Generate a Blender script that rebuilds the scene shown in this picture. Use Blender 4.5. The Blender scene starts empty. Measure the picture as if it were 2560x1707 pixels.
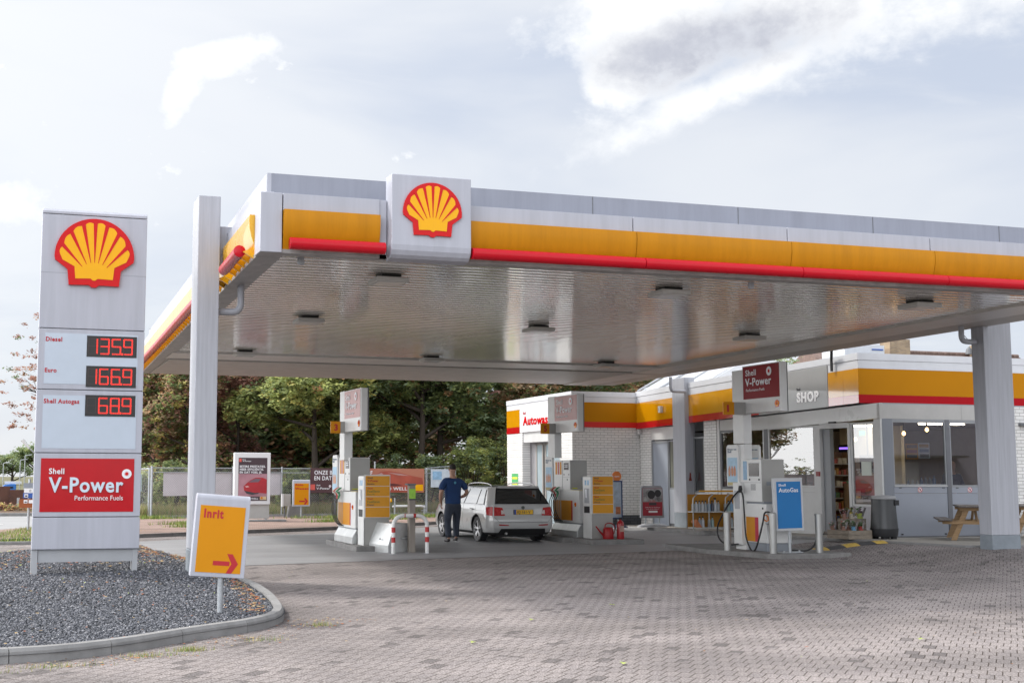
import bpy, bmesh, math, random
import numpy as np
from mathutils import Vector, Matrix, Euler
PI = math.pi
rnd = random.Random(7)
SC = bpy.context.scene
COL = SC.collection
# ------------------------------------------------------------ camera
cd = bpy.data.cameras.new('camera'); cam = bpy.data.objects.new('camera', cd); COL.objects.link(cam)
R = ((0.9563551, -0.29218255, 0.00377777), (0.03514474, 0.10217996, -0.99414491), (0.29008578, 0.95088833, 0.107989))
m3 = Matrix((R[0], [-v for v in R[1]], [-v for v in R[2]])).transposed()
cam.matrix_world = Matrix.Translation((0, 0, 1.69)) @ m3.to_4x4()
cd.sensor_width = 36; cd.lens = 3204 / 2560 * 36
cd.shift_x = (1280 - 997) / 2560; cd.shift_y = -(853.5 - 835) / 2560
cd.clip_end = 3000; cd.clip_start = 0.1
SC.camera = cam
# ------------------------------------------------------------ world, sun, exposure
SUN_EL = math.radians(46)
SUN_DIR = Vector((-0.74 * math.cos(SUN_EL), 0.67 * math.cos(SUN_EL), math.sin(SUN_EL))).normalized()
world = bpy.data.worlds.new('World'); SC.world = world; world.use_nodes = True
SC.view_settings.view_transform = 'Standard'; SC.view_settings.look = 'None'
SC.view_settings.exposure = 0.12; SC.view_settings.gamma = 1
SC.cycles.use_denoising = True
SC.cycles.max_bounces = 8; SC.cycles.transparent_max_bounces = 12; SC.cycles.sample_clamp_indirect = 6
SC.cycles.caustics_reflective = False; SC.cycles.caustics_refractive = False
def build_world():
    nt = world.node_tree; nt.nodes.clear(); N = nt.nodes.new; L = nt.links.new
    def math_(op, a, b=None, c=None, clamp=False):
        n = N('ShaderNodeMath'); n.operation = op; n.use_clamp = clamp
        for i, v in enumerate((a, b, c)):
            if v is None: continue
            if isinstance(v, (int, float)): n.inputs[i].default_value = v
            else: L(v, n.inputs[i])
        return n.outputs[0]
    tc = N('ShaderNodeTexCoord'); dirv = tc.outputs['Generated']
    sky = N('ShaderNodeTexSky'); sky.sky_type = 'NISHITA'; sky.sun_disc = False
    sky.sun_elevation = SUN_EL; sky.sun_rotation = math.atan2(SUN_DIR.x, SUN_DIR.y)
    bg1 = N('ShaderNodeBackground'); L(sky.outputs[0], bg1.inputs[0]); bg1.inputs[1].default_value = 0.12
    sep = N('ShaderNodeSeparateXYZ'); L(dirv, sep.inputs[0])
    def noise(scale, det, rough, stretch=1.0, off=0.0, dist=0.0):
        mp = N('ShaderNodeMapping'); mp.inputs['Scale'].default_value = (1, 1, stretch); mp.inputs['Location'].default_value = (off, off, off)
        L(dirv, mp.inputs[0]); n = N('ShaderNodeTexNoise'); n.inputs['Scale'].default_value = scale
        n.inputs['Detail'].default_value = det; n.inputs['Roughness'].default_value = rough; n.inputs['Distortion'].default_value = dist
        L(mp.outputs[0], n.inputs['Vector']); return n.outputs['Fac']
    def ramp(v, a, b, lo=0.0, hi=1.0):
        n = N('ShaderNodeMapRange'); n.interpolation_type = 'SMOOTHSTEP'
        for k, x in zip(('From Min', 'From Max', 'To Min', 'To Max'), (a, b, lo, hi)): n.inputs[k].default_value = x
        L(v, n.inputs['Value']); return n.outputs[0]
    def ell(c, ax, r1, r2):
        # elliptical falloff round a direction: 0 at the centre, 1 at the rim
        c = Vector(c).normalized(); up = Vector((0, 0, 1)); right = c.cross(up).normalized(); u = right.cross(c)
        a = math.radians(ax); e1 = right * math.cos(a) + u * math.sin(a); e2 = -right * math.sin(a) + u * math.cos(a)
        outs = []
        for e, r in ((e1, r1), (e2, r2)):
            v = N('ShaderNodeVectorMath'); v.operation = 'SUBTRACT'; L(dirv, v.inputs[0]); v.inputs[1].default_value = c
            d = N('ShaderNodeVectorMath'); d.operation = 'DOT_PRODUCT'; L(v.outputs[0], d.inputs[0]); d.inputs[1].default_value = e / r
            outs.append(math_('POWER', math_('ABSOLUTE', d.outputs['Value']), 2))
        return math_('SQRT', math_('ADD', outs[0], outs[1]))
    veil = ramp(noise(2.2, 5, 0.5, 3.2, 3.1, 0.4), 0.33, 0.60, 0.0, 1.0)
    wisp = ramp(noise(5.0, 6, 0.6, 4.0, 7.7, 0.8), 0.4, 0.8, 0.0, 0.7)
    n1 = noise(9, 8, 0.62, 1.6, 1.3, 0.3); n2 = noise(26, 6, 0.6, 1.3, 5.0, 0.2)
    n3_ = noise(70, 4, 0.6, 1.2, 2.0, 0.2); pert = math_('ADD', math_('ADD', math_('MULTIPLY', math_('SUBTRACT', n1, 0.5), 2.4), math_('MULTIPLY', math_('SUBTRACT', n2, 0.5), 1.3)), math_('MULTIPLY', math_('SUBTRACT', n3_, 0.5), 0.8))
    clouds = []
    for c, ax, r1, r2, soft in (((0.462, 0.826, 0.345), 8, 0.085, 0.048, 1.1), ((0.430, 0.848, 0.302), 60, 0.040, 0.024, 1.0), ((0.545, 0.775, 0.345), 5, 0.13, 0.04, 1.4),
                                ((0.508, 0.815, 0.288), 22, 0.10, 0.012, 1.5), ((0.145, 0.940, 0.312), 15, 0.033, 0.012, 1.1),
                                ((0.118, 0.950, 0.290), 60, 0.026, 0.011, 1.1), ((-0.04, 0.985, 0.20), 0, 0.05, 0.02, 1.4),
                                ((-0.6, 0.7, 0.5), 0, 0.5, 0.3, 0.5), ((0.2, -0.9, 0.4), 0, 0.6, 0.25, 0.4), ((-0.95, -0.2, 0.35), 20, 0.5, 0.2, 0.4)):
        d = math_('ADD', ell(c, ax, r1, r2), pert)
        clouds.append(ramp(d, 1.0 - soft * 0.5, 1.0 + soft * 0.5, 1.0, 0.0))
    m = clouds[0]
    for c in clouds[1:]: m = math_('MAXIMUM', m, c)
    grey = ramp(math_('ADD', ell((0.492, 0.812, 0.318), 8, 0.095, 0.028), math_('MULTIPLY', pert, 0.6)), 0.2, 1.35, 1.0, 0.0)
    low = ramp(sep.outputs['Z'], 0.0, 0.30, 1.0, 0.0)          # the air whitens towards the horizon
    sunv = N('ShaderNodeVectorMath'); sunv.operation = 'DOT_PRODUCT'; L(dirv, sunv.inputs[0]); sunv.inputs[1].default_value = SUN_DIR
    glow = ramp(sunv.outputs['Value'], 0.35, 1.0, 0.0, 1.0)
    base = N('ShaderNodeMixRGB'); base.inputs[1].default_value = (0.60, 0.66, 0.78, 1); base.inputs[2].default_value = (0.84, 0.86, 0.895, 1)
    L(math_('MAXIMUM', math_('MULTIPLY', veil, 0.9), math_('ADD', wisp, math_('MULTIPLY', low, 0.45)), clamp=True), base.inputs[0])
    b2 = N('ShaderNodeMixRGB'); b2.inputs[2].default_value = (1.10, 1.10, 1.09, 1); L(base.outputs[0], b2.inputs[1])
    L(math_('MAXIMUM', m, math_('MULTIPLY', glow, 0.9), clamp=True), b2.inputs[0])
    b3 = N('ShaderNodeMixRGB'); b3.inputs[2].default_value = (0.52, 0.53, 0.60, 1); L(b2.outputs[0], b3.inputs[1])
    L(math_('MULTIPLY', math_('MULTIPLY', grey, m), 0.9), b3.inputs[0])
    # out-of-view sky boosted as added fill: left round the sun, behind the viewer, overhead
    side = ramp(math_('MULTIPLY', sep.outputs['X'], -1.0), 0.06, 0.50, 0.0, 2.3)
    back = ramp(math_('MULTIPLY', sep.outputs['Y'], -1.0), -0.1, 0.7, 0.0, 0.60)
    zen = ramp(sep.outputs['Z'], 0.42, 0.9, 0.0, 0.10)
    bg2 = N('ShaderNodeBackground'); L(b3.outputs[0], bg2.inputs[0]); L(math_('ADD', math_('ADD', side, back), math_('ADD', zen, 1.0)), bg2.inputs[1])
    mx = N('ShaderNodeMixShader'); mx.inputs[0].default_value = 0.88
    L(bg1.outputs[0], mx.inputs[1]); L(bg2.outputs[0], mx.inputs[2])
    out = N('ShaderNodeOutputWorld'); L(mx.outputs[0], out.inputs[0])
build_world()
sl = bpy.data.lights.new('sun', 'SUN'); sl.energy = 2.6; sl.angle = math.radians(7); sl.color = (1, 0.95, 0.87)
so = bpy.data.objects.new('sun', sl); COL.objects.link(so); so.location = (-20, 20, 30)
so.rotation_euler = (-SUN_DIR).to_track_quat('-Z', 'Y').to_euler()
# ------------------------------------------------------------ materials
MATS = {}
def mat(name, col, rough=0.5, metal=0.0, var=0.12, scale=3.0, bump=0.0, bscale=60, coat=0.0, emit=0.0, stretch=(1, 1, 1), spec=0.5, speck=0.0):
    if name in MATS: return MATS[name]
    m = bpy.data.materials.new(name); m.use_nodes = True; nt = m.node_tree; N = nt.nodes.new; L = nt.links.new
    b = nt.nodes['Principled BSDF']; b.inputs['Roughness'].default_value = rough; b.inputs['Metallic'].default_value = metal
    b.inputs['Coat Weight'].default_value = coat; b.inputs['Specular IOR Level'].default_value = spec
    c = (*col, 1); b.inputs['Base Color'].default_value = c
    tc = N('ShaderNodeTexCoord'); mp = N('ShaderNodeMapping'); mp.inputs['Scale'].default_value = stretch; L(tc.outputs['Object'], mp.inputs[0])
    if var > 0:
        n = N('ShaderNodeTexNoise'); n.inputs['Scale'].default_value = scale; n.inputs['Detail'].default_value = 8; n.inputs['Roughness'].default_value = 0.65
        L(mp.outputs[0], n.inputs['Vector'])
        r = N('ShaderNodeMapRange'); r.inputs['From Min'].default_value = 0.3; r.inputs['From Max'].default_value = 0.7
        r.inputs['To Min'].default_value = 1 - var; r.inputs['To Max'].default_value = 1 + var * 0.5; L(n.outputs['Fac'], r.inputs['Value'])
        mx = N('ShaderNodeMix'); mx.data_type = 'RGBA'; mx.blend_type = 'MULTIPLY'; mx.inputs['Factor'].default_value = 1
        mx.inputs[6].default_value = c; L(r.outputs[0], mx.inputs[7]); outc = mx.outputs[2]
        if speck > 0:
            n2 = N('ShaderNodeTexNoise'); n2.inputs['Scale'].default_value = bscale; n2.inputs['Detail'].default_value = 2; L(tc.outputs['Object'], n2.inputs['Vector'])
            r2 = N('ShaderNodeMapRange'); r2.inputs['From Min'].default_value = 0.3; r2.inputs['From Max'].default_value = 0.7
            r2.inputs['To Min'].default_value = 1 - speck; r2.inputs['To Max'].default_value = 1 + speck; L(n2.outputs['Fac'], r2.inputs['Value'])
            mx2 = N('ShaderNodeMix'); mx2.data_type = 'RGBA'; mx2.blend_type = 'MULTIPLY'; mx2.inputs['Factor'].default_value = 1
            L(outc, mx2.inputs[6]); L(r2.outputs[0], mx2.inputs[7]); outc = mx2.outputs[2]
        L(outc, b.inputs['Base Color'])
        rr = N('ShaderNodeMapRange'); rr.inputs['To Min'].default_value = max(0, rough - 0.08); rr.inputs['To Max'].default_value = min(1, rough + 0.12)
        L(n.outputs['Fac'], rr.inputs['Value']); L(rr.outputs[0], b.inputs['Roughness'])
    if bump > 0:
        n = N('ShaderNodeTexNoise'); n.inputs['Scale'].default_value = bscale; n.inputs['Detail'].default_value = 3; L(mp.outputs[0], n.inputs['Vector'])
        bp = N('ShaderNodeBump'); bp.inputs['Strength'].default_value = bump; bp.inputs['Distance'].default_value = 0.01
        L(n.outputs['Fac'], bp.inputs['Height']); L(bp.outputs[0], b.inputs['Normal'])
    if emit > 0:
        b.inputs['Emission Color'].default_value = c; b.inputs['Emission Strength'].default_value = emit
    MATS[name] = m; return m
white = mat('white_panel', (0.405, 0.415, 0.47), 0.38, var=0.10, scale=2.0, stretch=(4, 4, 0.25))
white2 = mat('white_gloss', (0.72, 0.72, 0.73), 0.22, var=0.05, scale=2.5)
weath = mat('weathered_white', (0.39, 0.40, 0.44), 0.5, var=0.16, scale=7, stretch=(3, 3, 0.12))
greyp = mat('grey_panel', (0.36, 0.37, 0.39), 0.42, var=0.08, scale=3)
greyd = mat('dark_grey', (0.13, 0.135, 0.145), 0.5, var=0.15)
greym = mat('mid_grey_paint', (0.24, 0.26, 0.29), 0.45, var=0.1, stretch=(1, 1, 0.3))
shopgrey = mat('shop_grey_panel', (0.27, 0.29, 0.335), 0.4, var=0.06, scale=1.2)
steel = mat('brushed_steel', (0.36, 0.36, 0.35), 0.36, 0.8, var=0.2, scale=6, stretch=(1, 1, 0.15))
galv = mat('galvanised_steel', (0.42, 0.44, 0.46), 0.5, 0.6, var=0.2, scale=14)
alu = mat('aluminium_box', (0.55, 0.56, 0.56), 0.36, 0.5, var=0.18, scale=4)
black = mat('black_rubber', (0.018, 0.018, 0.02), 0.55, var=0.2)
blackg = mat('black_gloss', (0.012, 0.012, 0.014), 0.12, var=0.0)
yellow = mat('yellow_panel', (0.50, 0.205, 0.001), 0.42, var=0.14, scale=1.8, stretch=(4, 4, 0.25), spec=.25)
yellowo = mat('orange_yellow_face', (0.60, 0.24, 0.002), 0.38, var=0.05, scale=2, spec=.25)
yellowb = mat('shell_yellow', (0.82, 0.40, 0.004), 0.14, var=0.04, spec=.25)
red = mat('red_gloss', (0.50, 0.003, 0.014), 0.22, var=0.08, scale=2, spec=.3)
redb = mat('shell_red', (0.56, 0.004, 0.006), 0.16, var=0.05, spec=.25)
redt = mat('lettering_red', (0.42, 0.012, 0.02), 0.5, var=0.0)
redf = mat('pump_red', (0.26, 0.006, 0.009), 0.35, var=0.1, spec=.3)
whitet = mat('lettering_white', (0.78, 0.79, 0.82), 0.4, var=0.0)
darkt = mat('lettering_dark', (0.05, 0.05, 0.06), 0.5, var=0.0)
greent = mat('lettering_green', (0.13, 0.17, 0.03), 0.5, var=0.0)
priceg = mat('price_panel_grey', (0.47, 0.53, 0.61), 0.2, var=0.04)
vpred = mat('vpower_red', (0.46, 0.006, 0.012), 0.13, var=0.1, scale=2, spec=.35)
blue = mat('autogas_blue', (0.005, 0.155, 0.42), 0.45, var=0.05)
led_off = mat('led_board', (0.02, 0.018, 0.018), 0.35, var=0.2)
ledm = mat('led_red', (1.0, 0.035, 0.02), 0.5, var=0, emit=1.5)
ledd = mat('led_unlit', (0.09, 0.055, 0.05), 0.5, var=0)
concrete = mat('kerb_concrete', (0.24, 0.237, 0.235), 0.85, var=0.25, scale=4, bump=0.4, bscale=90)
concd = mat('kerb_concrete_dark', (0.20, 0.195, 0.19), 0.85, var=0.35, scale=3, bump=0.4, bscale=90)
wood = mat('picnic_wood', (0.34, 0.22, 0.115), 0.7, var=0.35, scale=6, stretch=(0.6, 6, 6), bump=0.3)
woodg = mat('grey_wood', (0.26, 0.22, 0.175), 0.8, var=0.35, scale=6, stretch=(1, 1, 6), bump=0.3)
woodd = mat('table_top_wood', (0.12, 0.105, 0.10), 0.6, var=0.3, scale=6, stretch=(1, 6, 6))
bark = mat('bark', (0.045, 0.034, 0.026), 0.9, var=0.4, scale=8, bump=0.8, bscale=20)
# ------------------------------------------------------------ objects
class G:
    """geometry collector: everything in world metres; build() links ONE mesh object."""
    def __init__(s): s.v = []; s.f = []; s.m = []; s.mats = []
    def mi(s, m):
        if m is None: return 0
        if m not in s.mats: s.mats.append(m)
        return s.mats.index(m)
    def add(s, vs, fs, m=None):
        o = len(s.v); s.v += [tuple(v) for v in vs]; k = s.mi(m)
        s.f += [tuple(i + o for i in f) for f in fs]; s.m += [k] * len(fs); return s
    def box(s, a, b, m=None):
        x0, x1 = sorted((a[0], b[0])); y0, y1 = sorted((a[1], b[1])); z0, z1 = sorted((a[2], b[2]))
        return s.add([(x0,y0,z0),(x1,y0,z0),(x1,y1,z0),(x0,y1,z0),(x0,y0,z1),(x1,y0,z1),(x1,y1,z1),(x0,y1,z1)],
                     [(0,3,2,1),(4,5,6,7),(0,1,5,4),(1,2,6,5),(2,3,7,6),(3,0,4,7)], m)
    def prism(s, poly, axis, a, b, m=None):
        """poly of 2D points extruded along axis: x:(y,z)  y:(x,z)  z:(x,y)"""
        n = len(poly)
        def P(p, t): return {'x': (t, p[0], p[1]), 'y': (p[0], t, p[1]), 'z': (p[0], p[1], t)}[axis]
        return s.add([P(p, a) for p in poly] + [P(p, b) for p in poly],
                     [tuple(range(n))[::-1], tuple(range(n, 2 * n))] + [(i, (i + 1) % n, n + (i + 1) % n, n + i) for i in range(n)], m)
    def tube(s, pts, r, n=10, m=None, cap=True):
        pts = [Vector(p) for p in pts]; rs = r if isinstance(r, (list, tuple)) else [r] * len(pts)
        vs = []; fs = []; prev = None
        for i, p in enumerate(pts):
            t = (pts[min(i + 1, len(pts) - 1)] - pts[max(i - 1, 0)]).normalized()
            if prev is None:
                a = Vector((0, 0, 1)) if abs(t.z) < 0.9 else Vector((1, 0, 0)); u = t.cross(a).normalized()
            else: u = (prev - t * prev.dot(t)).normalized()
            prev = u; w = t.cross(u)
            for k in range(n):
                a = 2 * PI * k / n; vs.append(p + (u * math.cos(a) + w * math.sin(a)) * rs[i])
        for i in range(len(pts) - 1):
            for k in range(n): fs.append((i*n+k, i*n+(k+1)%n, (i+1)*n+(k+1)%n, (i+1)*n+k))
        if cap: fs += [tuple(range(n))[::-1], tuple(range((len(pts)-1)*n, len(pts)*n))]
        return s.add(vs, fs, m)
    def lathe(s, c, prof, n=20, m=None):
        vs = []; fs = []
        for r, z in prof:
            for k in range(n): a = 2*PI*k/n; vs.append((c[0]+r*math.cos(a), c[1]+r*math.sin(a), c[2]+z))
        for i in range(len(prof)-1):
            for k in range(n): fs.append((i*n+k, i*n+(k+1)%n, (i+1)*n+(k+1)%n, (i+1)*n+k))
        fs += [tuple(range(n))[::-1], tuple(range((len(prof)-1)*n, len(prof)*n))]
        return s.add(vs, fs, m)
    def build(s, name, m, parent=None, bevel=0.0, smooth=False, local=False):
        me = bpy.data.meshes.new(name); me.from_pydata(s.v, [], s.f); me.validate()
        if s.mats:
            for q in s.mats: me.materials.append(q)
            if len(me.polygons) == len(s.m): me.polygons.foreach_set('material_index', s.m)
        else: me.materials.append(m)
        if smooth:
            for p in me.polygons: p.use_smooth = True
        o = bpy.data.objects.new(name, me); COL.objects.link(o)
        if parent:
            o.parent = parent
            if not local:
                r = parent; off = Vector()
                while r: off += r.location; r = r.parent
                me.transform(Matrix.Translation(-off))
        if bevel:
            bm = bmesh.new(); bm.from_mesh(me); bmesh.ops.recalc_face_normals(bm, faces=bm.faces); bm.to_mesh(me); bm.free()
            b = o.modifiers.new('bevel', 'BEVEL'); b.width = bevel; b.segments = 2; b.limit_method = 'ANGLE'; b.angle_limit = math.radians(50)
            me.shade_auto_smooth(angle=math.radians(40)) if hasattr(me, 'shade_auto_smooth') else None
        return o
def shade(o, ang=40):
    me = o.data
    for p in me.polygons: p.use_smooth = True
    bm = bmesh.new(); bm.from_mesh(me); bmesh.ops.recalc_face_normals(bm, faces=bm.faces)
    for e in bm.edges:
        if len(e.link_faces) == 2 and e.calc_face_angle(0) > math.radians(ang): e.smooth = False
    bm.to_mesh(me); bm.free(); return o
def tag(o, label, cat, group=None, kind=None):
    if label: o['label'] = label
    if cat: o['category'] = cat
    if group: o['group'] = group
    if kind: o['kind'] = kind
    return o
def thing(name, label, cat, loc, group=None, rz=0):
    o = bpy.data.objects.new(name, None); COL.objects.link(o); o.location = loc; o.rotation_euler = (0, 0, rz)
    o.empty_display_size = 0.2
    return tag(o, label, cat, group)
def struct(o, kind='structure'): o['kind'] = kind; return o
def dup(o, loc=None, label=None, rz=None, parent=None, top=True):
    c = o.copy(); COL.objects.link(c)
    if parent: c.parent = parent
    for ch in list(o.children): dup(ch, parent=c, top=False)
    if loc is not None: c.location = loc
    if rz is not None: c.rotation_euler = (0, 0, rz)
    if label: c['label'] = label
    return c
FACE = {'-y': (PI/2, 0, 0), '-x': (PI/2, 0, -PI/2), '+x': (PI/2, 0, PI/2), '+y': (PI/2, 0, PI)}
def text(s, loc, h, w, m, parent, face='-y', bold=0.012, depth=0.004, shear=0, align='LEFT', name='lettering', rot=None):
    """flat lettering: loc is the lower left corner, h the capital height, w the width it is fitted to"""
    c = bpy.data.curves.new(name, 'FONT'); c.body = s; c.size = 1.0; c.offset = bold * 0.45; c.space_character = 1.02 + bold * 1.6; c.resolution_u = 3; c.extrude = 0.01; c.space_line = 0.85
    t = bpy.data.objects.new(name, c); COL.objects.link(t)
    bpy.context.view_layer.update()
    me = bpy.data.meshes.new_from_object(t); bpy.data.objects.remove(t)
    if not len(me.vertices): return None
    co = np.empty(len(me.vertices) * 3, 'f'); me.vertices.foreach_get('co', co); co = co.reshape(-1, 3)
    x0, x1 = co[:, 0].min(), co[:, 0].max(); nl = s.count('\n')
    sy = h / (0.70 + 0.0) if nl == 0 else h / 0.70
    sx = (w / (x1 - x0)) if w else sy * 0.92
    co[:, 0] = (co[:, 0] - x0) * sx; co[:, 1] *= sy; co[:, 2] = (co[:, 2]) / 0.01 * depth / 2
    me.vertices.foreach_set('co', co.ravel()); me.materials.clear(); me.materials.append(m)
    o = bpy.data.objects.new(name, me); COL.objects.link(o)
    E = Euler(rot if rot else FACE[face]).to_matrix().to_4x4()
    off = Vector(loc)
    if parent:
        o.parent = parent; r = parent
        while r: off = off - r.location; r = r.parent
    me.transform(Matrix.Translation(off) @ E)
    return o
def shell_emblem(c, r, parent, face='-y', th=0.04, y_mat=None, r_mat=None, name='emblem'):
    """the scallop emblem: red plate, yellow fan, tapering red ribs"""
    ym = y_mat or yellowb; rm = r_mat or redb
    arc = [(math.cos(a), math.sin(a)) for a in [PI * k / 28 for k in range(29)]]
    plate = [(0.985, -0.1), (0.67, -0.34), (0.63, -0.74), (0.13, -0.73), (0.05, -0.79), (-0.05, -0.79), (-0.13, -0.73), (-0.63, -0.74), (-0.67, -0.34), (-0.985, -0.1)]
    plate = arc + plate[::-1][::-1][::1] if False else arc + [(-0.985, -0.1), (-0.67, -0.34), (-0.63, -0.74), (-0.13, -0.73), (-0.05, -0.79), (0.05, -0.79), (0.13, -0.73), (0.63, -0.74), (0.67, -0.34), (0.985, -0.1)]
    outer = [(-0.835, -0.02), (-0.77, 0.28), (-0.57, 0.60), (-0.285, 0.79), (0.0, 0.845), (0.285, 0.79), (0.57, 0.60), (0.77, 0.28), (0.835, -0.02)]
    fan = []
    for i in range(8):
        a = Vector(outer[i]); b = Vector(outer[i+1]); mid = (a + b) / 2; nrm = mid.normalized()
        for k in range(6):
            t = k / 6; fan.append(tuple(a.lerp(b, t) + nrm * 0.075 * math.sin(PI * t)))
    fan += [(0.835, -0.02), (0.80, -0.10), (0.50, -0.26), (0.47, -0.575), (0.09, -0.56), (0.03, -0.61), (-0.03, -0.61), (-0.09, -0.56), (-0.47, -0.575), (-0.50, -0.26), (-0.80, -0.10)]
    C = Vector((0, -0.62)); ribs = []
    for p in outer[1:-1]:
        p = Vector(p); d = (p - C); n = Vector((-d.y, d.x)).normalized(); tip = C + d.normalized() * 0.47
        q = p + p.normalized() * 0.05
        ribs.append([tuple(q + n * 0.052), tuple(tip + n * 0.006), tuple(tip - n * 0.006), tuple(q - n * 0.052)])
    E = Euler(FACE[face]).to_matrix().to_4x4(); T = Matrix.Translation(c) @ E @ Matrix.Diagonal((r, r, 1, 1))
    def flat(polys, z0, z1, mt, nm, par):
        g = G()
        for poly in polys:
            n = len(poly); k = len(g.v)
            vs = [T @ Vector((x, y, z0)) for x, y in poly] + [T @ Vector((x, y, z1)) for x, y in poly]
            g.add(vs, [tuple(range(n))[::-1], tuple(range(n, 2*n))] + [(i, (i+1) % n, n+(i+1) % n, n+i) for i in range(n)])
        return g.build(nm, mt, par)
    e = flat([plate], 0, th, rm, name, parent)
    flat([fan], th, th + 0.006, ym, 'fan', e); flat(ribs, th + 0.006, th + 0.010, rm, 'rib_lines', e)
    return e
def hterr(x, y):
    def sm(t): t = max(0, min(1, t)); return t * t * (3 - 2 * t)
    return 0.25 * sm((x - 16.2) / 2.6) * sm((33.5 - y) / 13) * sm((y - 6) / 12)
# ============================================================ GROUND
def sheet(name, poly, m, zf, step=1.2, thick=0.0, kind='structure'):
    bm = bmesh.new(); f = bm.faces.new([bm.verts.new((x, y, 0)) for x, y in poly])
    xs = [p[0] for p in poly]; ys = [p[1] for p in poly]
    for ax, lo, hi in ((0, max(min(xs), 14), min(max(xs), 27)), (1, max(min(ys), 4), min(max(ys), 40))):
        v = lo + step / 2
        while v < hi:
            n = [0, 0, 0]; n[ax] = 1; c = [0, 0, 0]; c[ax] = v
            bmesh.ops.bisect_plane(bm, geom=bm.verts[:] + bm.edges[:] + bm.faces[:], plane_co=c, plane_no=n); v += step
    for v in bm.verts: v.co.z = zf(v.co.x, v.co.y)
    if thick:
        ext = bmesh.ops.extrude_face_region(bm, geom=bm.faces[:]); 
        for v in [e for e in ext['geom'] if isinstance(e, bmesh.types.BMVert)]: v.co.z -= thick
    bmesh.ops.recalc_face_normals(bm, faces=bm.faces)
    if not thick:
        for f in bm.faces:
            if f.normal.z < 0: f.normal_flip()
    me = bpy.data.meshes.new(name); bm.to_mesh(me); bm.free(); me.materials.append(m)
    o = bpy.data.objects.new(name, me); COL.objects.link(o); o['kind'] = kind; return o
def brickmat(name, c1, c2, cm, bw, rh, rot, mortar=0.007, rough=0.9, dark=None, bump=0.5, var=0.18, grain=0.2, offset=0.5, axis='z', freq_dark=0.0, stain=0.2):
    m = bpy.data.materials.new(name); m.use_nodes = True; nt = m.node_tree; N = nt.nodes.new; L = nt.links.new
    b = nt.nodes['Principled BSDF']; b.inputs['Roughness'].default_value = rough; b.inputs['Specular IOR Level'].default_value = 0.3
    tc = N('ShaderNodeTexCoord'); mp = N('ShaderNodeMapping'); mp.vector_type = 'TEXTURE'
    if axis == 'z': mp.inputs['Rotation'].default_value = (0, 0, rot)
    elif axis == 'y': mp.inputs['Rotation'].default_value = (PI/2, 0, 0)
    elif axis == 'x': mp.inputs['Rotation'].default_value = (PI/2, 0, PI/2)
    L(tc.outputs['Object'], mp.inputs[0])
    # small wobble so the joints are not ruler straight
    wn = N('ShaderNodeTexNoise'); wn.inputs['Scale'].default_value = 1.1; L(mp.outputs[0], wn.inputs['Vector'])
    ws = N('ShaderNodeVectorMath'); ws.operation = 'SCALE'; ws.inputs['Scale'].default_value = 0.035 if axis == 'z' else 0.006; L(wn.outputs['Color'], ws.inputs[0])
    wa = N('ShaderNodeVectorMath'); wa.operation = 'ADD'; L(mp.outputs[0], wa.inputs[0]); L(ws.outputs[0], wa.inputs[1])
    br = N('ShaderNodeTexBrick'); L(wa.outputs[0], br.inputs['Vector']); br.offset = offset; br.squash = 1
    br.inputs['Color1'].default_value = (*c1, 1); br.inputs['Color2'].default_value = (*c2, 1); br.inputs['Mortar'].default_value = (*cm, 1)
    br.inputs['Scale'].default_value = 1; br.inputs['Mortar Size'].default_value = mortar; br.inputs['Mortar Smooth'].default_value = 0.25
    br.inputs['Brick Width'].default_value = bw; br.inputs['Row Height'].default_value = rh; br.inputs['Bias'].default_value = -0.1
    col = br.outputs['Color']
    def mul(c, f):
        x = N('ShaderNodeMix'); x.data_type = 'RGBA'; x.blend_type = 'MULTIPLY'; x.inputs['Factor'].default_value = 1; L(c, x.inputs[6]); L(f, x.inputs[7]); return x.outputs[2]
    def rng(v, a, b_, lo, hi):
        r = N('ShaderNodeMapRange')
        for k, q in zip(('From Min', 'From Max', 'To Min', 'To Max'), (a, b_, lo, hi)): r.inputs[k].default_value = q
        L(v, r.inputs['Value']); return r.outputs[0]
    if freq_dark:
        # odd darker pavers: a second brick pattern with the same joints but a hard split between its two colours
        b2 = N('ShaderNodeTexBrick'); L(wa.outputs[0], b2.inputs['Vector']); b2.offset = offset
        b2.inputs['Color1'].default_value = (0, 0, 0, 1); b2.inputs['Color2'].default_value = (1, 1, 1, 1); b2.inputs['Mortar'].default_value = (0, 0, 0, 1)
        b2.inputs['Scale'].default_value = 1; b2.inputs['Mortar Size'].default_value = 0; b2.inputs['Brick Width'].default_value = bw; b2.inputs['Row Height'].default_value = rh
        n5 = N('ShaderNodeTexNoise'); n5.inputs['Scale'].default_value = 1.1; n5.inputs['Detail'].default_value = 3; L(tc.outputs['Object'], n5.inputs['Vector'])
        ad = N('ShaderNodeMath'); ad.operation = 'ADD'; L(b2.outputs['Color'], ad.inputs[0]); L(n5.outputs['Fac'], ad.inputs[1])
        col = mul(col, rng(ad.outputs[0], 1.5 - freq_dark * 1.3, 1.5 - freq_dark * 1.3 + 0.04, 1.0, 0.60))
    n1 = N('ShaderNodeTexNoise'); n1.inputs['Scale'].default_value = 0.5 if axis == 'z' else 1.2; n1.inputs['Detail'].default_value = 6; L(tc.outputs['Object'], n1.inputs['Vector'])
    col = mul(col, rng(n1.outputs['Fac'], 0.35, 0.65, 1 - var, 1 + var * 0.6))
    n2 = N('ShaderNodeTexNoise'); n2.inputs['Scale'].default_value = 58 if axis == 'z' else 60; n2.inputs['Detail'].default_value = 2; L(tc.outputs['Object'], n2.inputs['Vector'])
    col = mul(col, rng(n2.outputs['Fac'], 0.32, 0.68, 1 - grain, 1 + grain))
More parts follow.
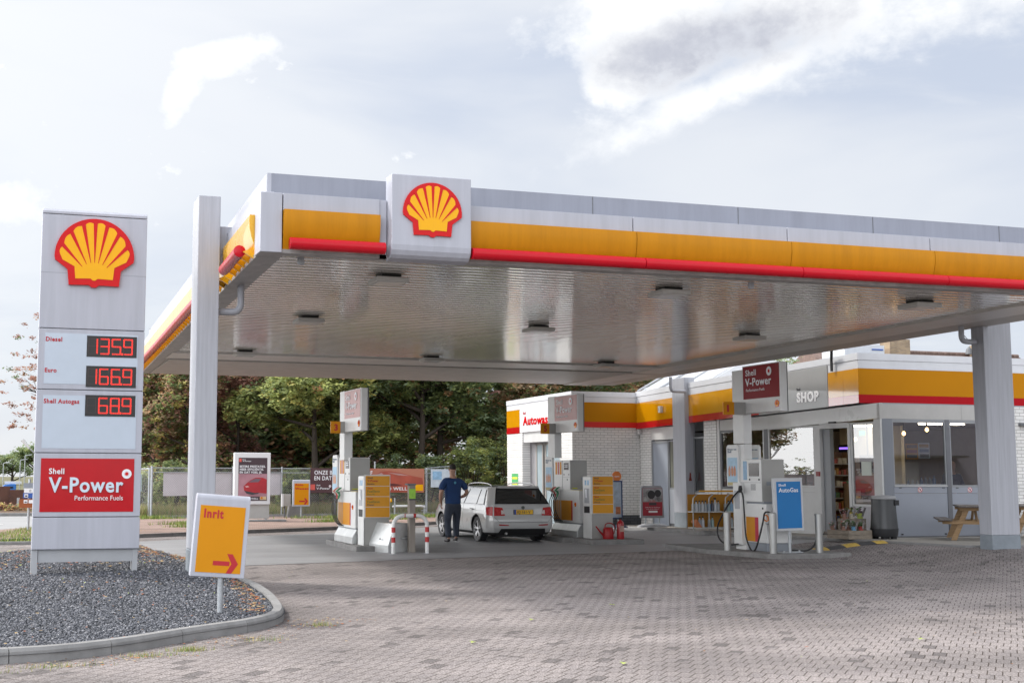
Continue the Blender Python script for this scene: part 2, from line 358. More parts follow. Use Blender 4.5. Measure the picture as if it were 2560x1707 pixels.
    if stain:
        mp3 = N('ShaderNodeMapping'); mp3.inputs['Scale'].default_value = (0.25, 1.1, 1); L(tc.outputs['Object'], mp3.inputs[0])
        n3 = N('ShaderNodeTexNoise'); n3.inputs['Scale'].default_value = 0.8; n3.inputs['Detail'].default_value = 4; L(mp3.outputs[0], n3.inputs['Vector'])
        col = mul(col, rng(n3.outputs['Fac'], 0.45, 0.75, 1.0, 1 - stain))
    L(col, b.inputs['Base Color'])
    bp = N('ShaderNodeBump'); bp.inputs['Strength'].default_value = bump; bp.inputs['Distance'].default_value = 0.012; bp.invert = True
    hh = N('ShaderNodeMath'); hh.operation = 'MULTIPLY_ADD'; L(n2.outputs['Fac'], hh.inputs[0]); hh.inputs[1].default_value = 0.35; L(br.outputs['Fac'], hh.inputs[2])
    L(hh.outputs[0], bp.inputs['Height']); L(bp.outputs[0], b.inputs['Normal'])
    MATS[name] = m; return m
paver = brickmat('paver', (0.250, 0.222, 0.215), (0.222, 0.198, 0.195), (0.07, 0.055, 0.047), 0.122, 0.262, math.radians(-42.4), mortar=0.006, freq_dark=0.045, grain=0.62, var=0.2, stain=0.34)
redbrick = brickmat('red_brick_paving', (0.36, 0.25, 0.215), (0.27, 0.19, 0.17), (0.17, 0.13, 0.09), 0.21, 0.105, math.radians(8), mortar=0.01, grain=0.15, stain=0.35)
wallbrick_y = brickmat('white_brick_y', (0.74, 0.73, 0.71), (0.68, 0.675, 0.66), (0.33, 0.32, 0.31), 0.26, 0.085, 0, mortar=0.007, rough=0.6, axis='y', grain=0.05, var=0.07, stain=0.0, bump=0.6)
wallbrick_x = brickmat('white_brick_x', (0.74, 0.73, 0.71), (0.68, 0.675, 0.66), (0.33, 0.32, 0.31), 0.26, 0.085, 0, mortar=0.007, rough=0.6, axis='x', grain=0.05, var=0.07, stain=0.0, bump=0.6)
plinthbrick = brickmat('dark_brick', (0.09, 0.095, 0.105), (0.065, 0.07, 0.08), (0.03, 0.03, 0.033), 0.26, 0.085, 0, rough=0.7, axis='y', grain=0.1, var=0.1, stain=0.0)
asph = mat('asphalt_slab', (0.27, 0.27, 0.28), 0.5, var=0.32, scale=0.7, bump=0.35, bscale=140, stretch=(0.35, 1.6, 1), speck=0.16)
tarmac = mat('tarmac_road', (0.30, 0.30, 0.305), 0.8, var=0.15, scale=0.5, speck=0.1, stretch=(0.4, 1.5, 1))
slabs = mat('platform_slabs', (0.30, 0.28, 0.25), 0.85, var=0.25, scale=1.5, bump=0.3, speck=0.12)
dirt = mat('rough_grass_ground', (0.12, 0.115, 0.045), 0.95, var=0.5, scale=0.9, speck=0.3, bscale=14)
gravelbed = mat('gravel_bed', (0.06, 0.063, 0.072), 0.95, var=0.3, speck=0.5, bscale=55, bump=1.0)
sheet('ground', [(-300, -120), (300, -120), (300, 500), (-300, 500)], dirt, lambda x, y: -0.06, step=400)
KERB_BACK = [(-3.0, 31.2), (2.0, 33.2), (3.4, 34.2), (6.0, 35.7), (9.37, 37.6), (12.5, 39.9), (15.5, 42.4), (17.6, 44.2)]
sheet('forecourt_paving', [(-45, -14), (60, -14), (60, 38), (34, 46), (17.6, 44.3)] + KERB_BACK[::-1][1:] + [(-45, 28)], paver, hterr, step=0.9)
sheet('concrete_slab', [(2.95, 26.9), (3.25, 24.2), (3.45, 23.35), (7.2, 24.3), (10.39, 25.1), (15.42, 26.0), (18.75, 26.3), (18.75, 39.2), (17.6, 42.5), (15.9, 41.4), (12.6, 38.6), (9.6, 36.2), (6.2, 34.3), (3.3, 32.4), (1.2, 31.2), (2.2, 28.8)], asph, lambda x, y: hterr(x, y) + 0.006, step=0.9)
sheet('brick_pavement', KERB_BACK + [(17.7, 49.0), (4.98, 46.3), (2.4, 45.5), (0.9, 39.5), (-3, 33)], redbrick, lambda x, y: 0.09, step=5)
sheet('shop_pavement', [(18.87, 21.9), (30, 21.9), (30, 26.3), (20.3, 26.3), (20.3, 38.6), (18.87, 38.6)], slabs, lambda x, y: 0.215 - 0.014 * (y - 26), step=1.5, thick=0.3)
sheet('road', [(-120, 22), (-0.6, 35.2), (0.0, 36.1), (0.8, 39.3), (2.2, 45.5), (4.0, 52.6), (3.0, 52.8), (-120, 60)], tarmac, lambda x, y: 0.004 - 0.03, step=300)
sheet('grass_verge', [(-10, 31.6), (-3.3, 31.7), (0.9, 31.7), (1.4, 34), (0.9, 39.2), (0.0, 36.1), (-0.6, 35.2), (-10, 33.8)], mat('verge_grass', (0.13, 0.17, 0.035), 0.95, var=0.4, scale=3, speck=0.4, bscale=30), lambda x, y: 0.05, step=200)
sheet('verge_beyond_road', [(-60, 52.9), (4.0, 52.9), (6, 62), (-60, 64)], mat('ivy_ground', (0.14, 0.09, 0.06), 0.95, var=0.5, speck=0.4, bscale=10), lambda x, y: 0.02, step=400)
lane = G()
for k in range(5): lane.add([(-1.5 + k*0.1 - 9*k, 44.5, -0.018), (0.0 - 9*k, 44.5, -0.018), (0.0 - 9*k, 44.8, -0.018), (-1.5 - 9*k, 44.8, -0.018)], [(0,1,2,3)])
lane.add([(-40, 51.6, -0.018), (3.2, 51.6, -0.018), (3.2, 51.75, -0.018), (-40, 51.75, -0.018)], [(0,1,2,3)])
struct(lane.build('road_markings', mat('road_paint', (0.62, 0.62, 0.6), 0.6, var=0.2)))
g = G(); g.add([(4.2, 33.15, 0.0), (2.6, 32.2, 0.0), (2.6, 32.35, 0), (4.2, 33.3, 0)], [(0,1,2,3)])
# ---- kerbs: swept profile along a line, cut into stones
def kerb(name, pts, w, h, m, inner=1, z0=-0.05, zf=hterr, stone=1.0, gap=0.008):
    P = [Vector((x, y, 0)) for x, y in pts]; g = G(); S = [0]
    for i in range(1, len(P)): S.append(S[-1] + (P[i] - P[i-1]).length)
    def at(s):
        for i in range(1, len(P)):
            if s <= S[i] + 1e-6: t = (s - S[i-1]) / (S[i] - S[i-1]); return P[i-1].lerp(P[i], t)
        return P[-1]
    n = max(1, int(S[-1] / stone))
    for k in range(n):
        a, b = S[-1] * k / n + gap / 2, S[-1] * (k + 1) / n - gap / 2; rows = []
        for j in range(4):
            s = a + (b - a) * j / 3; p = at(s); d = (at(min(s + 0.15, S[-1])) - at(max(s - 0.15, 0))).normalized(); nrm = Vector((-d.y, d.x, 0)) * inner
            z = zf(p.x, p.y); q = p + nrm * w
            rows.append([(p.x, p.y, z + z0), (p.x + nrm.x*0.012, p.y + nrm.y*0.012, z + h - 0.03), (p.x + nrm.x*0.035, p.y + nrm.y*0.035, z + h), (q.x, q.y, z + h), (q.x, q.y, z + z0)])
        vs = [v for r in rows for v in r]; fs = []
        for j in range(3):
            for i in range(5): fs.append((j*5+i, j*5+(i+1) % 5, (j+1)*5+(i+1) % 5, (j+1)*5+i))
        fs += [(0,1,2,3,4), (15,19,18,17,16)]
        g.add(vs, fs)
    o = g.build(name, m); o['kind'] = 'structure'; return shade(o, 30)
def catmull(pts, n=8):
    out = []
    P = [pts[0]] + list(pts) + [pts[-1]]
    for i in range(1, len(P) - 2):
        for k in range(n):
            t = k / n; a, b, c, d = P[i-1], P[i], P[i+1], P[i+2]
            out.append(tuple(0.5 * ((2*b[j]) + (-a[j]+c[j])*t + (2*a[j]-5*b[j]+4*c[j]-d[j])*t*t + (-a[j]+3*b[j]-3*c[j]+d[j])*t**3) for j in range(len(b))))
    out.append(tuple(pts[-1])); return out
ISL = catmull([(-14, 11.6), (-6, 11.75), (-2.5, 11.95), (0.02, 12.1), (0.99, 12.46), (1.91, 13.28), (2.69, 13.95), (3.13, 14.75), (3.37, 16.19), (3.50, 17.6), (3.53, 19.02), (3.40, 21.5), (3.19, 24.04), (2.98, 26.5), (2.6, 28.6), (1.6, 29.2), (-0.03, 26.4), (-3, 23.0), (-8, 20), (-14, 18.5)], 6)
kerb('island_kerb', ISL, 0.13, 0.13, concrete, inner=1, stone=1.0)
kerb('pavement_kerb', KERB_BACK, 0.14, 0.10, concd, inner=1, stone=1.0)
kerb('shop_kerb', [(18.75, 38.6), (18.75, 30), (18.75, 26.3), (18.75, 21.8), (30, 21.8)], 0.12, 0.0, concrete, inner=1, zf=lambda x, y: 0.218 - 0.014 * (y - 26), z0=-0.25)
kerb('verge_kerb', [(-12, 31.45), (-3.3, 31.55), (0.95, 31.55), (1.5, 33.6)], 0.12, 0.08, concd, inner=1)
kerb('road_kerb', [(-40, 52.7), (4.2, 52.7)], 0.2, 0.10, concd, inner=1, stone=2)
# ---- gravel: a mound of earth plus thousands of stones
def inpoly(x, y, P):
    c = False; n = len(P)
    for i in range(n):
        x1, y1 = P[i]; x2, y2 = P[i-1]
        if (y1 > y) != (y2 > y) and x < (x2-x1)*(y-y1)/(y2-y1)+x1: c = not c
    return c
def hgrav(x, y): return 0.085 + 0.035 * max(0, min(1, (y - 13) / 9)) + 0.03 * math.sin(x * 1.3 + 0.4) * math.sin(y * 0.8) * 0.4 + 0.05 * max(0, min(1, (x - 0.6) / 1.6)) * max(0, min(1, (y - 19) / 3))
bm = bmesh.new(); NX, NY = 60, 60; vv = {}
for i in range(NX + 1):
    for j in range(NY + 1):
        x = -8 + 11.6 * i / NX; y = 11.6 + 17.6 * j / NY; vv[i, j] = (x, y)
bm.free(); gg = G(); idx = {}
for i in range(NX):
    for j in range(NY):
        q = [vv[i, j], vv[i+1, j], vv[i+1, j+1], vv[i, j+1]]
        if all(inpoly(x, y, ISL) for x, y in q):
            ids = []
            for (x, y), kk in zip(q, ((i, j), (i+1, j), (i+1, j+1), (i, j+1))):
                if kk not in idx: idx[kk] = len(gg.v); gg.v.append((x, y, hgrav(x, y)))
                ids.append(idx[kk])
            gg.f.append(tuple(ids)); gg.m.append(0)
struct(gg.build('gravel_earth', gravelbed))
sheet('gravel_border', ISL[:-1], gravelbed, lambda x, y: 0.075, step=60)
def scatter_mesh(name, pts, protos, mlist, kind='stuff'):
    """pts: (x,y,z,scale,rotz,tilt,matindex); protos: (verts Nx3, faces) ; one mesh"""
    V = []; F = []; MI = []; o = 0
    for i, (x, y, z, s, a, t, mi) in enumerate(pts):
        pv, pf = protos[i % len(protos)]
        ca, sa, ct, st = math.cos(a), math.sin(a), math.cos(t), math.sin(t)
        Rm = np.array([[ca, -sa*ct, sa*st], [sa, ca*ct, -ca*st], [0, st, ct]])
        V.append(pv @ Rm.T * s + (x, y, z)); F.append(pf + o); MI += [mi] * len(pf); o += len(pv)
    V = np.concatenate(V); F = np.concatenate(F); k = F.shape[1]
    me = bpy.data.meshes.new(name); me.vertices.add(len(V)); me.vertices.foreach_set('co', V.astype('f').ravel())
    me.loops.add(F.size); me.loops.foreach_set('vertex_index', F.astype('i').ravel()); me.polygons.add(len(F))
    me.polygons.foreach_set('loop_start', np.arange(0, F.size, k, dtype='i')); me.polygons.foreach_set('material_index', np.array(MI, 'i'))
    for m in mlist: me.materials.append(m)
    me.update(calc_edges=True); ob = bpy.data.objects.new(name, me); COL.objects.link(ob)
    if kind: ob['kind'] = kind
    return ob
def stone_proto(seed):
    r = np.random.RandomState(seed)
    v = np.array([(0,0,.6),(1,0,0),(0,1,0),(-1,0,0),(0,-1,0),(0,0,-.6)], float) * (0.7 + 0.6 * r.rand(6, 3)); v += r.uniform(-.25, .25, (6, 3))
    return v, np.array([(0,1,2),(0,2,3),(0,3,4),(0,4,1),(5,2,1),(5,3,2),(5,4,3),(5,1,4)])
g1 = mat('gravel_dark', (0.055, 0.06, 0.072), 0.75, var=0.2); g2 = mat('gravel_mid', (0.125, 0.13, 0.15), 0.75, var=0.2); g3 = mat('gravel_light', (0.26, 0.26, 0.28), 0.8, var=0.2)
leafb = mat('dry_leaf_brown', (0.28, 0.13, 0.05), 0.8, var=0.3); leafy = mat('dry_leaf_tan', (0.42, 0.30, 0.14), 0.8, var=0.3); leafg = mat('fallen_leaf_green', (0.35, 0.42, 0.10), 0.7, var=0.2); leafr = mat('dry_leaf_rust', (0.34, 0.10, 0.03), 0.8, var=0.3)
pts = []
rr = random.Random(3)
while len(pts) < 62000:
    y = 11.9 + (rr.random() ** 1.5) * 16.8; x = rr.uniform(-2.6 if y > 17 else -1.0, 3.6)
    if x < -0.08 * y * 0.35 - 0.6: continue
    if not (inpoly(x, y, ISL) and inpoly(x + .15, y, ISL) and inpoly(x + .1, y - .13, ISL) and inpoly(x, y - .16, ISL)): continue
    s = rr.uniform(0.010, 0.021) * (1 + max(0, y - 14) * 0.03)
    pts.append((x, y, hgrav(x, y) + rr.uniform(0, 0.012), s, rr.uniform(0, 6.28), rr.uniform(-0.8, 0.8), rr.choices((0, 1, 2), (5, 4, 1))[0]))
scatter_mesh('gravel', pts, [stone_proto(i) for i in range(9)], [g1, g2, g3])
def leaf_proto(seed):
    r = np.random.RandomState(seed); a = r.uniform(.5, 1)
    v = np.array([(-1,0,.15),(-.2,.6*a,0),(.9,.1,.2),(0,-.55*a,.05)]) ; return v, np.array([(0,3,2,1)])
lp = [leaf_proto(i) for i in range(6)]; pts = []
for _ in range(900):                                    # drift of dead leaves against the kerb and behind the pylon
    y = rr.uniform(14.4, 27.5); e = {14: 3.1, 15: 3.2, 16: 3.36, 17: 3.45}.get(int(y), 3.52 if y < 20 else 3.45 if y < 22 else 3.3 if y < 24 else 3.0)
    pts.append((e - 0.2 - abs(rr.gauss(0, 0.14)), y, 0.0, rr.uniform(0.015, 0.035), rr.uniform(0, 6.28), rr.uniform(-.5, .5), rr.choices((0, 1, 2, 3), (4, 4, 0.3, 3))[0]))
for _ in range(500): pts.append((rr.uniform(-0.6, 3.2), rr.uniform(21.5, 27.5), 0, rr.uniform(0.02, 0.045), rr.uniform(0, 6.28), rr.uniform(-.5, .5), rr.choices((0, 1, 2, 3), (4, 4, 0.3, 3))[0]))
for _ in range(260): pts.append((rr.uniform(-0.8, 3.2), rr.uniform(12.4, 21), 0, rr.uniform(0.012, 0.028), rr.uniform(0, 6.28), rr.uniform(-.5, .5), rr.choices((0, 1, 2, 3), (4, 4, 1, 3))[0]))
pts = [(x, y, hgrav(x, y) + 0.03, s, a, t, m) for x, y, z, s, a, t, m in pts if inpoly(x + 0.14, y, ISL) and inpoly(x, y - .15, ISL)]
for x, y, zz, n_ in ((3.6, 14.6, .01, 60), (3.3, 14.1, .01, 60), (1.2, 12.2, .01, 40), (0.6, 11.95, .01, 50), (2.4, 13.3, .01, 50), (2.0, 12.9, .01, 30), (6, 37.2, .11, 60), (3.8, 36, .11, 60)):
    for _ in range(n_): pts.append((x + rr.gauss(0, .28), y + rr.gauss(0, .14), zz, rr.uniform(.010, .026), rr.uniform(0, 6.28), rr.uniform(-.4, .4), rr.choices((0, 1, 3), (3, 3, 2))[0]))
for k in range(230):
    x = rr.uniform(0.5, 22); y = rr.uniform(9.5, 33)
    pts.append((x, y, hterr(x, y) + 0.014, rr.uniform(.010, .03), rr.uniform(0, 6.28), rr.uniform(-.3, .3), rr.choices((0, 1, 2, 3), (3, 4, 1, 1))[0]))
scatter_mesh('fallen_leaves', pts, lp, [leafb, leafy, leafg, leafr])
for i, (x, y, lb) in enumerate(((7.55, 15.3, 'pale green fallen leaf on the paving in front of the red and white hoop'), (4.55, 12.3, 'pale fallen leaf on the paving right of the gravel kerb'), (5.35, 10.6, 'yellow green fallen leaf at the bottom edge of the paving'), (9.1, 11.3, 'green fallen leaf on the paving in the bottom right'), (5.9, 14.0, 'light green fallen leaf on the open paving left of centre'))):
    z = hterr(x, y); g = G(); a = rr.uniform(0, 3)
    c, s_ = math.cos(a) * 0.055, math.sin(a) * 0.055
    pl = [(-1, 0), (-.5, .25), (-.6, .7), (-.1, .4), (.2, .8), (.35, .3), (1, .1), (.4, -.2), (.3, -.7), (-.1, -.35), (-.6, -.5)]
    g.add([(x + u*c - v*s_, y + u*s_ + v*c, z + 0.014 + 0.02*abs(v)) for u, v in pl], [tuple(range(len(pl)))])
    tag(g.build('fallen_leaf', leafg), lb, 'leaf', 'single leaves on the paving')
# ---- grass tufts
def grass(name, areas, n_, m_, h=0.09, seed=1, kind='stuff', wid=0.006):
    r = random.Random(seed); V = []; F = []; MI = []
    for (cx, cy, sx, sy, z, w) in areas:
        for _ in range(int(n_ * w)):
            x = cx + r.gauss(0, sx); y = cy + r.gauss(0, sy); hh = h * r.uniform(.4, 1.2); a = r.uniform(0, 6.28); dx, dy = math.cos(a), math.sin(a); b = r.uniform(.1, .6) * hh
            k = len(V); V += [(x - dy*wid, y + dx*wid, z), (x + dy*wid, y - dx*wid, z), (x + dx*b, y + dy*b, z + hh)]; F.append((k, k+1, k+2)); MI.append(r.randrange(len(m_)))
    me = bpy.data.meshes.new(name); me.from_pydata(V, [], F)
    for q in m_: me.materials.append(q)
    me.polygons.foreach_set('material_index', MI); o = bpy.data.objects.new(name, me); COL.objects.link(o); o['kind'] = kind; return o
gr1 = mat('grass_green', (0.16, 0.26, 0.04), 0.8, var=0.2); gr2 = mat('grass_yellow', (0.36, 0.33, 0.11), 0.8, var=0.2); gr3 = mat('grass_dry', (0.42, 0.35, 0.19), 0.8, var=0.2)
grass('joint_weeds', [(1.75, 12.55, .10, .05, 0, 1), (1.35, 12.25, .15, .05, 0, .5), (2.6, 13.1, .1, .06, 0, .3), (0.5, 11.8, .2, .04, 0, .5), (-.1, 11.6, .2, .04, 0, .3), (3.45, 14.2, .08, .08, 0, .5)], 260, [gr1, gr2, gr3], 0.05, 2, wid=0.003)
grass('pavement_weeds', [(4.2, 45.7, .9, .25, .09, 5), (5.6, 40.5, .5, .2, .09, 1.5), (12.5, 45.2, 1.2, .3, .09, 5), (11.2, 42.8, .35, .15, .09, 1), (10.2, 41.5, .3, .1, .09, .7), (12.9, 43.5, .5, .15, .09, 1), (15.5, 46.2, 1.2, .4, .09, 4), (5.2, 38.5, .3, .15, .09, .6)], 330, [gr1, gr1, gr2], 0.14, 3, wid=0.012)
va = []
for _ in range(9000):
    x = rr.uniform(-3.5, 1.5); y = rr.uniform(31.7, 39); lim = 36.1 + (x) * 3.9 if x > 0 else 35.2 + (x + .6) * 1.0
    if y < lim: va.append((x, y, 0, 0, 0.04, 1))
grass('verge_grass_blades', va, 1, [gr1, gr1, gr2], 0.13, 4, wid=0.012)
va = []
for _ in range(26000):
    x = rr.uniform(4.3, 19); y = 46.6 + (x - 5) * 0.19 + abs(rr.gauss(0, 1.0)); va.append((x, y, 0, 0, 0.0, 1))
grass('rough_grass_behind_fence', va, 1, [gr1, gr2, gr3, gr3], 0.55, 5, wid=0.012)
# ============================================================ CANOPY
CY0, CX0, CX1, CZ = 17.05, 3.22, 18.75, 4.69
def cz(y): return CZ - (y - 17.05) * 0.0055       # the roof falls slightly to the back
def cxl(y): return CX0 + (y - 17.05) * 0.023
def cxr(y): return 18.865
CYB = 37.9
can = thing('canopy', 'large flat white station canopy with yellow and red edge above the pumps', 'canopy', (11, 27, 4.69))
soffit = mat('ribbed_soffit', (0.68, 0.66, 0.63), 0.22, var=0.10, scale=0.5, spec=0.9, stretch=(1.0, 0.3, 1), coat=1.0)
MATS['ribbed_soffit'].node_tree.nodes['Principled BSDF'].inputs['Coat Roughness'].default_value = 0.09; MATS['ribbed_soffit'].node_tree.nodes['Principled BSDF'].inputs['Coat IOR'].default_value = 2.0
g = G(); y = CY0 + 0.38; pitch = 0.25; yend = 31.6
rows = []
while y < yend:
    for dy, dz in ((0.0, 0.035), (0.003, 0.0), (0.06, -0.003), (0.107, -0.0045), (0.155, -0.003), (0.212, 0.0), (0.215, 0.035)):
        if y + dy < yend: rows.append((y + dy, cz(y + dy) + 0.045 + dz))
    y += pitch
vs = []; fs = []
for (yy, zz) in rows: vs += [(cxl(yy) + 0.38, yy, zz), (17.12, yy, zz)]
for i in range(len(rows) - 1): fs.append((2*i, 2*i+1, 2*i+3, 2*i+2))
g.add(vs, fs); so_ = g.build('soffit', soffit, can)
beamm = mat('beam_paint', (0.44, 0.42, 0.395), 0.5, var=0.2, scale=2.2, stretch=(1, 1, 0.3))
def slab(g, p, q, z0, z1, z2, z3, th, m=None):
    """upright board from plan point p to q; z0..z1 at p, z2..z3 at q; thickness to the left of p->q"""
    d = Vector((q[0]-p[0], q[1]-p[1], 0)).normalized(); n = Vector((-d.y, d.x, 0)) * th
    return g.add([(p[0], p[1], z0), (q[0], q[1], z2), (q[0], q[1], z3), (p[0], p[1], z1), (p[0]+n.x, p[1]+n.y, z0), (q[0]+n.x, q[1]+n.y, z2), (q[0]+n.x, q[1]+n.y, z3), (p[0]+n.x, p[1]+n.y, z1)],
                 [(0,1,2,3), (4,7,6,5), (0,4,5,1), (1,5,6,2), (2,6,7,3), (3,7,4,0)], m)
# gutter trim round the soffit
g = G(); z = CZ
g.box((CX0 + 0.02, CY0 + 0.02, CZ - 0.0), (CX1, CY0 + 0.2, CZ + 0.05)); g.box((CX0 + 0.1, CY0 + 0.2, CZ + 0.02), (CX1 - 0.1, CY0 + 0.385, CZ + 0.06))
for a, b in ((0.02, 0.2), (0.2, 0.385)):
    o = 0.0 if a < .1 else 0.02
    g.add([(cxl(CY0)+a, CY0+.2, cz(CY0)+o), (cxl(CY0)+b, CY0+.2, cz(CY0)+o), (cxl(CYB)+b, CYB, cz(CYB)+o), (cxl(CYB)+a, CYB, cz(CYB)+o), (cxl(CY0)+a, CY0+.2, cz(CY0)+.055), (cxl(CY0)+b, CY0+.2, cz(CY0)+.055), (cxl(CYB)+b, CYB, cz(CYB)+.055), (cxl(CYB)+a, CYB, cz(CYB)+.055)],
          [(0,3,2,1), (4,5,6,7), (0,1,5,4), (1,2,6,5), (2,3,7,6), (3,0,4,7)])
g.build('edge_trim', mat('trim_grey', (0.35, 0.34, 0.33), 0.5, var=0.35, scale=3), can)
# back beam and right side beam hang a little lower
g = G(); slab(g, (cxl(CYB) - 0.0, CYB), (cxr(CYB) + 0.1, CYB), cz(CYB), cz(CYB) + 0.8, cz(CYB), cz(CYB) + 0.8, 0.12)
g.box((cxl(CYB) + .25, 33.15, cz(33) - 0.03), (17.99, CYB - 0.001, cz(33) + 0.2)); g.build('back_beam', beamm, can)
g = G(); g.box((cxl(31) + .3, 31.6, cz(31.6) - 0.0), (17.99, 33.14, cz(31.6) + 0.2)); g.build('back_panel', mat('beam_light', (0.60, 0.58, 0.555), 0.4, var=0.12, scale=1.5), can)
g = G(); slab(g, (17.12, CY0 + 0.39), (17.12, CYB - 0.01), CZ - 0.0, CZ + .3, cz(CYB) - 0.035, cz(CYB) + .3, -0.88)
g.build('side_beam', mat('beam_light', (0.58, 0.57, 0.55), 0.45, var=0.12, scale=1.5), can)
g = G(); slab(g, (18.005, CY0 + 0.39), (18.005, CYB - .002), CZ + .02, CZ + 1.0, cz(CYB) - .012, cz(CYB) + 0.8, -0.86); g.build('side_fascia', beamm, can)
g = G(); slab(g, (CX0 + 0.5, CY0 + 0.5), (CX1 - .2, CY0 + 0.5), 5.0, 5.1, 5.0, 5.1, 0.1)
g.add([(CX0+.3, CY0+.4, 5.45), (CX1-.1, CY0+.4, 5.45), (cxr(CYB)-.1, CYB, 5.35), (cxl(CYB)+.3, CYB, 5.35)], [(0,1,2,3)]); g.build('roof_deck', greym, can)
# lower white fascia (end cap at the corner, upper strips), parapet set back
PZ0, PZ1 = 5.52, 5.93
def front_joints(xs, z0, z1, yy, name):
    g = G()
    for x in xs: g.box((x - 0.006, yy - 0.004, z0), (x + 0.006, yy + 0.002, z1))
    g.build(name, greyd, can)
g = G()
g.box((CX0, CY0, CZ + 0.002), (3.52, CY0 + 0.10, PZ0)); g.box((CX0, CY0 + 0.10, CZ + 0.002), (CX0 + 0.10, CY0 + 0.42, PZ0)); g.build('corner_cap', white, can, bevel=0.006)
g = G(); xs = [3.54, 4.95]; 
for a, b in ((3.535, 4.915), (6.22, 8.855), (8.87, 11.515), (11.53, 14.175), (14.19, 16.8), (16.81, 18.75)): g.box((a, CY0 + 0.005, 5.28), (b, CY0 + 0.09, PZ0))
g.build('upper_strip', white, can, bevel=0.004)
g = G(); g.box((4.92, CY0 + 0.02, CZ), (5.02, CY0 + 0.1, PZ0)); g.build('filler_strip', white, can)
g = G(); slab(g, (3.42, CY0 + 0.6), (CX1, CY0 + 0.6), 5.45, PZ1, 5.45, PZ1, 0.06); g.build('parapet', mat('parapet_shaded', (0.25, 0.263, 0.315), 0.4, var=0.12, scale=1.8, stretch=(3, 3, .3)), can)  # white parapet: its shaded look is put into this darker colour
front_joints((8.49, 11.03, 13.56, 16.1), 5.53, PZ1 - .002, CY0 + 0.6, 'parapet_joints')
g = G(); slab(g, (CX0 + 0.2, CY0 + 0.1), (CX0 + 0.2 , CY0 + 0.6), 5.45, 5.55, 5.45, 5.55, 0.05)
pl = [(3.42 - 0.0, CY0 + 0.6), (cxl(CYB) + 0.2, CYB)]
slab(g, pl[1], pl[0], 5.40, 5.82, 5.45, PZ1, 0.06); g.build('side_parapet', white, can)
g = G(); slab(g, (cxl(CYB), CYB), (CX0, CY0 + 0.42), 5.19, 5.44, 5.27, 5.52, 0.08); g.build('side_upper_strip', white, can)
g = G()
g.box((CX0+.05, CY0 + 0.06, PZ0 - .02), (CX1, CY0 + 0.62, PZ0 - .005))
g.add([(CX0+.01, CY0+.06, PZ0-.012), (3.45, CY0+.5, PZ0-.012), (cxl(CYB)+.25, CYB, 5.42), (cxl(CYB)+.01, CYB, 5.42)], [(0,1,2,3)]); g.build('ledge', white, can)
# curved yellow band: leans out at the top, tucks in at the bottom
prof = [(-0.075, 5.285), (-0.085, 5.20), (-0.080, 5.10), (-0.055, 4.98), (-0.02, 4.88), (0.02, 4.80), (0.035, 4.70)]
def yband(x0, x1):
    g = G(); n = len(prof)
    vs = [(x0, CY0 + o, z) for o, z in prof] + [(x0, CY0 + 0.06, z) for o, z in prof[::-1]]
    m = len(vs); vs2 = [(x1, v[1], v[2]) for v in vs]
    g.add(vs + vs2, [tuple(range(m))[::-1], tuple(range(m, 2*m))] + [(i, (i+1) % m, m + (i+1) % m, m + i) for i in range(m)])
    return shade(g.build('yellow_band', yellow, can), 50)
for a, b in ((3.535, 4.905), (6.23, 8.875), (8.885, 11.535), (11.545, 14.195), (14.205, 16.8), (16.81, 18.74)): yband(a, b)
def tube_red(p, q, nm='red_tube', r=0.085):
    g = G(); p = Vector(p); q = Vector(q); d = (q - p).normalized()
    g.tube([p, p + d * .004, q - d * .004, q], [r * .93, r, r, r * .93], 20); return shade(g.build(nm, red, can), 50)
for a, b in ((3.60, 4.955), (6.24, 8.96), (8.97, 11.65), (11.66, 14.34), (14.35, 17.0), (17.01, 18.73)): tube_red((a, CY0 - 0.13, 4.80), (b, CY0 - 0.13, 4.80))
g = G()
for x in (3.8, 4.6, 6.6, 7.7, 8.7, 9.4, 10.4, 11.4, 12.1, 13.1, 14.0, 14.8, 15.8): g.box((x, CY0 - 0.1, 4.76), (x + .03, CY0 + 0.06, 4.80))
g.build('tube_bracket', greyd, can)
# left side: yellow panels with fins below, two runs of red tube with a gap at the column
def sideband(y0, y1, m):
    g = G(); n = len(prof); rowsv = []
    for yy in (y0, y1):
        dz = cz(yy) - CZ
        rowsv.append([(cxl(yy) + o, yy, z + dz) for o, z in prof] + [(cxl(yy) + 0.06, yy, z + dz) for o, z in prof[::-1]])
    m_ = 2 * n
    g.add(rowsv[0] + rowsv[1], [tuple(range(m_)), tuple(range(m_, 2*m_))[::-1]] + [(i, m_ + i, m_ + (i+1) % m_, (i+1) % m_) for i in range(m_)])
    return shade(g.build('yellow_band', m, can), 50)
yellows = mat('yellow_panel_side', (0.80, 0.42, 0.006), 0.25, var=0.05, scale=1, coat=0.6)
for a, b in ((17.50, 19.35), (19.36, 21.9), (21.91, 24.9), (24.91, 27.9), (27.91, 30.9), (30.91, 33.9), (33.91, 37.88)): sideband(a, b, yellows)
tube_red((CX0 - 0.16, 17.75, 4.80), (cxl(19.4) - 0.16, 19.45, 4.79))
tube_red((cxl(21.4) - 0.16, 21.4, 4.78), (cxl(26) - 0.16, 26.0, 4.75)); tube_red((cxl(26) - 0.16, 26.02, 4.75), (cxl(31) - 0.16, 31.0, 4.72)); tube_red((cxl(31) - 0.16, 31.02, 4.72), (cxl(37) - 0.16, 37.6, 4.69))
yy = 17.7
while yy < 37.5:
    g = G(); x = cxl(yy); z = cz(yy); g.prism([(x - 0.14, z + 0.10), (x + 0.03, z + 0.0), (x + 0.05, z + 0.19)], 'y', yy, yy + 0.035); yy += 0.42; g.build('side_fin', yellows, can)
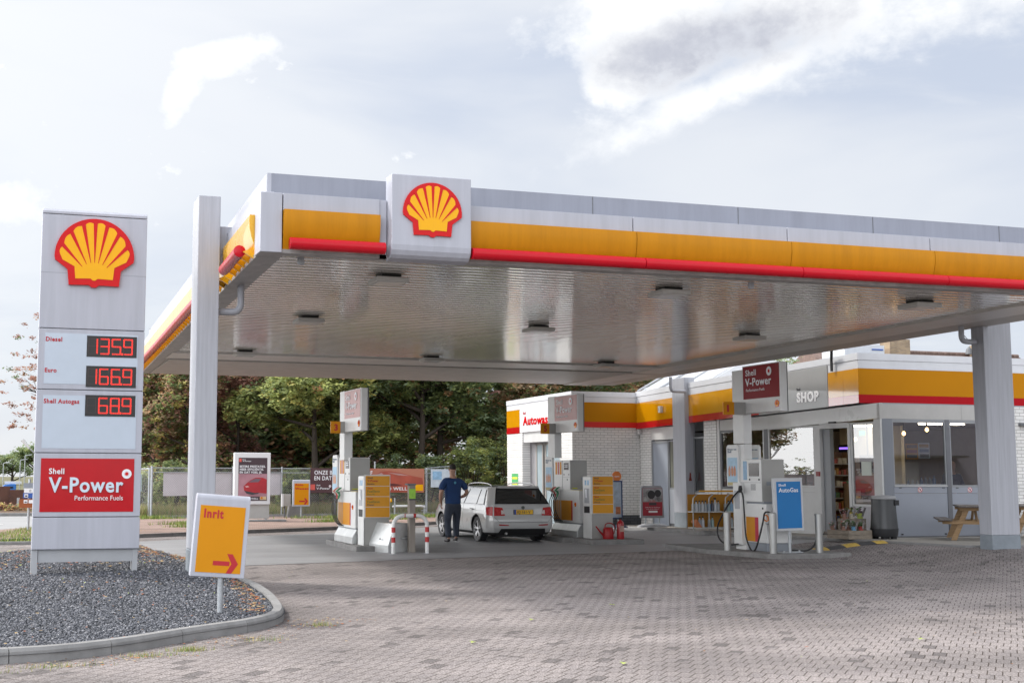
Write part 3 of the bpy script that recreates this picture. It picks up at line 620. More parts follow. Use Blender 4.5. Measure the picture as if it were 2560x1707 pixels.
# shell sign box breaking through the front edge
g = G(); xa, xb = 5.03, 6.21; pr_ = [(-0.20, 5.86), (-0.20, 4.86)] + [(-0.20 + 0.17 * (1 - math.cos(a)), 4.86 - 0.19 * math.sin(a)) for a in (0.4, 0.8, 1.2, PI/2)] + [(0.10, 4.655), (0.10, 5.86)]
g.prism([(CY0 + o, z) for o, z in pr_], 'x', xa, xb); sb = g.build('sign_box', white, can, bevel=0.012)
shell_emblem((5.625, CY0 - 0.20, 5.325), 0.435, can, th=0.03)
# luminaires: 3 x 3 under the soffit
lampg = mat('lamp_housing', (0.48, 0.47, 0.45), 0.4, var=0.1); lens = mat('lamp_lens', (0.62, 0.62, 0.60), 0.2, var=0.05)
def soffit_lamp(x, y):
    z = cz(y) + 0.04; t = thing('canopy_light', 'x', 'light', (x, y, z), 'square lamps under the canopy')
    g = G(); g.box((x-.16, y-.16, z-.05), (x+.16, y+.16, z)); g.build('mount', black, t)
    g = G(); g.box((x-.26, y-.26, z-.13), (x+.26, y+.26, z-.052)); g.build('housing', lampg, t, bevel=0.015)
    g = G(); g.box((x-.21, y-.21, z-.138), (x+.21, y+.21, z-.131)); g.build('lens', lens, t)
    return t
lamp0 = soffit_lamp(5.55, 18.75); rowsn = ['nearest', 'middle', 'farthest']; coln = ['left', 'middle', 'right']
for j, yy in enumerate((18.6, 24.0, 30.9)):
    for i, xx in enumerate((5.5, 10.3, 15.2)):
        lb = f'square canopy lamp in the {rowsn[j]} row, {coln[i]} of its three'
        if i == 0 and j == 0: lamp0['label'] = lb; continue
        dup(lamp0, (xx, yy, cz(yy) + 0.04), lb)
for x, y, lb in ((3.9, 17.55, 'small dome camera under the canopy beside the corner above the leftmost pump'), (11.2, 17.6, 'small white spot lamp under the canopy front edge near the middle')):
    z = cz(y) + .035; t = thing('security_camera' if x < 5 else 'spot_lamp', lb, 'camera' if x < 5 else 'lamp', (x, y, z))
    g = G(); g.lathe((x, y, z), [(0.05, 0), (0.05, -0.02), (0.02, -.025)], 14); g.build('base', weath, t)
    g = G(); g.lathe((x, y, z), [(0.045, -.025), (0.055, -.06), (0.045, -.10), (0.01, -.115)], 14); shade(g.build('dome', weath if x > 5 else greyp, t))
# columns
def column(x0, x1, y0, y1, z0, z1, label, foot=0.5):
    t = thing('canopy_column', label, 'column', ((x0+x1)/2, (y0+y1)/2, z0), 'canopy columns')
    g = G(); g.box((x0, y0, z0 + foot), (x1, y1, z1)); g.build('shaft', weath, t, bevel=0.012)
    g = G(); g.box((x0 - .003, y0 - .003, z0), (x1 + .003, y1 + .003, z0 + foot)); g.build('foot', mat('column_foot_grey', (0.22, 0.25, 0.28), 0.5, var=0.2), t, bevel=0.012)
    return t
c1 = column(2.80, 3.15, 20.1, 20.75, 0.0, 6.08, 'tall weathered white canopy column standing in the gravel behind the small entrance sign')
g = G(); g.box((3.15, 20.25, 5.0), (3.45, 20.6, 5.62)); g.build('bracket', weath, c1)
g = G(); g.tube(catmull([(3.10, 20.3, 4.25), (3.35, 20.3, 4.25), (3.47, 20.3, 4.27), (3.53, 20.3, 4.36), (3.53, 20.3, 4.52), (3.53, 20.3, 4.75)], 4), 0.055, 12); shade(g.build('drain_pipe', weath, c1))
g = G(); g.box((3.16, 20.12, 0.10), (3.45, 20.5, 0.16)); g.box((3.2, 20.2, 0.05), (3.24, 20.3, .3)); g.build('base_plate', greyd, c1)
c2 = column(18.74, 19.42, 21.1, 21.45, 0.16, 4.9, 'wide white canopy column at the right end of the forecourt before the picnic table', foot=0.36)
g = G(); g.tube(catmull([(18.72, 21.3, 4.38), (18.5, 21.3, 4.38), (18.42, 21.3, 4.40), (18.38, 21.3, 4.47), (18.38, 21.3, 4.6), (18.38, 21.3, 4.8)], 4), 0.055, 12); shade(g.build('drain_pipe', weath, c2))
c3 = column(19.86, 20.22, 35.05, 35.8, 0.08, 4.66, 'white canopy column at the shop front beside the oil rack', foot=0.45)
g = G(); g.tube(catmull([(19.88, 35.0, 4.22), (19.5, 35.0, 4.22), (19.42, 35.0, 4.24), (19.38, 35.0, 4.32), (19.38, 35.0, 4.45), (19.38, 35.0, 4.65)], 4), 0.05, 10); shade(g.build('drain_pipe', weath, c3))
g = G(); g.prism([(19.96, 1.5), (20.06, 1.5), (20.03, 1.62), (20.03, 1.72), (20.0, 1.76), (19.99, 1.72), (19.985, 1.62)], 'y', 35.03, 35.05); g.build('wall_hook', mat('rust_red', (0.2, 0.03, 0.02), 0.5), c3)
# ============================================================ PRICE PYLON
px0, px1, py0, py1 = 0.43, 2.07, 20.8, 21.15
pyl = thing('price_pylon', 'tall grey white fuel price pylon with red digits standing in the gravel', 'price sign', ((px0+px1)/2, (py0+py1)/2, 0))
def pbox(nm, z0, z1, m=white, o=0.0, bev=0.008): 
    g = G(); g.box((px0 + o, py0 + o, z0), (px1 - o, py1 - o, z1)); return g.build(nm, m, pyl, bevel=bev)
g = G(); cap = [(py0 - 0.0, 5.78), (py0 + 0.0, 5.82), (py0 + 0.05, 5.86), (py0 + .12, 5.875), (py1 - .12, 5.875), (py1 - .05, 5.86), (py1, 5.82), (py1, 5.78)]
g.prism(cap, 'x', px0 + .0, px1 - .0); g.build('top_cap', white, pyl, bevel=0.004)
pbox('emblem_panel', 3.95, 5.768); 
pp1 = pbox('price_panel', 2.985, 3.938); pp2 = pbox('price_panel', 1.995, 2.973); pv = pbox('fuel_ad_panel', 1.0, 1.983); pbox('skirt_panel', 0.50, 0.988)
pbox('core', 0.6, 5.8, greyd, 0.02, 0)
g = G(); g.box((px0 + .001, py0 - .002, 4.83), (px1 - .001, py0, 4.835)); g.build('panel_joint', greym, pyl)
shell_emblem((1.25, py0, 5.10), 0.62, pyl, th=0.05)
def ppanel(z0, z1, par):
    g = G(); g.box((px0 + .10, py0 - .004, z0), (px1 - .10, py0 + .01, z1)); return g.build('display_face', priceg, par)
ppanel(3.07, 3.87, pp1); ppanel(2.06, 2.89, pp2)
SEG = {'0': 'abcdef', '1': 'bc', '2': 'abged', '3': 'abgcd', '4': 'fgbc', '5': 'afgcd', '6': 'afgedc', '8': 'abcdefg', '9': 'abcdfg', ' ': ''}
def led(s, xr, z0, h, par):
    w = h * 0.55; step = h * 0.775; n = 4
    xl = xr - step * n - 0.02
    g = G(); g.box((xl, py0 - .012, z0 - .05), (xr + .03, py0 - .004, z0 + h + .05)); b = g.build('led_board', led_off, par)
    on = G(); ondone = 0; off = G(); r = h * 0.024; dn = 6
    def dot(G_, x, z): G_.add([(x - r, py0 - .017, z), (x, py0 - .017, z - r), (x + r, py0 - .017, z), (x, py0 - .017, z + r)], [(0, 1, 2, 3)])
    for i, ch in enumerate(s):
        x0 = xl + 0.03 + i * step; x1 = x0 + w; zm = z0 + h / 2; e = h * 0.05
        segs = {'a': ((x0, z0 + h), (x1, z0 + h)), 'g': ((x0, zm), (x1, zm)), 'd': ((x0, z0), (x1, z0)), 'f': ((x0, zm), (x0, z0 + h)), 'b': ((x1, zm), (x1, z0 + h)), 'e': ((x0, z0), (x0, zm)), 'c': ((x1, z0), (x1, zm))}
        for k, (p, q) in segs.items():
            lit = k in SEG[ch]; T = on if lit else off
            for row in ((-1, 1) if lit else (0,)):
                o = row * h * 0.028; hor = k in 'agd'
                for j in range(9):
                    t = (j + 0.3) / 8.6; x = p[0] + (q[0]-p[0]) * t; z = p[1] + (q[1]-p[1]) * t
                    dot(T, x + (0 if hor else o), z + (o if hor else 0))
        if i == 2:
            for a in (0, 1, 2):
                for b_ in (0, 1, 2): dot(on, x1 + (step - w) * 0.32 + a * r * 1.5, z0 - r + b_ * r * 1.5)
        if on.v: on.build('lit_digit', ledm, b); on = G()
    off.build('unlit_dots', ledd, b)
led('1359', 1.92, 3.56, 0.235, pp1); led('1669', 1.92, 3.08, 0.235, pp1); led(' 689', 1.92, 2.62, 0.235, pp2)
text('Diesel', (0.54, py0 - .006, 3.74), 0.066, 0.25, redt, pp1, bold=0.07); text('Euro', (0.54, py0 - .006, 3.25), 0.066, 0.18, redt, pp1, bold=0.07); text('Shell Autogas', (0.54, py0 - .006, 2.765), 0.066, 0.54, redt, pp2, bold=0.07)
g = G(); g.box((px0 + .10, py0 - .006, 1.075), (px1 - .11, py0 + .01, 1.905)); vf = g.build('red_face', vpred, pv)
text('Shell', (0.655, py0 - .014, 1.665), 0.085, 0.23, whitet, vf, bold=0.035); text('V-Power', (0.655, py0 - .018, 1.385), 0.225, 1.14, mat('vp_silver', (0.58, 0.66, 0.74), 0.35, var=0.02), vf, bold=0.05, depth=0.016)
text('Performance Fuels', (1.055, py0 - .014, 1.255), 0.075, 0.74, whitet, vf, bold=0.0)
def rosette(c, r, par, face='-y', m1=None, m2=None):
    E = Matrix.Translation(c) @ Euler(FACE[face]).to_matrix().to_4x4(); g = G(); N_ = 24
    vs = [E @ Vector((math.cos(2*PI*k/N_)*r, math.sin(2*PI*k/N_)*r, 0.004)) for k in range(N_)]; g.add(vs, [tuple(range(N_))]); o = g.build('rosette', m1 or whitet, par)
    g = G(); vs = []; M_ = 12
    for k in range(M_ * 2):
        q = 0.26 * r if k % 2 else 0.62 * r; a = PI * k / M_ + (0.18 if k % 2 == 0 else 0); vs.append(E @ Vector((math.cos(a)*q, math.sin(a)*q, 0.007)))
    vs.append(E @ Vector((0, 0, 0.007))); n = len(vs) - 1
    g.add(vs, [(i, (i+1) % n, n) for i in range(n)]); g.build('sun_wheel', m2 or redb, o); return o
rosette((1.845, py0 - .010, 1.668), 0.075, vf)
g = G(); g.box((px0 + .10, py0 + .06, 0.30), (px1 - .08, py1 - .06, 0.502)); g.build('crossbeam', greyp, pyl)
for a, b, c in ((px0 + .0, px0 + .095, 0.0), (px1 - .10, px1 - .02, 0.1)):
    g = G(); g.box((a, py0 + .04, c + .02), (b, py1 - .04, 0.50)); lg = g.build('leg', greyp, pyl)
    g = G(); g.box((a - .12, py0 - .02, c), (b + .12, py1 + .02, c + .03)); 
    for bx in (a - .08, b + .08): g.lathe((bx, py0 + .05, c + .03), [(.02, 0), (.02, .035), (.008, .05)], 8)
    g.build('foot_plate', concrete, lg)
g = G(); g.tube([(px1 - .13, py0 + .1, .31), (px1 - .17, py0 + .05, .12)], .006, 6); g.build('cable', black, pyl)
# ============================================================ ENTRANCE SIGN
def shield_sign(x0, x1, y, z0, z1, label, name, foot_z, post_m, cat='sign', th=0.12, face_in=0.05, cap=0.13, post_r=0.032, px=None):
    xm = px or (x0 + x1) / 2; t = thing(name, label, cat, (xm, y, foot_z))
    g = G(); n = 8; pr_ = [(y, z0), (y, z1 - .05)] + [(y + .05 - .05*math.cos(a), z1 - .05 + .05*math.sin(a)) for a in (0.4, 0.8, 1.2, PI/2)] + [(y + th - .05 + .05*math.sin(a), z1 - .05 + .05*math.cos(a)) for a in (0.4, .8, 1.2, PI/2)] + [(y + th, z0)]
    g.prism(pr_, 'x', x0, x1); fr = g.build('panel', white, t, bevel=0.006)
    g = G(); g.box((x0 + face_in, y - .004, z0 + face_in), (x1 - face_in, y + .01, z1 - cap)); fc = g.build('face', yellowo, fr)
    g = G(); g.tube([(xm, y + th/2, foot_z), (xm, y + th/2, z0 + .02)], post_r, 14); g.build('post', post_m, t)
    return t, fc
def arrow(x0, x1, zc, h, y, par, m=redt):
    g = G(); w = x1 - x0; s = h * 0.115
    g.add([(x0, y, zc - s), (x1 - w*.34, y, zc - s), (x1 - w*.34, y, zc + s), (x0, y, zc + s)], [(0,1,2,3)])
    a = x1 - w * .46; g.add([(a, y, zc + h/2), (a + w*.22, y, zc + h/2), (x1, y, zc), (a + w*.22, y, zc - h/2), (a, y, zc - h/2), (x1 - w*.26, y, zc)], [(0,5,2,1), (5,4,3,2)])
    return g.build('arrow', m, par)
s1, f1 = shield_sign(2.015, 2.635, 14.8, 0.50, 1.435, 'slanted looking yellow entrance sign reading Inrit with a red arrow', 'entrance_sign', 0.06, galv, px=2.405)
text('Inrit', (2.11, 14.795, 1.17), 0.095, 0.225, redt, f1, bold=0.09); arrow(2.26, 2.55, 0.66, 0.22, 14.794, f1)
# it leans: skew like the real one (wider foot to the left)
s1.children[0].rotation_euler = (0, math.radians(4.2), 0)
# ============================================================ PUMP ISLANDS
pumpw = mat('pump_white', (0.68, 0.68, 0.67), 0.34, var=0.08, scale=3); pumpg = mat('pump_side_grey', (0.34, 0.335, 0.32), 0.36, var=0.08, scale=2)
stickb = mat('sticker_blue', (0.25, 0.42, 0.60), 0.4, var=0.3, scale=9); stickr = mat('sticker_red', (0.5, 0.12, 0.1), 0.4, var=0.3, scale=9); postc = mat('poster_sky_blue', (0.33, 0.52, 0.68), 0.35, var=0.2, scale=5)
nozg = mat('nozzle_green', (0.02, 0.22, 0.09), 0.4); nozr = mat('nozzle_red', (0.5, 0.02, 0.02), 0.4); nozk = mat('nozzle_black', (0.03, 0.03, 0.03), 0.4); nozw = mat('nozzle_cream', (0.6, 0.58, 0.53), 0.4)
screen = mat('dark_display', (0.04, 0.03, 0.03), 0.15, var=0.2)
tan = mat('tan_top', (0.50, 0.42, 0.2), 0.5)
islc = mat('island_concrete', (0.20, 0.195, 0.19), 0.85, var=0.35, scale=3, bump=.4, speck=.1)
def shape_poster(g, x, ys, zs, m): pass
def pump_sign(X, Y, z0, num, label):
    """pole rising from the pump with the ad board and the number plate"""
    t = thing('pump_sign', label, 'sign', (X + .1, Y, z0), 'ad boards on poles over the pumps')
    g = G(); g.box((X, Y, z0 - .9 + .86), (X + 0.20, Y + 0.42, z0 + 1.55)); g.build('pole', pumpw, t, bevel=.008)
    zb = 0.98 + z0 - 0.4; B0, B1 = z0 + 0.60, z0 + (1.54 if num != '1' else 1.62)
    g = G(); ya, yb = Y - 1.42, Y - .003; xs = X
    g.prism([(xs + .02, ya), (xs, ya + .02), (xs, yb), (xs + .17, yb), (xs + .17, ya + .02), (xs + .15, ya)], 'z', B0, B1); bd = g.build('board', pumpw, t, bevel=.008)
    g = G(); g.box((xs + .17, ya + .03, B0 + .0), (xs + .20, yb - .03, B1)); g.build('back_frame', greyd, bd)
    g = G(); g.box((xs - .006, ya + .03, B0 + .30), (xs + .002, yb - .03, B1 - .02)); fc = g.build('red_face', vpfade, bd)
    fx = xs - .010
    text('Shell', (fx, yb - .14, B1 - .22), 0.125, 0.40, whitet, fc, '-x', bold=0.03); text('V-Power', (fx - .004, yb - .13, B1 - .44), 0.165, 0.98, whitet, fc, '-x', bold=0.035)
    text('Performance Fuels', (fx, yb - .15, B1 - .56), 0.06, 0.70, whitet, fc, '-x', bold=0.0)
    rosette((fx - .003, ya + .38, B1 - .17), 0.095, fc, '-x', whitet, redb)
    shell_emblem((xs - .001, ya + .13, B0 + .15), 0.085, bd, '-x', th=.006)
    nz = z0 + 0.57; nx0, nx1 = {'3': (-.35, -.12), '5': (-.43, -.19), '1': (-.55, -.29)}[num]
    g = G(); g.box((X + nx0, Y - .12, nz), (X + nx1, Y - .08, nz + .27)); npl = g.build('number_plate', yellowo, t, bevel=.004)
    g = G(); g.box((X + nx1, Y - .115, nz), (X - .012, Y - .085, nz + .27)); g.build('plate_arm', pumpg, t)
    text(num, (X + nx0 + .08, Y - .124, nz + .065), 0.14, 0.085 if num != '1' else .05, redt, npl, bold=0.09)
    return t
vpfade = mat('sun_faded_red', (0.46, 0.22, 0.21), 0.35, var=0.12, scale=2)
def poster_board(X, Y, z, label):
    t = thing('poster_board', label, 'poster', (X, Y + .2, z), 'poster boards beside the pumps')
    g = G(); n = 5; w0, w1, h = Y, Y + .47, .90
    pl = [(w0, z), (w1, z), (w1, z + h - .05), (w1 - .05, z + h), (w0 + .05, z + h), (w0, z + h - .05)]
    g.prism(pl, 'x', X, X + .05); p = g.build('board', pumpw, t, bevel=.006)
    text('Nieuw van\nShell', (X - .004, w1 - .05, z + .78), 0.045, 0.36, mat('lettering_blue_grey', (0.12, 0.17, 0.25), .5, var=0), p, '-x', bold=.01)
    g = G(); g.box((X - .004, w0 + .04, z + .06), (X + .001, w1 - .04, z + .62)); f = g.build('picture', postc, p)
    g = G(); g.box((X - .006, w0 + .04, z + .02), (X - .003, w1 - .04, z + .09)); g.build('strip', tan, f)
    for k, (a, b) in enumerate(((.14, .20), (.24, .31), (.35, .41))):
        g = G(); g.lathe((0, 0, 0), [(.03, 0), (.045, .05), (.045, .15), (.018, .2), (.018, .22)], 8)
        g.v = [(X - .006 + .02*v[0]*0.3, w0 + a + v[1], z + .22 + v[2]) for v in g.v]; g.build('bottle_picture', mat('picture_orange', (0.6, 0.28, 0.16), .5, var=.4, scale=20), f)
    return t
def nozzle(g, x, y, z, m1, m2, par):
    h = G(); h.tube([(x - .02, y, z - .05), (x - .04, y, z + .02), (x - .10, y, z + .05), (x - .03, y, z + .11), (x + .02, y, z + .14)], [.018, .026, .022, .02, .012], 8); n = shade(h.build('nozzle', m1, par))
    h = G(); h.tube([(x - .04, y, z - .04), (x - .055, y, z - .12)], [.024, .018], 8); h.build('grip', m2, n); return n
def fuel_pump(X, Y, z0, label, nozzles=4, yl=True, low=0.0):
    """dispenser: front (hoses, display) faces -x, the plain side faces -y"""
    t = thing('fuel_pump', label, 'fuel pump', (X + .24, Y + .5, z0), 'fuel pumps')
    H = z0
    g = G(); g.box((X, Y, H + 1.17), (X + .48, Y + 1.0, H + 1.93)); hd = g.build('head', pumpw, t, bevel=.012)
    g = G(); g.box((X + .008, Y - .006, H + 1.18), (X + .475, Y + .002, H + 1.92)); g.build('side_cover', pumpg, hd)
    g = G(); g.box((X - .02, Y - .58, H + 0.34), (X + .50, Y + 1.02, H + 1.155)); cb = g.build('cabinet', pumpw, t, bevel=.01)
    g = G(); g.box((X + .02, Y - .56, H + 1.14), (X + .48, Y - .01, H + 1.166)); g.build('cabinet_top', tan, cb)
    g = G(); g.box((X - .026, Y - .12, H + .40), (X - .018, Y + .96, H + .90)); yp = g.build('yellow_panel', yellowo, cb)
    g = G(); g.box((X - .028, Y - .18, H + .40), (X - .02, Y - .12, H + .90)); g.build('red_edge', redt, cb)
    shell_emblem((X - .022, Y - .36, H + .80), .06, cb, '-x', th=.004)
    g = G(); g.box((X + .0, Y - .56, H + .22), (X + .48, Y + 1.0, H + .335)); g.build('plinth_gap', greym, t)
    g = G(); g.prism([(Y - .05, H + .0), (Y - .05, H + .14), (Y + .0, H + .0)], 'x', X, X + .01)
    g = G(); g.prism([(X - .10, H + .0), (X - .10, H + .15), (X - .0, H + .32), (X + .10, H + .32), (X + .10, H + .0)], 'y', Y - .62, Y + 1.0); g.box((X + .1, Y - .5, H), (X + .46, Y + 1, H + .215)); g.build('kick_plate', alu, t, bevel=.008)
    # display, stickers, locks
    g = G(); g.box((X - .008, Y + .08, H + 1.68), (X + .004, Y + .36, H + 1.86)); fr = g.build('display', screen, hd)
    g = G(); g.box((X - .010, Y + .12, H + 1.75), (X - .007, Y + .32, H + 1.765)); g.box((X - .010, Y + .12, H + 1.80), (X - .007, Y + .32, H + 1.81)); g.build('digits', whitet, fr)
    for k, mm in enumerate((yellowo, stickr, yellowo)):
        g = G(); g.box((X - .006, Y + .52 + k*.14, H + 1.56), (X + .002, Y + .61 + k*.14, H + 1.88)); g.build('sticker', mm, hd)
    g = G()
    for yy, zz in ((Y + .06, 1.56), (Y + .36, 1.56), (Y + .16, 1.43)): g.prism([(yy - .015, H + zz - .02), (yy + .015, H + zz - .02), (yy + .015, H + zz + .02), (yy - .015, H + zz + .02)], 'x', X - .006, X)
    g.build('lock', black, hd)
    g = G(); g.box((X - .006, Y + .02, H + 1.49), (X + .001, Y + .44, H + 1.494)); g.box((X - .006, Y + .45, H + 1.18), (X + .001, Y + .456, H + 1.92)); g.build('door_seam', greyd, hd)
    g = G(); g.box((X + .30, Y - .012, H + 1.42), (X + .44, Y - .005, H + 1.49)); g.build('type_plate', greym, hd)
    g = G(); g.box((X + .06, Y - .012, H + 1.20), (X + .2, Y - .005, H + 1.225)); g.build('warning_sticker', mat('sticker_lime', (0.55, 0.6, 0.03), .5), hd)
    ns = [(nozw, nozk), (nozr, nozk), (nozw, nozr), (nozg, nozg)][:nozzles]
    for k, (a, b) in enumerate(ns):
        yy = Y + .88 - k * .12; nozzle(None, X - .08, yy, H + 1.10, a, b, t)
        h = G(); pth = catmull([(X - .125, yy, H + 1.02), (X - .19, yy + .0, H + .85), (X - .185, yy - .02, H + .62), (X - .11, yy - .05, H + .44), (X - .03, yy - .1, H + .36)], 5)
        h.tube(pth, .010, 7); shade(h.build('hose', black, t))
        h = G(); h.tube([(X - .045, yy - .03, H + 1.16), (X - .045, yy - .03, H + .36)], .006, 6); h.build('hose_cable', steel, t)
    g = G(); g.box((X - .06, Y + .42, H + 1.16), (X - .0, Y + .98, H + 1.20)); g.build('nozzle_shelf', pumpw, t)
    return t
def service_totem(X, Y, z0, label):
    t = thing('service_totem', label, 'price totem', (X + .3, Y + .22, z0), 'price board totems on the pump islands')
    g = G(); g.box((X, Y, z0), (X + .58, Y + .45, z0 + 1.52)); b = g.build('body', pumpg, t, bevel=.008)
    g = G(); g.box((X - .01, Y + .0, z0 + 0.0), (X + .02, Y + .46, z0 + 1.50)); wp = g.build('front_panel', pumpw, b, bevel=.004)
    g = G(); g.box((X - .016, Y + .1, z0 + .86), (X - .008, Y + .36, z0 + 1.22)); g.build('towel_box', greyp, wp)
    g = G(); g.add([(X - .03, Y + .2, z0 + 1.20), (X - .03, Y + .28, z0 + 1.2), (X - .035, Y + .26, z0 + 1.0), (X - .03, Y + .17, z0 + .98)], [(0,1,2,3)]); g.build('paper_towel', whitet, wp)
    g = G(); g.box((X - .016, Y + .08, z0 + .62), (X - .008, Y + .38, z0 + .78)); g.build('bin_slot', black, wp)
    g = G(); g.box((X - .014, Y + .10, z0 + 1.30), (X - .008, Y + .2, z0 + 1.42)); g.box((X - .014, Y + .25, z0 + 1.30), (X - .008, Y + .34, z0 + 1.42)); g.build('icon_sticker', stickb, wp)
    g = G(); g.box((X + .01, Y - .03, z0 + .60), (X + .59, Y + .0, z0 + 1.54)); fr = g.build('board_frame', mat('board_white', (.6, .6, .6), .4), b)
    oy = mat('board_amber', (0.62, 0.27, 0.003), 0.42, var=0.06)
    for k in range(4):
        za = z0 + .615 + k * .228
        g = G(); g.box((X + .025, Y - .036, za), (X + .575, Y - .029, za + .215)); bb = g.build('price_row', oy, fr)
        if k == 3: ls = (('Shell', .12, .155, darkt, .035), ('V-Power', .25, .085, redt, .05), ('Benzine', .16, .025, darkt, .033))
        elif k == 2: ls = (('Shell', .12, .155, redt, .035), ('FuelSave', .28, .085, greent, .05), ('Euro 95', .16, .025, greent, .033))
        elif k == 1: ls = (('Shell', .12, .155, redt, .035), ('FuelSave', .28, .085, greent, .05), ('Diesel', .15, .025, darkt, .033))
        else: ls = ()
        for s, w, dz, mm, hh in ls: text(s, (X + .065, Y - .039, za + dz), hh, w, mm, bb, bold=.035, depth=.002)
    return t
def island(pts, h, label, m=islc):
    cx = sum(p[0] for p in pts) / len(pts); cy = sum(p[1] for p in pts) / len(pts)
    g = G(); g.prism(pts, 'z', -.02, h); o = g.build('pump_island', m, None, bevel=.02); tag(o, label, 'kerb island', 'raised islands under the pumps'); return o
island([(7.32, 27.1), (8.35, 27.1), (8.35, 30.1), (7.38, 30.1), (7.38, 28.1), (7.32, 28.0)], .12, 'low concrete island carrying the leftmost pump and its price board')
island([(13.55, 28.45), (14.95, 28.45), (14.95, 32.8), (13.30, 32.8), (13.30, 29.6), (13.55, 29.5)], .12, 'low dark concrete island carrying the pump right of the white car')
island([(14.50, 24.8), (14.85, 22.95), (15.05, 22.8), (16.75, 22.85), (16.75, 26.8), (14.60, 26.8)], .10, 'pale concrete island carrying the gas pump and three steel bollards')
pa = fuel_pump(7.55, 28.55, .12, 'white fuel pump with black and red hoses on the leftmost island')
fuel_pump(13.84, 30.3, .12, 'white fuel pump with hanging hoses right of the parked car')
pump_sign(7.45, 28.7, 2.03, '3', 'faded ad board with a yellow plate 3 above the leftmost pump')
pump_sign(13.62, 30.75, 2.15, '5', 'pink faded ad board with a yellow plate 5 above the middle pump')
poster_board(7.52, 29.60, 1.22, 'narrow poster board seen edge on behind the leftmost pump'); poster_board(13.82, 31.36, 1.25, 'narrow blue poster board left of the middle pump')
service_totem(7.56, 27.35, .12, 'white and amber price board totem in front of the leftmost pump')
service_totem(13.83, 29.04, .12, 'white and amber price board totem beside the red watering can')
# ---- gas pump (single hose, facing the left), its sign, bollards
PX, PY, PZ = 15.22, 23.6, .10
t = thing('gas_pump', 'white autogas pump with a looped black hose behind the blue sign', 'fuel pump', (PX + .3, PY + .5, PZ), 'fuel pumps')
g = G(); g.box((PX + .0, PY + .12, PZ + 1.02), (PX + .56, PY + .9, PZ + 1.92)); hd = g.build('head', pumpw, t, bevel=.012)
g = G(); g.box((PX + .01, PY + .112, PZ + 1.03), (PX + .55, PY + .121, PZ + 1.91)); g.build('side_cover', pumpg, hd)
g = G(); g.box((PX + .02, PY - .0, PZ + .17), (PX + .62, PY + 1.15, PZ + .98)); cb = g.build('cabinet', pumpw, t, bevel=.012)
g = G(); g.box((PX + .05, PY + .12, PZ + .975), (PX + .55, PY + 1.05, PZ + 1.03)); g.build('neck', greym, t)
g = G(); g.box((PX + .05, PY + .03, PZ), (PX + .6, PY + 1.12, PZ + .175)); g.build('plinth', greym, t)
g = G(); g.box((PX + .012, PY + .40, PZ + .19), (PX + .019, PY + 1.0, PZ + .70)); g.build('yellow_panel', yellowo, cb)
g = G(); g.box((PX + .010, PY + .30, PZ + .19), (PX + .018, PY + .42, PZ + .70)); g.build('red_edge', mat('pump_red_stripe', (.45, .02, .05), .4), cb)
g = G(); g.box((PX - .008, PY + .2, PZ + 1.56), (PX + .003, PY + .58, PZ + 1.84)); g.build('display', screen, hd)
g = G(); g.box((PX - .006, PY + .66, PZ + 1.48), (PX + .003, PY + .80, PZ + 1.88)); g.build('sticker', stickb, hd)
g = G(); 
for yy, zz in ((PY + .2, 1.49), (PY + .56, 1.49)): g.box((PX - .008, yy - .02, PZ + zz - .02), (PX, yy + .02, PZ + zz + .02))
for yy in (PY + .12, PY + .8): g.box((PX + .012, yy - .02, PZ + .87), (PX + .02, yy + .02, PZ + .91))
g.build('lock', black, hd)
g = G(); g.box((PX - .006, PY + .14, PZ + 1.425), (PX, PY + .88, PZ + 1.43)); g.build('door_seam', greyd, hd)
for k in range(6):
    g = G(); g.box((PX - .006, PY + .34, PZ + 1.27 + k*.022), (PX, PY + .52, PZ + 1.28 + k*.022)); g.build('instruction_line', darkt, hd)
g = G(); g.box((PX + .38, PY + .105, PZ + 1.06), (PX + .52, PY + .112, PZ + 1.14)); g.build('warning_sticker', MATS['sticker_lime'], hd)
g = G(); g.box((PX + .12, PY + .105, PZ + 1.37), (PX + .30, PY + .112, PZ + 1.45)); g.build('type_plate', greym, hd)
g = G(); g.box((PX - .07, PY + .80, PZ + .1), (PX + .0, PY + 1.12, PZ + 1.42)); g.build('hose_mast', pumpw, t, bevel=.008)
g = G(); g.box((PX - .078, PY + .86, PZ + .86), (PX - .07, PY + 1.05, PZ + 1.25)); g.build('breakaway_cover', greyp, t)
g = G(); g.tube([(PX - .10, PY + .78, PZ + 1.36), (PX - .10, PY + .78, PZ + 1.28), (PX - .1, PY + .80, PZ + 1.22)], [.03, .045, .03], 8); g.build('hose_clamp', black, t)
h = G(); h.tube(catmull([(PX - .1, PY + .80, PZ + 1.27), (PX - .12, PY + 1.05, PZ + 1.1), (PX - .12, PY + 1.45, PZ + .75), (PX - .12, PY + 1.7, PZ + .45), (PX - .12, PY + 1.65, PZ + .2), (PX - .10, PY + 1.35, PZ + .08), (PX - .05, PY + .9, PZ + .12)], 6), .018, 8); shade(h.build('hose', black, t))
h = G(); h.tube(catmull([(PX - .1, PY + .78, PZ + 1.27), (PX - .14, PY + .62, PZ + 1.15), (PX - .16, PY + .55, PZ + .8), (PX - .15, PY + .52, PZ + .3), (PX - .12, PY + .4, PZ + .03), (PX - .14, PY + .22, PZ + .02), (PX - .14, PY + .08, PZ + .2), (PX - .10, PY - .05, PZ + .6), (PX - .08, PY - .1, PZ + .8), (PX - .05, PY - .22, PZ + .82), (PX + .0, PY - .25, PZ + .74)], 6), .018, 8); shade(h.build('hose', black, t))
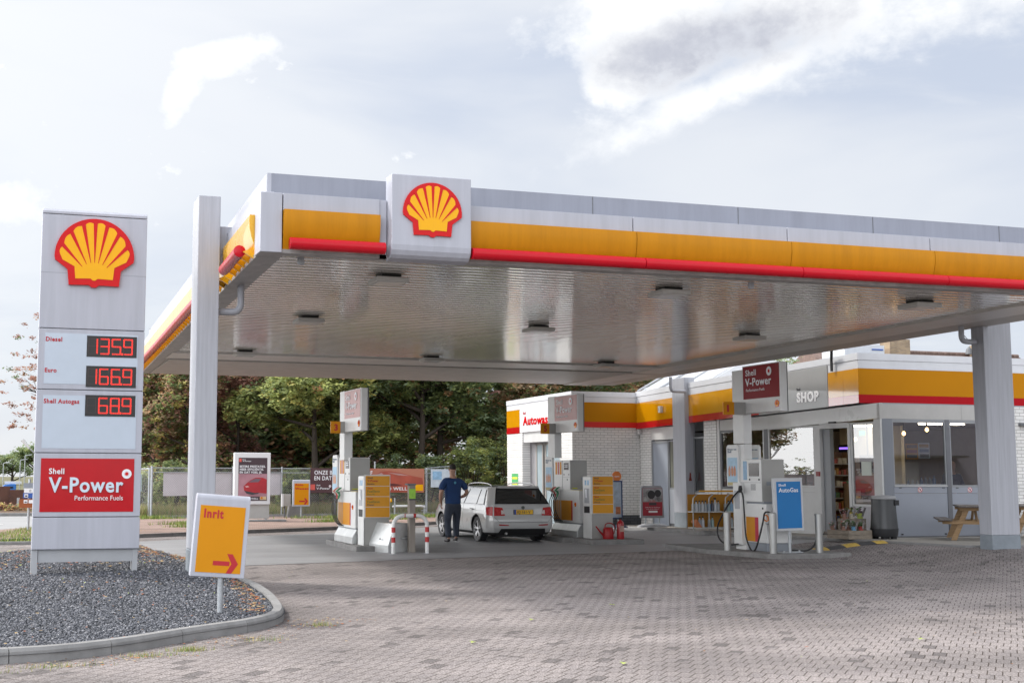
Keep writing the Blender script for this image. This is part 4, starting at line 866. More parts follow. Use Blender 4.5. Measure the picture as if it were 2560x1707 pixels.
h = G(); h.tube([(PX + .0, PY - .25, PZ + .76), (PX + .02, PY - .28, PZ + .68), (PX - .06, PY - .12, PZ + .58)], [.03, .04, .03], 10); nz = shade(h.build('gas_nozzle', galv, t))
h = G(); h.tube(catmull([(PX - .02, PY - .12, PZ + .62), (PX - .06, PY - .05, PZ + .66), (PX - .06, PY - .02, PZ + .72), (PX - .02, PY - .06, PZ + .76), (PX + .0, PY - .1, PZ + .7), (PX - .02, PY - .12, PZ + .62)], 3), .014, 7); h.build('trigger_guard', mat('orange_plastic', (.7, .2, .01), .4), nz)
h = G(); h.tube(catmull([(PX + .88, PY - .45, PZ + .78), (PX + .93, PY - .45, PZ + .70), (PX + .95, PY - .42, PZ + .42), (PX + .90, PY - .38, PZ + .15), (PX + .75, PY - .3, PZ + .03), (PX + .55, PY - .1, PZ + .03)], 6), .018, 8); shade(h.build('rear_hose', black, t))
vpfade2 = vpfade; vpfade = mat('vpower_board_red', (0.24, 0.012, 0.018), 0.4, var=0.08, spec=.15)
pump_sign(15.22, 24.35, 2.40, '1', 'dark red ad board with a yellow plate 1 above the gas pump')
g = G(); g.box((15.225, 24.355, 0.1), (15.415, 24.765, 2.345)); gp = g.build('pole_lower', pumpw, t)
poster_board(15.18, 24.53, 1.44, 'blue poster board beside the gas pump'); poster_board(15.70, 24.53, 1.44, 'poster board seen edge on at the right of the gas pump')
t = thing('gas_sign', 'blue white framed sign reading AutoGas in front of the gas pump', 'sign', (15.72, 23.2, .10))
g = G(); g.box((15.35, 23.17, .545), (16.04, 23.25, 1.63)); fr = g.build('panel', mat('sign_frame_grey', (.50, .51, .53), .4), t, bevel=.01)
g = G(); g.box((15.415, 23.162, .60), (15.985, 23.172, 1.555)); fc = g.build('face', blue, fr)
text('Shell', (15.46, 23.158, 1.46), .05, .17, whitet, fc, bold=.02); text('AutoGas', (15.46, 23.158, 1.34), .085, .46, whitet, fc, bold=.035)
g = G(); g.tube([(15.70, 23.21, .10), (15.70, 23.21, .56)], .03, 12); g.build('post', galv, t)
g = G(); g.box((15.46, 23.1, .10), (15.94, 23.3, .118)); g.lathe((15.52, 23.15, .118), [(.02, 0), (.02, .03)], 8); g.lathe((15.88, 23.15, .118), [(.02, 0), (.02, .03)], 8); g.build('base_plate', galv, t)
t.rotation_euler = (0, math.radians(-1.2), 0); t.location.x -= .17
def bollard(x, y, z, h, label):
    g = G(); g.lathe((x, y, z), [(.075, 0), (.075, h - .006), (.066, h)], 24); return tag(shade(g.build('steel_bollard', steel, None), 50), label, 'bollard', 'steel bollards round the gas pump')
bollard(14.70, 24.25, .10, .80, 'leftmost of the three steel bollards by the gas pump'); bollard(15.03, 23.05, .10, .82, 'steel bollard just left of the blue sign'); bollard(16.12, 23.05, .10, .80, 'steel bollard right of the blue sign')
# ---- steel box, hoop, square post
t = thing('hose_cabinet', 'sloping aluminium chest behind the red and white hoop', 'metal box', (7.9, 26.8, 0))
g = G(); g.prism([(7.68, .0), (7.68, .15), (7.95, .62), (8.42, .62), (8.42, .0)], 'y', 26.75, 27.25)
g = G(); ya, yb = 26.55, 27.35
vs = [(7.62, yb+.25, 0), (7.88, ya, 0), (8.46, ya+.25, 0), (8.3, yb+.25, 0), (7.62, yb+.25, .17), (7.88, ya, .16), (8.46, ya+.25, .62), (8.3, yb+.25, .62), (7.80, yb+.25, .63), (8.03, ya+.06, .62)]
g.add(vs, [(0,3,2,1), (0,1,5,4), (4,5,9,8), (8,9,6,7), (1,2,6,9,5), (2,3,7,6), (0,4,8,7,3)]); cbx = g.build('chest', alu, t, bevel=.006)
g = G(); g.box((8.2, ya + .10, .30), (8.3, ya + .135, .31)); g.add([(7.70, yb, .195), (7.90, ya + .02, .185), (7.902, ya + .01, .165), (7.70, yb-.01, .17)], [(0,1,2,3)]); g.build('lid_lip', galv, cbx)
g = G(); g.lathe((7.80, 26.9, .27), [(.015, 0), (.015, .03)], 8); g.build('lid_lock', greyd, cbx)
g = G(); 
for k in range(3): g.box((8.31, ya + .16, .27 + k*.035), (8.40, ya + .20, .28 + k*.035))
g.build('vent_slots', greyd, cbx)
hoop = thing('hoop_barrier', 'white tubular hoop with red bands in front of the aluminium chest', 'barrier', (8.27, 26.25, 0))
hx0, hx1, hz, hr = 7.89, 8.66, .80, .22
path = [(hx0, 26.2, 0), (hx0, 26.2, hz - hr)] + [(hx0 + hr - hr*math.cos(a), 26.2 + .05*math.sin(a)*.5, hz - hr + hr*math.sin(a)) for a in [PI/2*k/8 for k in range(1, 9)]] + [(hx1 - hr + hr*math.sin(a), 26.23 + .1*math.sin(a)*.3, hz - hr + hr*math.cos(a)) for a in [PI/2*k/8 for k in range(0, 9)]] + [(hx1, 26.26, 0)]
g = G(); g.tube(path, .042, 16); shade(g.build('hoop', mat('hoop_white', (.68, .68, .67), .35), hoop), 60)
hr_ = mat('band_red', (.42, .02, .02), .4)
for x, y, za, zb in ((hx0, 26.2, .24, .35), (hx0, 26.2, .45, .56), (hx1, 26.26, .24, .35), (hx1, 26.26, .45, .56)):
    g = G(); g.tube([(x, y, za), (x, y, zb)], .0435, 16, cap=False); shade(g.build('red_band', hr_, hoop))
for xa, xb in ((8.13, 8.23), (8.33, 8.43)):
    g = G(); g.tube([(xa, 26.225, hz), (xb, 26.235, hz)], .0435, 16, cap=False); shade(g.build('red_band', hr_, hoop))
for x, y in ((hx0, 26.2), (hx1, 26.26)):
    g = G(); g.lathe((x, y, 0), [(.09, 0), (.09, .012)], 14); g.build('foot_plate', galv, hoop)
t = thing('square_post', 'square brown grey post with a green label in the middle of the hoop', 'post', (8.42, 26.62, 0))
g = G(); g.box((8.36, 26.58, 0), (8.50, 26.72, 1.44)); g.build('shaft', mat('brown_grey_post', (.27, .24, .21), .6, .2, var=.25, stretch=(1,1,.2)), t, bevel=.006)
g = G(); g.box((8.31, 26.55, 1.44), (8.51, 26.75, 1.475)); g.build('cap', greyd, t)
g = G(); g.box((8.354, 26.574, 1.12), (8.50, 26.58, 1.36)); lb_ = g.build('green_label', mat('label_lime', (.28, .55, .05), .4, var=.3, scale=16), t)
g = G(); g.box((8.35, 26.57, 1.12), (8.50, 26.575, 1.15)); g.build('label_edge', darkt, t)
# ---- red watering can and extinguisher at the second totem
wc = thing('watering_can', 'red watering can standing before the totem', 'watering can', (14.15, 28.85, .12))
x, y, z = 14.16, 28.8, .12
g = G(); g.lathe((x, y, z), [(.13, 0), (.135, .02), (.125, .24), (.10, .28), (.075, .285)], 20); shade(g.build('can', redf, wc))
g = G(); g.tube([(x - .10, y, z + .06), (x - .22, y, z + .18), (x - .33, y, z + .31)], [.03, .022, .016], 8); shade(g.build('spout', redf, wc))
g = G(); g.tube(catmull([(x - .09, y, z + .27), (x - .06, y, z + .36), (x + .07, y, z + .38), (x + .17, y, z + .30), (x + .15, y, z + .12)], 5), .013, 8); shade(g.build('handle', redf, wc))
fe = thing('fire_extinguisher', 'red fire extinguisher right of the watering can', 'extinguisher', (14.44, 28.75, .12))
x, y = 14.45, 28.72
g = G(); g.lathe((x, y, .12), [(.085, 0), (.09, .02), (.09, .36), (.07, .42), (.03, .45), (.03, .47)], 20); shade(g.build('cylinder', mat('extinguisher_red', (.30, .012, .015), .3), fe))
g = G(); g.box((x - .03, y - .02, .58), (x + .03, y + .02, .63)); g.box((x - .02, y - .015, .63), (x + .10, y + .015, .645)); g.build('valve', black, fe)
g = G(); g.tube(catmull([(x - .03, y, .60), (x - .12, y, .60), (x - .15, y, .50), (x - .12, y, .33)], 5), .013, 8); shade(g.build('hose', black, fe))
g = G(); g.box((x - .05, y - .094, .30), (x + .05, y - .086, .44)); g.build('label_band', mat('extinguisher_label', (.4, .25, .2), .5), fe)
# ============================================================ BUILDINGS
glass = bpy.data.materials.new('window_glass'); glass.use_nodes = True
nt = glass.node_tree; nt.nodes.clear(); N = nt.nodes.new; L = nt.links.new
o_ = N('ShaderNodeOutputMaterial'); mx_ = N('ShaderNodeMixShader'); tr_ = N('ShaderNodeBsdfTransparent'); gl_ = N('ShaderNodeBsdfGlossy'); fr_ = N('ShaderNodeFresnel')
tr_.inputs[0].default_value = (0.62, 0.66, 0.65, 1); gl_.inputs['Roughness'].default_value = 0.0; fr_.inputs[0].default_value = 3.6
L(fr_.outputs[0], mx_.inputs[0]); L(tr_.outputs[0], mx_.inputs[1]); L(gl_.outputs[0], mx_.inputs[2]); L(mx_.outputs[0], o_.inputs[0])
glass_side = glass.copy(); glass_side.name = 'side_window_glass'
for n_ in glass_side.node_tree.nodes:
    if n_.type == 'FRESNEL': n_.inputs[0].default_value = 2.2
    if n_.type == 'BSDF_TRANSPARENT': n_.inputs[0].default_value = (0.75, 0.78, 0.78, 1)
frost = mat('frosted_glass', (0.30, 0.37, 0.40), 0.3, var=0.15, scale=1.5, spec=0.8)
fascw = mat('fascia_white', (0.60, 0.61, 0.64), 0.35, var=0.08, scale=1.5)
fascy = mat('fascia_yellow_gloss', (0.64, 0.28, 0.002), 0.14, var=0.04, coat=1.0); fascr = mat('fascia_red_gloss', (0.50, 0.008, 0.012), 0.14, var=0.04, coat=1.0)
for m_ in (fascy, fascr):
    m_.node_tree.nodes['Principled BSDF'].inputs['Coat IOR'].default_value = 2.0; m_.node_tree.nodes['Principled BSDF'].inputs['Coat Roughness'].default_value = 0.05
fasg = mat('fascia_silver', (0.33, 0.33, 0.33), 0.3, var=0.06, scale=2, coat=0.6)
def zs(y, z): return z - (y - 26.8) * 0.0235
def xslab(g, X, ya, yb, z0, z1, th=.03, m=None):   # on a plane facing -x, falling to the back
    slab(g, (X, ya), (X, yb), zs(ya, z0), zs(ya, z1), zs(yb, z0), zs(yb, z1), -th, m); return g
shop = thing('shop_building', 'white station shop with yellow and red band, glass front and grey panels', 'shop', (24, 30, .2))
def part(name, m, f, parent=None, bevel=0.0):
    g = G(); f(g); return g.build(name, m, parent or shop, bevel=bevel)
# ---- fascia on the forecourt side
part('fascia_top', fascw, lambda g: (xslab(g, 20.0, 26.803, 35.05, 4.52, 4.69, .25), xslab(g, 20.0, 35.82, 38.5, 4.52, 4.69, .25)))
part('fascia_upper', fascw, lambda g: (xslab(g, 20.012, 26.812, 35.05, 4.31, 4.515, .2), xslab(g, 20.012, 35.82, 38.5, 4.31, 4.515, .2)))
def yr(ya, yb, nm=''):
    part('yellow_band', fascy, lambda g: xslab(g, 20.0, ya, yb, 3.665, 4.305, .2)); part('red_band', fascr, lambda g: xslab(g, 19.997, ya, yb, 3.455, 3.663, .2))
yr(26.804, 27.4); yr(27.405, 28.02); yr(31.2, 33.3); yr(33.305, 35.05); yr(35.82, 37.0); yr(37.005, 38.5)
sp = part('shop_sign', fasg, lambda g: xslab(g, 19.99, 28.03, 31.19, 3.44, 4.50, .2), bevel=.006)
text('Shell', (19.984, 29.37, 3.90), .07, .17, darkt, sp, '-x', bold=.02); 
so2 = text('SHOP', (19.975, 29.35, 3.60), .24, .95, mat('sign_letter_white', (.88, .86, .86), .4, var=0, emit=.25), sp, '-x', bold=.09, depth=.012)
# ---- fascia on the right side
def ys(g, x0, x1, z0, z1, y0=26.8, th=.2): return g.box((x0, y0, z0), (x1, y0 + th, z1))
part('fascia_top', fascw, lambda g: ys(g, 20.001, 32, 4.52, 4.69, 26.799, .3)); part('fascia_upper', fascw, lambda g: ys(g, 20.02, 32, 4.31, 4.515, 26.81))
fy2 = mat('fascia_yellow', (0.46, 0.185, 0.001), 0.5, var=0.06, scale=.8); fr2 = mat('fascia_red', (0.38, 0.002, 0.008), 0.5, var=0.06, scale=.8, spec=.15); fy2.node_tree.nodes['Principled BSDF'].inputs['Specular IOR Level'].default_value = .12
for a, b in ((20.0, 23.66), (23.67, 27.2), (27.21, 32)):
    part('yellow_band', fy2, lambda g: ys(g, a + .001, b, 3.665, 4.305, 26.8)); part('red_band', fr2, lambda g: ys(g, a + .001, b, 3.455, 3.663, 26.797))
# ---- white band above the glass
bandm = mat('band_white', (0.52, 0.515, 0.505), 0.28, var=0.07, scale=1.2, coat=.4)
for a, b in ((26.204, 27.75), (27.755, 29.4), (29.405, 30.95), (30.955, 32.0)):
    part('door_band', bandm, lambda g: xslab(g, 20.12, a, b, 3.045, 3.41, .1))
for a, b in ((20.119, 22.5), (22.505, 24.05)): part('door_band', mat('band_grey', (.42, .41, .395), .4, var=.08), lambda g: ys(g, a, b, 3.05, 3.41, 26.2, .1))
part('roof', greym, lambda g: (g.add([(20.22, 26.95, 4.5), (31.9, 26.95, 4.5), (31.9, 44.2, 4.1), (20.22, 44.2, 4.1)], [(0,1,2,3)]), g.box((20.25, 26.32, 3.38), (32, 27.1, 3.44))))
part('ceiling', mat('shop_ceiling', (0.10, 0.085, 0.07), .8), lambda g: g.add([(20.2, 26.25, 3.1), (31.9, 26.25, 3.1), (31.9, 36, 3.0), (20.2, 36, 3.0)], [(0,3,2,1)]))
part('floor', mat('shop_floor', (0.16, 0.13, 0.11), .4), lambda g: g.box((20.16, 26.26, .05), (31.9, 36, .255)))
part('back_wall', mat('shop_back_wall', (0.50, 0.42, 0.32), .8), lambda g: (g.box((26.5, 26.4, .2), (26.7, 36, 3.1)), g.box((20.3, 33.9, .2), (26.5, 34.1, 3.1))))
part('inner_wall', mat('shop_inner_wall', (0.40, 0.33, 0.22), .8), lambda g: g.box((22.6, 28.6, .26), (22.7, 31.2, 3.0)))
sheet_grey = shopgrey
framew = mat('frame_white', (0.58, 0.58, 0.575), .4, var=.06); frameg = mat('frame_grey', (0.25, 0.26, 0.275), .4, var=.06)
# forecourt glass front at X 20.15
X = 20.15
part('corner_post', framew, lambda g: g.box((X - .02, 26.2, .2), (X + .03, 26.45, 3.045)))
part('corner_panel', mat('corner_grey', (.19, .205, .235), .4, var=.05), lambda g: g.box((X + .031, 26.19, .2), (X + .31, 26.26, 3.047)))
def win(ya, yb, z0, z1, m=glass, fm=framew, fw=.05, low=True, lm=None, name='window'):
    f = part('%s_frame' % name, fm, lambda g: (g.box((X - .012, ya, z0 - fw), (X + .05, yb, z0)), g.box((X - .012, ya, z1), (X + .05, yb, z1 + fw)), g.box((X - .013, ya, z0 - fw + .001), (X + .05, ya + fw, z1 + fw - .001)), g.box((X - .013, yb - fw, z0 - fw + .001), (X + .05, yb, z1 + fw - .001))))
    part('glass', m, lambda g: g.add([(X + .015, ya + fw, z0), (X + .015, ya + fw, z1), (X + .015, yb - fw, z1), (X + .015, yb - fw, z0)], [(0,1,2,3)]), f)
    if low: part('lower_panel', lm or framew, lambda g: g.box((X - .005, ya + .003, .16), (X + .04, yb - .003, z0 - fw - .003)))
    return f
win(26.46, 27.36, .98, 2.93, lm=mat('panel_lilac', (.42, .41, .44), .35, var=.06))
nt_ = part('notice_sheet', mat('paper', (.62, .66, .60), .7), lambda g: g.box((X + .004, 26.62, 1.68), (X + .009, 27.0, 2.02)))
part('door_post', framew, lambda g: (g.box((X - .03, 27.37, .2), (X + .08, 27.47, 2.98)), g.box((X - .03, 28.62, .2), (X + .08, 28.86, 2.98)), g.box((X - .028, 27.47, 2.87), (X + .08, 28.62, 3.0))))
sd = part('sliding_door', frameg, lambda g: (g.box((X + .09, 28.40, .26), (X + .13, 28.48, 2.86)), g.box((X + .09, 28.60, .26), (X + .13, 29.6, .34)), g.box((X + .05, 28.30, .26), (X + .16, 28.60, 2.86))))
part('door_sensor', black, lambda g: g.box((X - .09, 27.9, 3.0), (X - .03, 28.15, 3.04)))
part('card_reader', mat('reader_red', (.25, .03, .03), .4), lambda g: g.box((X - .06, 28.64, 1.66), (X - .03, 28.78, 1.78)))
win(28.87, 31.0, 1.42, 2.93); part('mullion', greyd, lambda g: g.box((X - .02, 31.001, .2), (X + .06, 31.2, 2.99)))
win(31.21, 31.95, 1.38, 2.93)
part('lower_joint', greyp, lambda g: g.box((X - .008, 28.9, 1.24), (X - .004, 31.0, 1.246)))
part('pillar', wallbrick_x, lambda g: (g.box((X - .05, 33.65, .1), (X + .3, 34.35, zs(34, 3.45)))))
part('pillar_trim', framew, lambda g: g.box((X - .03, 33.50, .1), (X + .2, 33.64, 3.3)))
win(32.15, 33.48, 1.34, 2.92, fm=greyd, fw=.06, lm=framew); win(34.4, 35.04, 1.2, 2.78, fm=frameg, lm=framew)
part('door_band', bandm, lambda g: xslab(g, 20.14, 32.01, 33.49, 3.06, 3.44, .1)); part('side_joint', framew, lambda g: g.box((X - .01, 31.951, .2), (X + .05, 32.149, 3.0)))
# beyond the column: glass door, grey door, brick strip
win(35.82, 36.6, 1.28, 2.72, m=mat('curtain_glass', (.17, .17, .14), .25, var=.35, scale=2, stretch=(1, 8, .2)), fm=frameg, lm=mat('door_pale', (.40, .42, .46), .4, var=.05)); 
part('service_door', mat('door_grey', (.30, .33, .385), .4, var=.05), lambda g: g.box((X - .01, 36.63, .08), (X + .04, 37.62, 2.68)))
part('door_frame', frameg, lambda g: (g.box((X - .03, 36.601, .06), (X + .06, 36.629, 2.8)), g.box((X - .03, 37.621, .06), (X + .06, 37.70, 2.8)), g.box((X - .028, 36.63, 2.681), (X + .06, 37.62, 2.76))))
part('door_header', framew, lambda g: g.box((X - .02, 35.83, 2.80), (X + .05, 37.72, 3.2)))
part('brick_strip', wallbrick_x, lambda g: g.box((X - .02, 37.73, .05), (X + .25, 38.49, 3.25)))
part('wall_lamp', framew, lambda g: g.box((19.9, 36.65, 3.65), (19.99, 36.8, 3.86)))
g = G(); g.tube([(19.93, 27.75, 4.30), (19.93, 27.75, 4.58), (19.80, 27.55, 4.82)], .035, 8); g.build('flood_lamp', black, shop)
g = G(); g.prism([(20.3, 3.24), (20.3, 3.3)], 'y', 0, 1) if False else None
# ---- right side: windows and grey panels at Y 26.2
Y = 26.2
def rwin(x0, x1, z0, z1):
    f = part('window_frame', frameg, lambda g: (g.box((x0, Y, z0 - .06), (x1, Y + .06, z0)), g.box((x0, Y, z1), (x1, Y + .06, 3.048)), g.box((x0 + .001, Y - .004, z0 - .055), (x0 + .035, Y + .05, z1 + .04)), g.box((x1 - .035, Y - .004, z0 - .055), (x1 - .001, Y + .05, z1 + .04))))
    part('glass', glass_side, lambda g: g.add([(x0 + .036, Y + .02, z0), (x1 - .036, Y + .02, z0), (x1 - .036, Y + .02, z1), (x0 + .036, Y + .02, z1)], [(0,1,2,3)]), f); return f
part('window_sill', mat('sill_light', (.5, .5, .5), .4), lambda g: g.box((20.47, Y - .02, 1.425), (22.0, Y + .0, 1.45)))
rwin(20.46, 22.0, 1.48, 2.965); part('mullion', mat('mullion_grey', (.13, .135, .15), .4), lambda g: g.box((22.001, Y - .015, .2), (22.12, Y + .06, 3.049))); rwin(22.121, 24.0, 1.46, 2.965)
for x0, x1 in ((20.465, 21.998), (22.123, 24.0)):
    part('lower_panel', shopgrey, lambda g: g.box((x0, Y + .002, 1.262), (x1, Y + .04, 1.418))); part('lower_panel', shopgrey, lambda g: g.box((x0, Y + .004, .24), (x1, Y + .04, 1.256)))
for x in (20.6, 21.85, 22.25): part('latch', black, lambda g: g.box((x, Y - .012, 1.385), (x + .07, Y + .002, 1.40)))
for x in (20.62, 21.87): part('hinge', black, lambda g: g.box((x, Y - .012, .27), (x + .05, Y + .003, .30)))
for x in (21.20, 22.66):
    g = G(); g.tube([(x, Y - .003, 1.345), (x, Y - .001, 1.345)], .068, 20); st = g.build('warning_sticker', whitet, shop)
    g = G(); 
    for k in range(20):
        a, b = 2*PI*k/20, 2*PI*(k+1)/20
        g.add([(x + math.cos(a)*.064, Y - .006, 1.345 + math.sin(a)*.064), (x + math.cos(b)*.064, Y - .006, 1.345 + math.sin(b)*.064), (x + math.cos(b)*.050, Y - .006, 1.345 + math.sin(b)*.050), (x + math.cos(a)*.050, Y - .006, 1.345 + math.sin(a)*.050)], [(0,1,2,3)])
    g.add([(x - .045, Y - .007, 1.38), (x - .035, Y - .007, 1.39), (x + .045, Y - .007, 1.31), (x + .035, Y - .007, 1.30)], [(0,1,2,3)]); g.build('ban_ring', redt, st)
    g = G(); g.add([(x - .02, Y - .005, 1.31), (x + .015, Y - .005, 1.32), (x + .02, Y - .005, 1.37), (x - .01, Y - .005, 1.375)], [(0,1,2,3)]); g.build('ban_symbol', darkt, st)
part('side_wall', wallbrick_y, lambda g: g.box((24.06, Y - .01, .0), (32, Y + .2, 3.40)))
g = G(); g.box((24.2, Y - .10, 2.93), (24.5, Y - .01, 3.0)); g.tube([(24.45, Y - .06, 2.95), (24.45, Y - .28, 2.93)], .05, 8); g.build('side_lamp', greyd, shop)
part('skirting', greyd, lambda g: (g.box((20.13, Y + .01, .0), (24.05, Y + .03, .238)), g.box((X + .01, 26.3, .0), (X + .03, 38, .2))))
# shelves and stock inside
woodin = mat('shelf_wood_inside', (.28, .17, .08), .6, var=.3); shm = mat('shelf_metal_inside', (.35, .33, .3), .5)
stock = [mat('stock_%s' % n, c, .5, var=.3, scale=12) for n, c in (('amber', (.45, .22, .05)), ('cream', (.5, .45, .35)), ('red_tone', (.40, .08, .06)), ('brown_tone', (.20, .10, .05)), ('green_tone', (.12, .22, .10)), ('blue_tone', (.10, .16, .3)))]
def stock_shelf(x0, x1, y0, y1, zl, label):
    t = thing('stock_shelf', label, 'shelf', ((x0+x1)/2, (y0+y1)/2, .26), 'stocked shelves inside the shop')
    g = G(); g.box((x0, y0, .26), (x0 + .04, y1, zl[-1] + .3)); g.box((x1 - .04, y0, .26), (x1, y1, zl[-1] + .3)); g.box((x0, y1 - .03, .26), (x1, y1, zl[-1] + .3)); g.build('frame', woodin, t)
    for z in zl:
        g = G(); g.box((x0 + .04, y0, z - .03), (x1 - .04, y1 - .03, z)); g.build('shelf_board', shm, t)
    g = G()
    for z in zl:
        x = x0 + .06
        while x < x1 - .12:
            w = rnd.uniform(.05, .13); h = rnd.uniform(.10, .22); g.box((x, y0 + .03, z), (x + w, y1 - .06, z + h), rnd.choice(stock)); x += w + rnd.uniform(.005, .04)
    tag(g.build('stocked_goods', None, t), None, None, kind='stuff'); return t
stock_shelf(20.55, 21.5, 29.2, 29.6, (.5, .8, 1.1, 1.4, 1.7, 2.0), 'stocked shelf behind the big forecourt window'); stock_shelf(20.7, 21.7, 28.15, 28.5, (.35, .62, .9, 1.18), 'low shelf of snacks inside the open shop doorway')
stock_shelf(23.0, 26.3, 33.4, 33.8, (.5, .9, 1.3, 1.7, 2.1), 'long stocked shelf at the back of the shop'); stock_shelf(21.4, 22.5, 30.4, 30.8, (.4, .7, 1.0, 1.3, 1.6, 1.9), 'tall stocked shelf in the middle of the shop')
t = thing('shop_counter', 'counter inside behind the right hand windows', 'counter', (22.4, 28, .26)); g = G(); g.box((20.6, 27.6, .26), (22.3, 28.1, 1.15)); g.build('counter_body', woodin, t)
part('added_ceiling_light', mat('added_ceiling_glow', (1.0, 0.86, 0.66), .5, var=0, emit=14.0), lambda g: g.box((21.6, 29.5, 3.0), (22.8, 29.8, 3.04)))  # glowing panels added to lighten the shop interior
part('added_ceiling_light', MATS['added_ceiling_glow'], lambda g: g.box((22.6, 27.6, 3.0), (23.8, 27.9, 3.04)))
bulb = mat('lit_bulb', (1.0, 0.62, 0.25), .5, var=0, emit=7.0)
for i, (x, y, z, lb) in enumerate(((20.62, 26.75, 2.80, 'warm bulb lamp beside the corner post of the shop'), (21.35, 26.9, 2.72, 'tilted warm spot in the middle of the left shop window'), (22.0, 26.85, 2.82, 'warm bulb lamp near the window mullion'), (22.55, 26.8, 2.82, 'warm bulb lamp in the rightmost shop window'), (20.9, 28.2, 2.60, 'warm lamp over the open shop doorway'), (20.5, 29.1, 2.0, 'warm lamp behind the big forecourt window'))):
    t = thing('pendant_lamp', lb, 'lamp', (x, y, z + .15), 'warm lamps inside the shop')
    g = G(); g.tube([(x, y, z + .06), (x, y, z + .28)], .02, 6); g.build('holder', black, t)
    g = G(); g.lathe((x, y, z - .05), [(.01, 0), (.04, .03), (.045, .06), (.02, .11)], 10); g.build('bulb', bulb, t)
t = thing('exit_lamp', 'green exit light box above the open doorway', 'exit sign', (21.0, 28.0, 2.75)); g = G(); g.box((20.9, 27.85, 2.70), (20.94, 28.05, 2.82)); g.build('light_box', mat('exit_green', (.05, .8, .25), .5, var=0, emit=1.2), t)
t = thing('screen', 'screen glowing violet inside the shop doorway', 'screen', (21.6, 28.9, 2.2))
g = G(); g.box((21.5, 29.2, 2.05), (21.56, 29.75, 2.5)); g.build('case', black, t); g = G(); g.box((21.49, 29.35, 2.38), (21.498, 29.7, 2.43)); g.box((21.49, 29.35, 2.24), (21.498, 29.7, 2.29)); g.build('lit_lines', mat('screen_violet', (.30, .15, 1.0), .5, var=0, emit=1.6), t)
t = thing('loudspeaker', 'black box hanging from the ceiling inside the doorway', 'speaker', (21.2, 28.2, 2.4)); g = G(); g.box((21.15, 28.0, 1.75), (21.35, 28.4, 2.2)); g.build('case', black, t); g = G(); g.tube([(21.25, 28.2, 2.2), (21.25, 28.2, 3.0)], .02, 6); g.build('hanger', black, t)
for i, (x, y, z, w, m_, lb) in enumerate(((20.9, 26.29, 2.08, .36, yellowo, 'yellow offer poster inside the left shop window'), (21.27, 26.29, 2.10, .33, mat('poster_pale', (.55, .55, .6), .5), 'pale offer poster beside the yellow one'))):
    g = G(); g.box((x, y, z), (x + w, y + .006, z + .38)); o = tag(g.build('window_poster', m_), lb, 'poster', 'posters inside the shop windows')
    for k in range(3):
        g = G(); g.box((x + .03, y - .003, z + .03 + k * .12), (x + w - .03, y, z + .11 + k * .12)); g.build('picture_strip', stock[(k + 3 * i + 1) % 6] if k else darkt, o)
for k in range(7):
    x = 21.05 + k * .125; h = (.15, .15, .14, .2, .22, .2, .24)[k]; z = 1.47
    g = G(); r = .03 if k < 3 else .045; g.lathe((x, 26.42, z - .02), [(r, 0), (r, h * .6), (r * .35, h * .8), (r * .35, h)], 10); tag(shade(g.build('bottle', mat('clear_bottle', (.30, .33, .36), .15, var=.2) if k % 3 else mat('bottle_blue', (.12, .2, .35), .2), None)), ['slim pale bottle at the left end of the window sill row', 'second slim bottle from the left on the window sill', 'third slim bottle from the left on the window sill', 'first broad bottle right of the three slim ones on the sill', 'fifth bottle from the left on the window sill', 'sixth bottle from the left on the window sill', 'tallest bottle at the right end of the window sill'][k], 'bottle', 'bottles on the window sill')
# ============================================================ CAR WASH
wash = thing('car_wash_building', 'white brick car wash building left of the shop with yellow red corner sign', 'car wash', (20, 41, 0))
def wp(name, m, f, par=None, bevel=0): g = G(); f(g); return g.build(name, m, par or wash, bevel=bevel)
WX, WY = 17.68, 38.5
wp('front_wall', wallbrick_y, lambda g: g.box((WX + .001, WY, .36), (20.2, WY + .25, 3.3))); wp('plinth', plinthbrick, lambda g: g.box((WX, WY - .01, -.02), (20.13, WY + .26, .358)))
wp('brick_pier', wallbrick_x, lambda g: g.box((WX, WY + .251, .359), (WX + .3, 39.5, 3.25))); wp('brick_pier', wallbrick_x, lambda g: g.box((WX, 42.75, -.02), (WX + .3, 44.2, 3.2)))
wp('pier_foot', plinthbrick, lambda g: g.box((WX - .001, WY + .261, -.02), (WX + .3, 39.5, .357)))
wp('recess', mat('recess_grey', (.33, .32, .33), .5, var=.1), lambda g: (g.box((WX + .35, 42.2, 0), (WX + .4, 42.749, 2.8)), g.box((WX + .3, 42.75, 0), (WX + .6, 42.76, 2.8))))
wp('lintel', framew, lambda g: (g.box((WX + .05, 39.5, 2.80), (WX + .15, 42.75, 3.2))))
d = wp('wash_door', mat('door_frame_brown', (.30, .28, .26), .4, var=.05), lambda g: [g.box((WX + .28, y, 0), (WX + .34, y + .09, 2.79)) for y in (42.1, 41.55, 41.3, 39.9, 39.55)] and g.box((WX + .28, 39.55, 2.7), (WX + .34, 42.2, 2.79)))
wp('frosted_pane', frost, lambda g: (g.box((WX + .30, 41.65, .02), (WX + .31, 42.1, 2.7)), g.box((WX + .30, 39.99, .02), (WX + .31, 41.3, 2.7))), d)
def zw(y): return -(y - 38.5) * .006
def ws(g, X_, ya, yb, z0, z1, th=.2): slab(g, (X_, ya), (X_, yb), z0 + zw(ya), z1 + zw(ya), z0 + zw(yb), z1 + zw(yb), -th)
wp('fascia_top', fascw, lambda g: (ws(g, WX - .03, 38.47, 44.2, 4.22, 4.39), g.box((WX + .17, 38.47, 4.22), (20.0, 38.77, 4.39))))
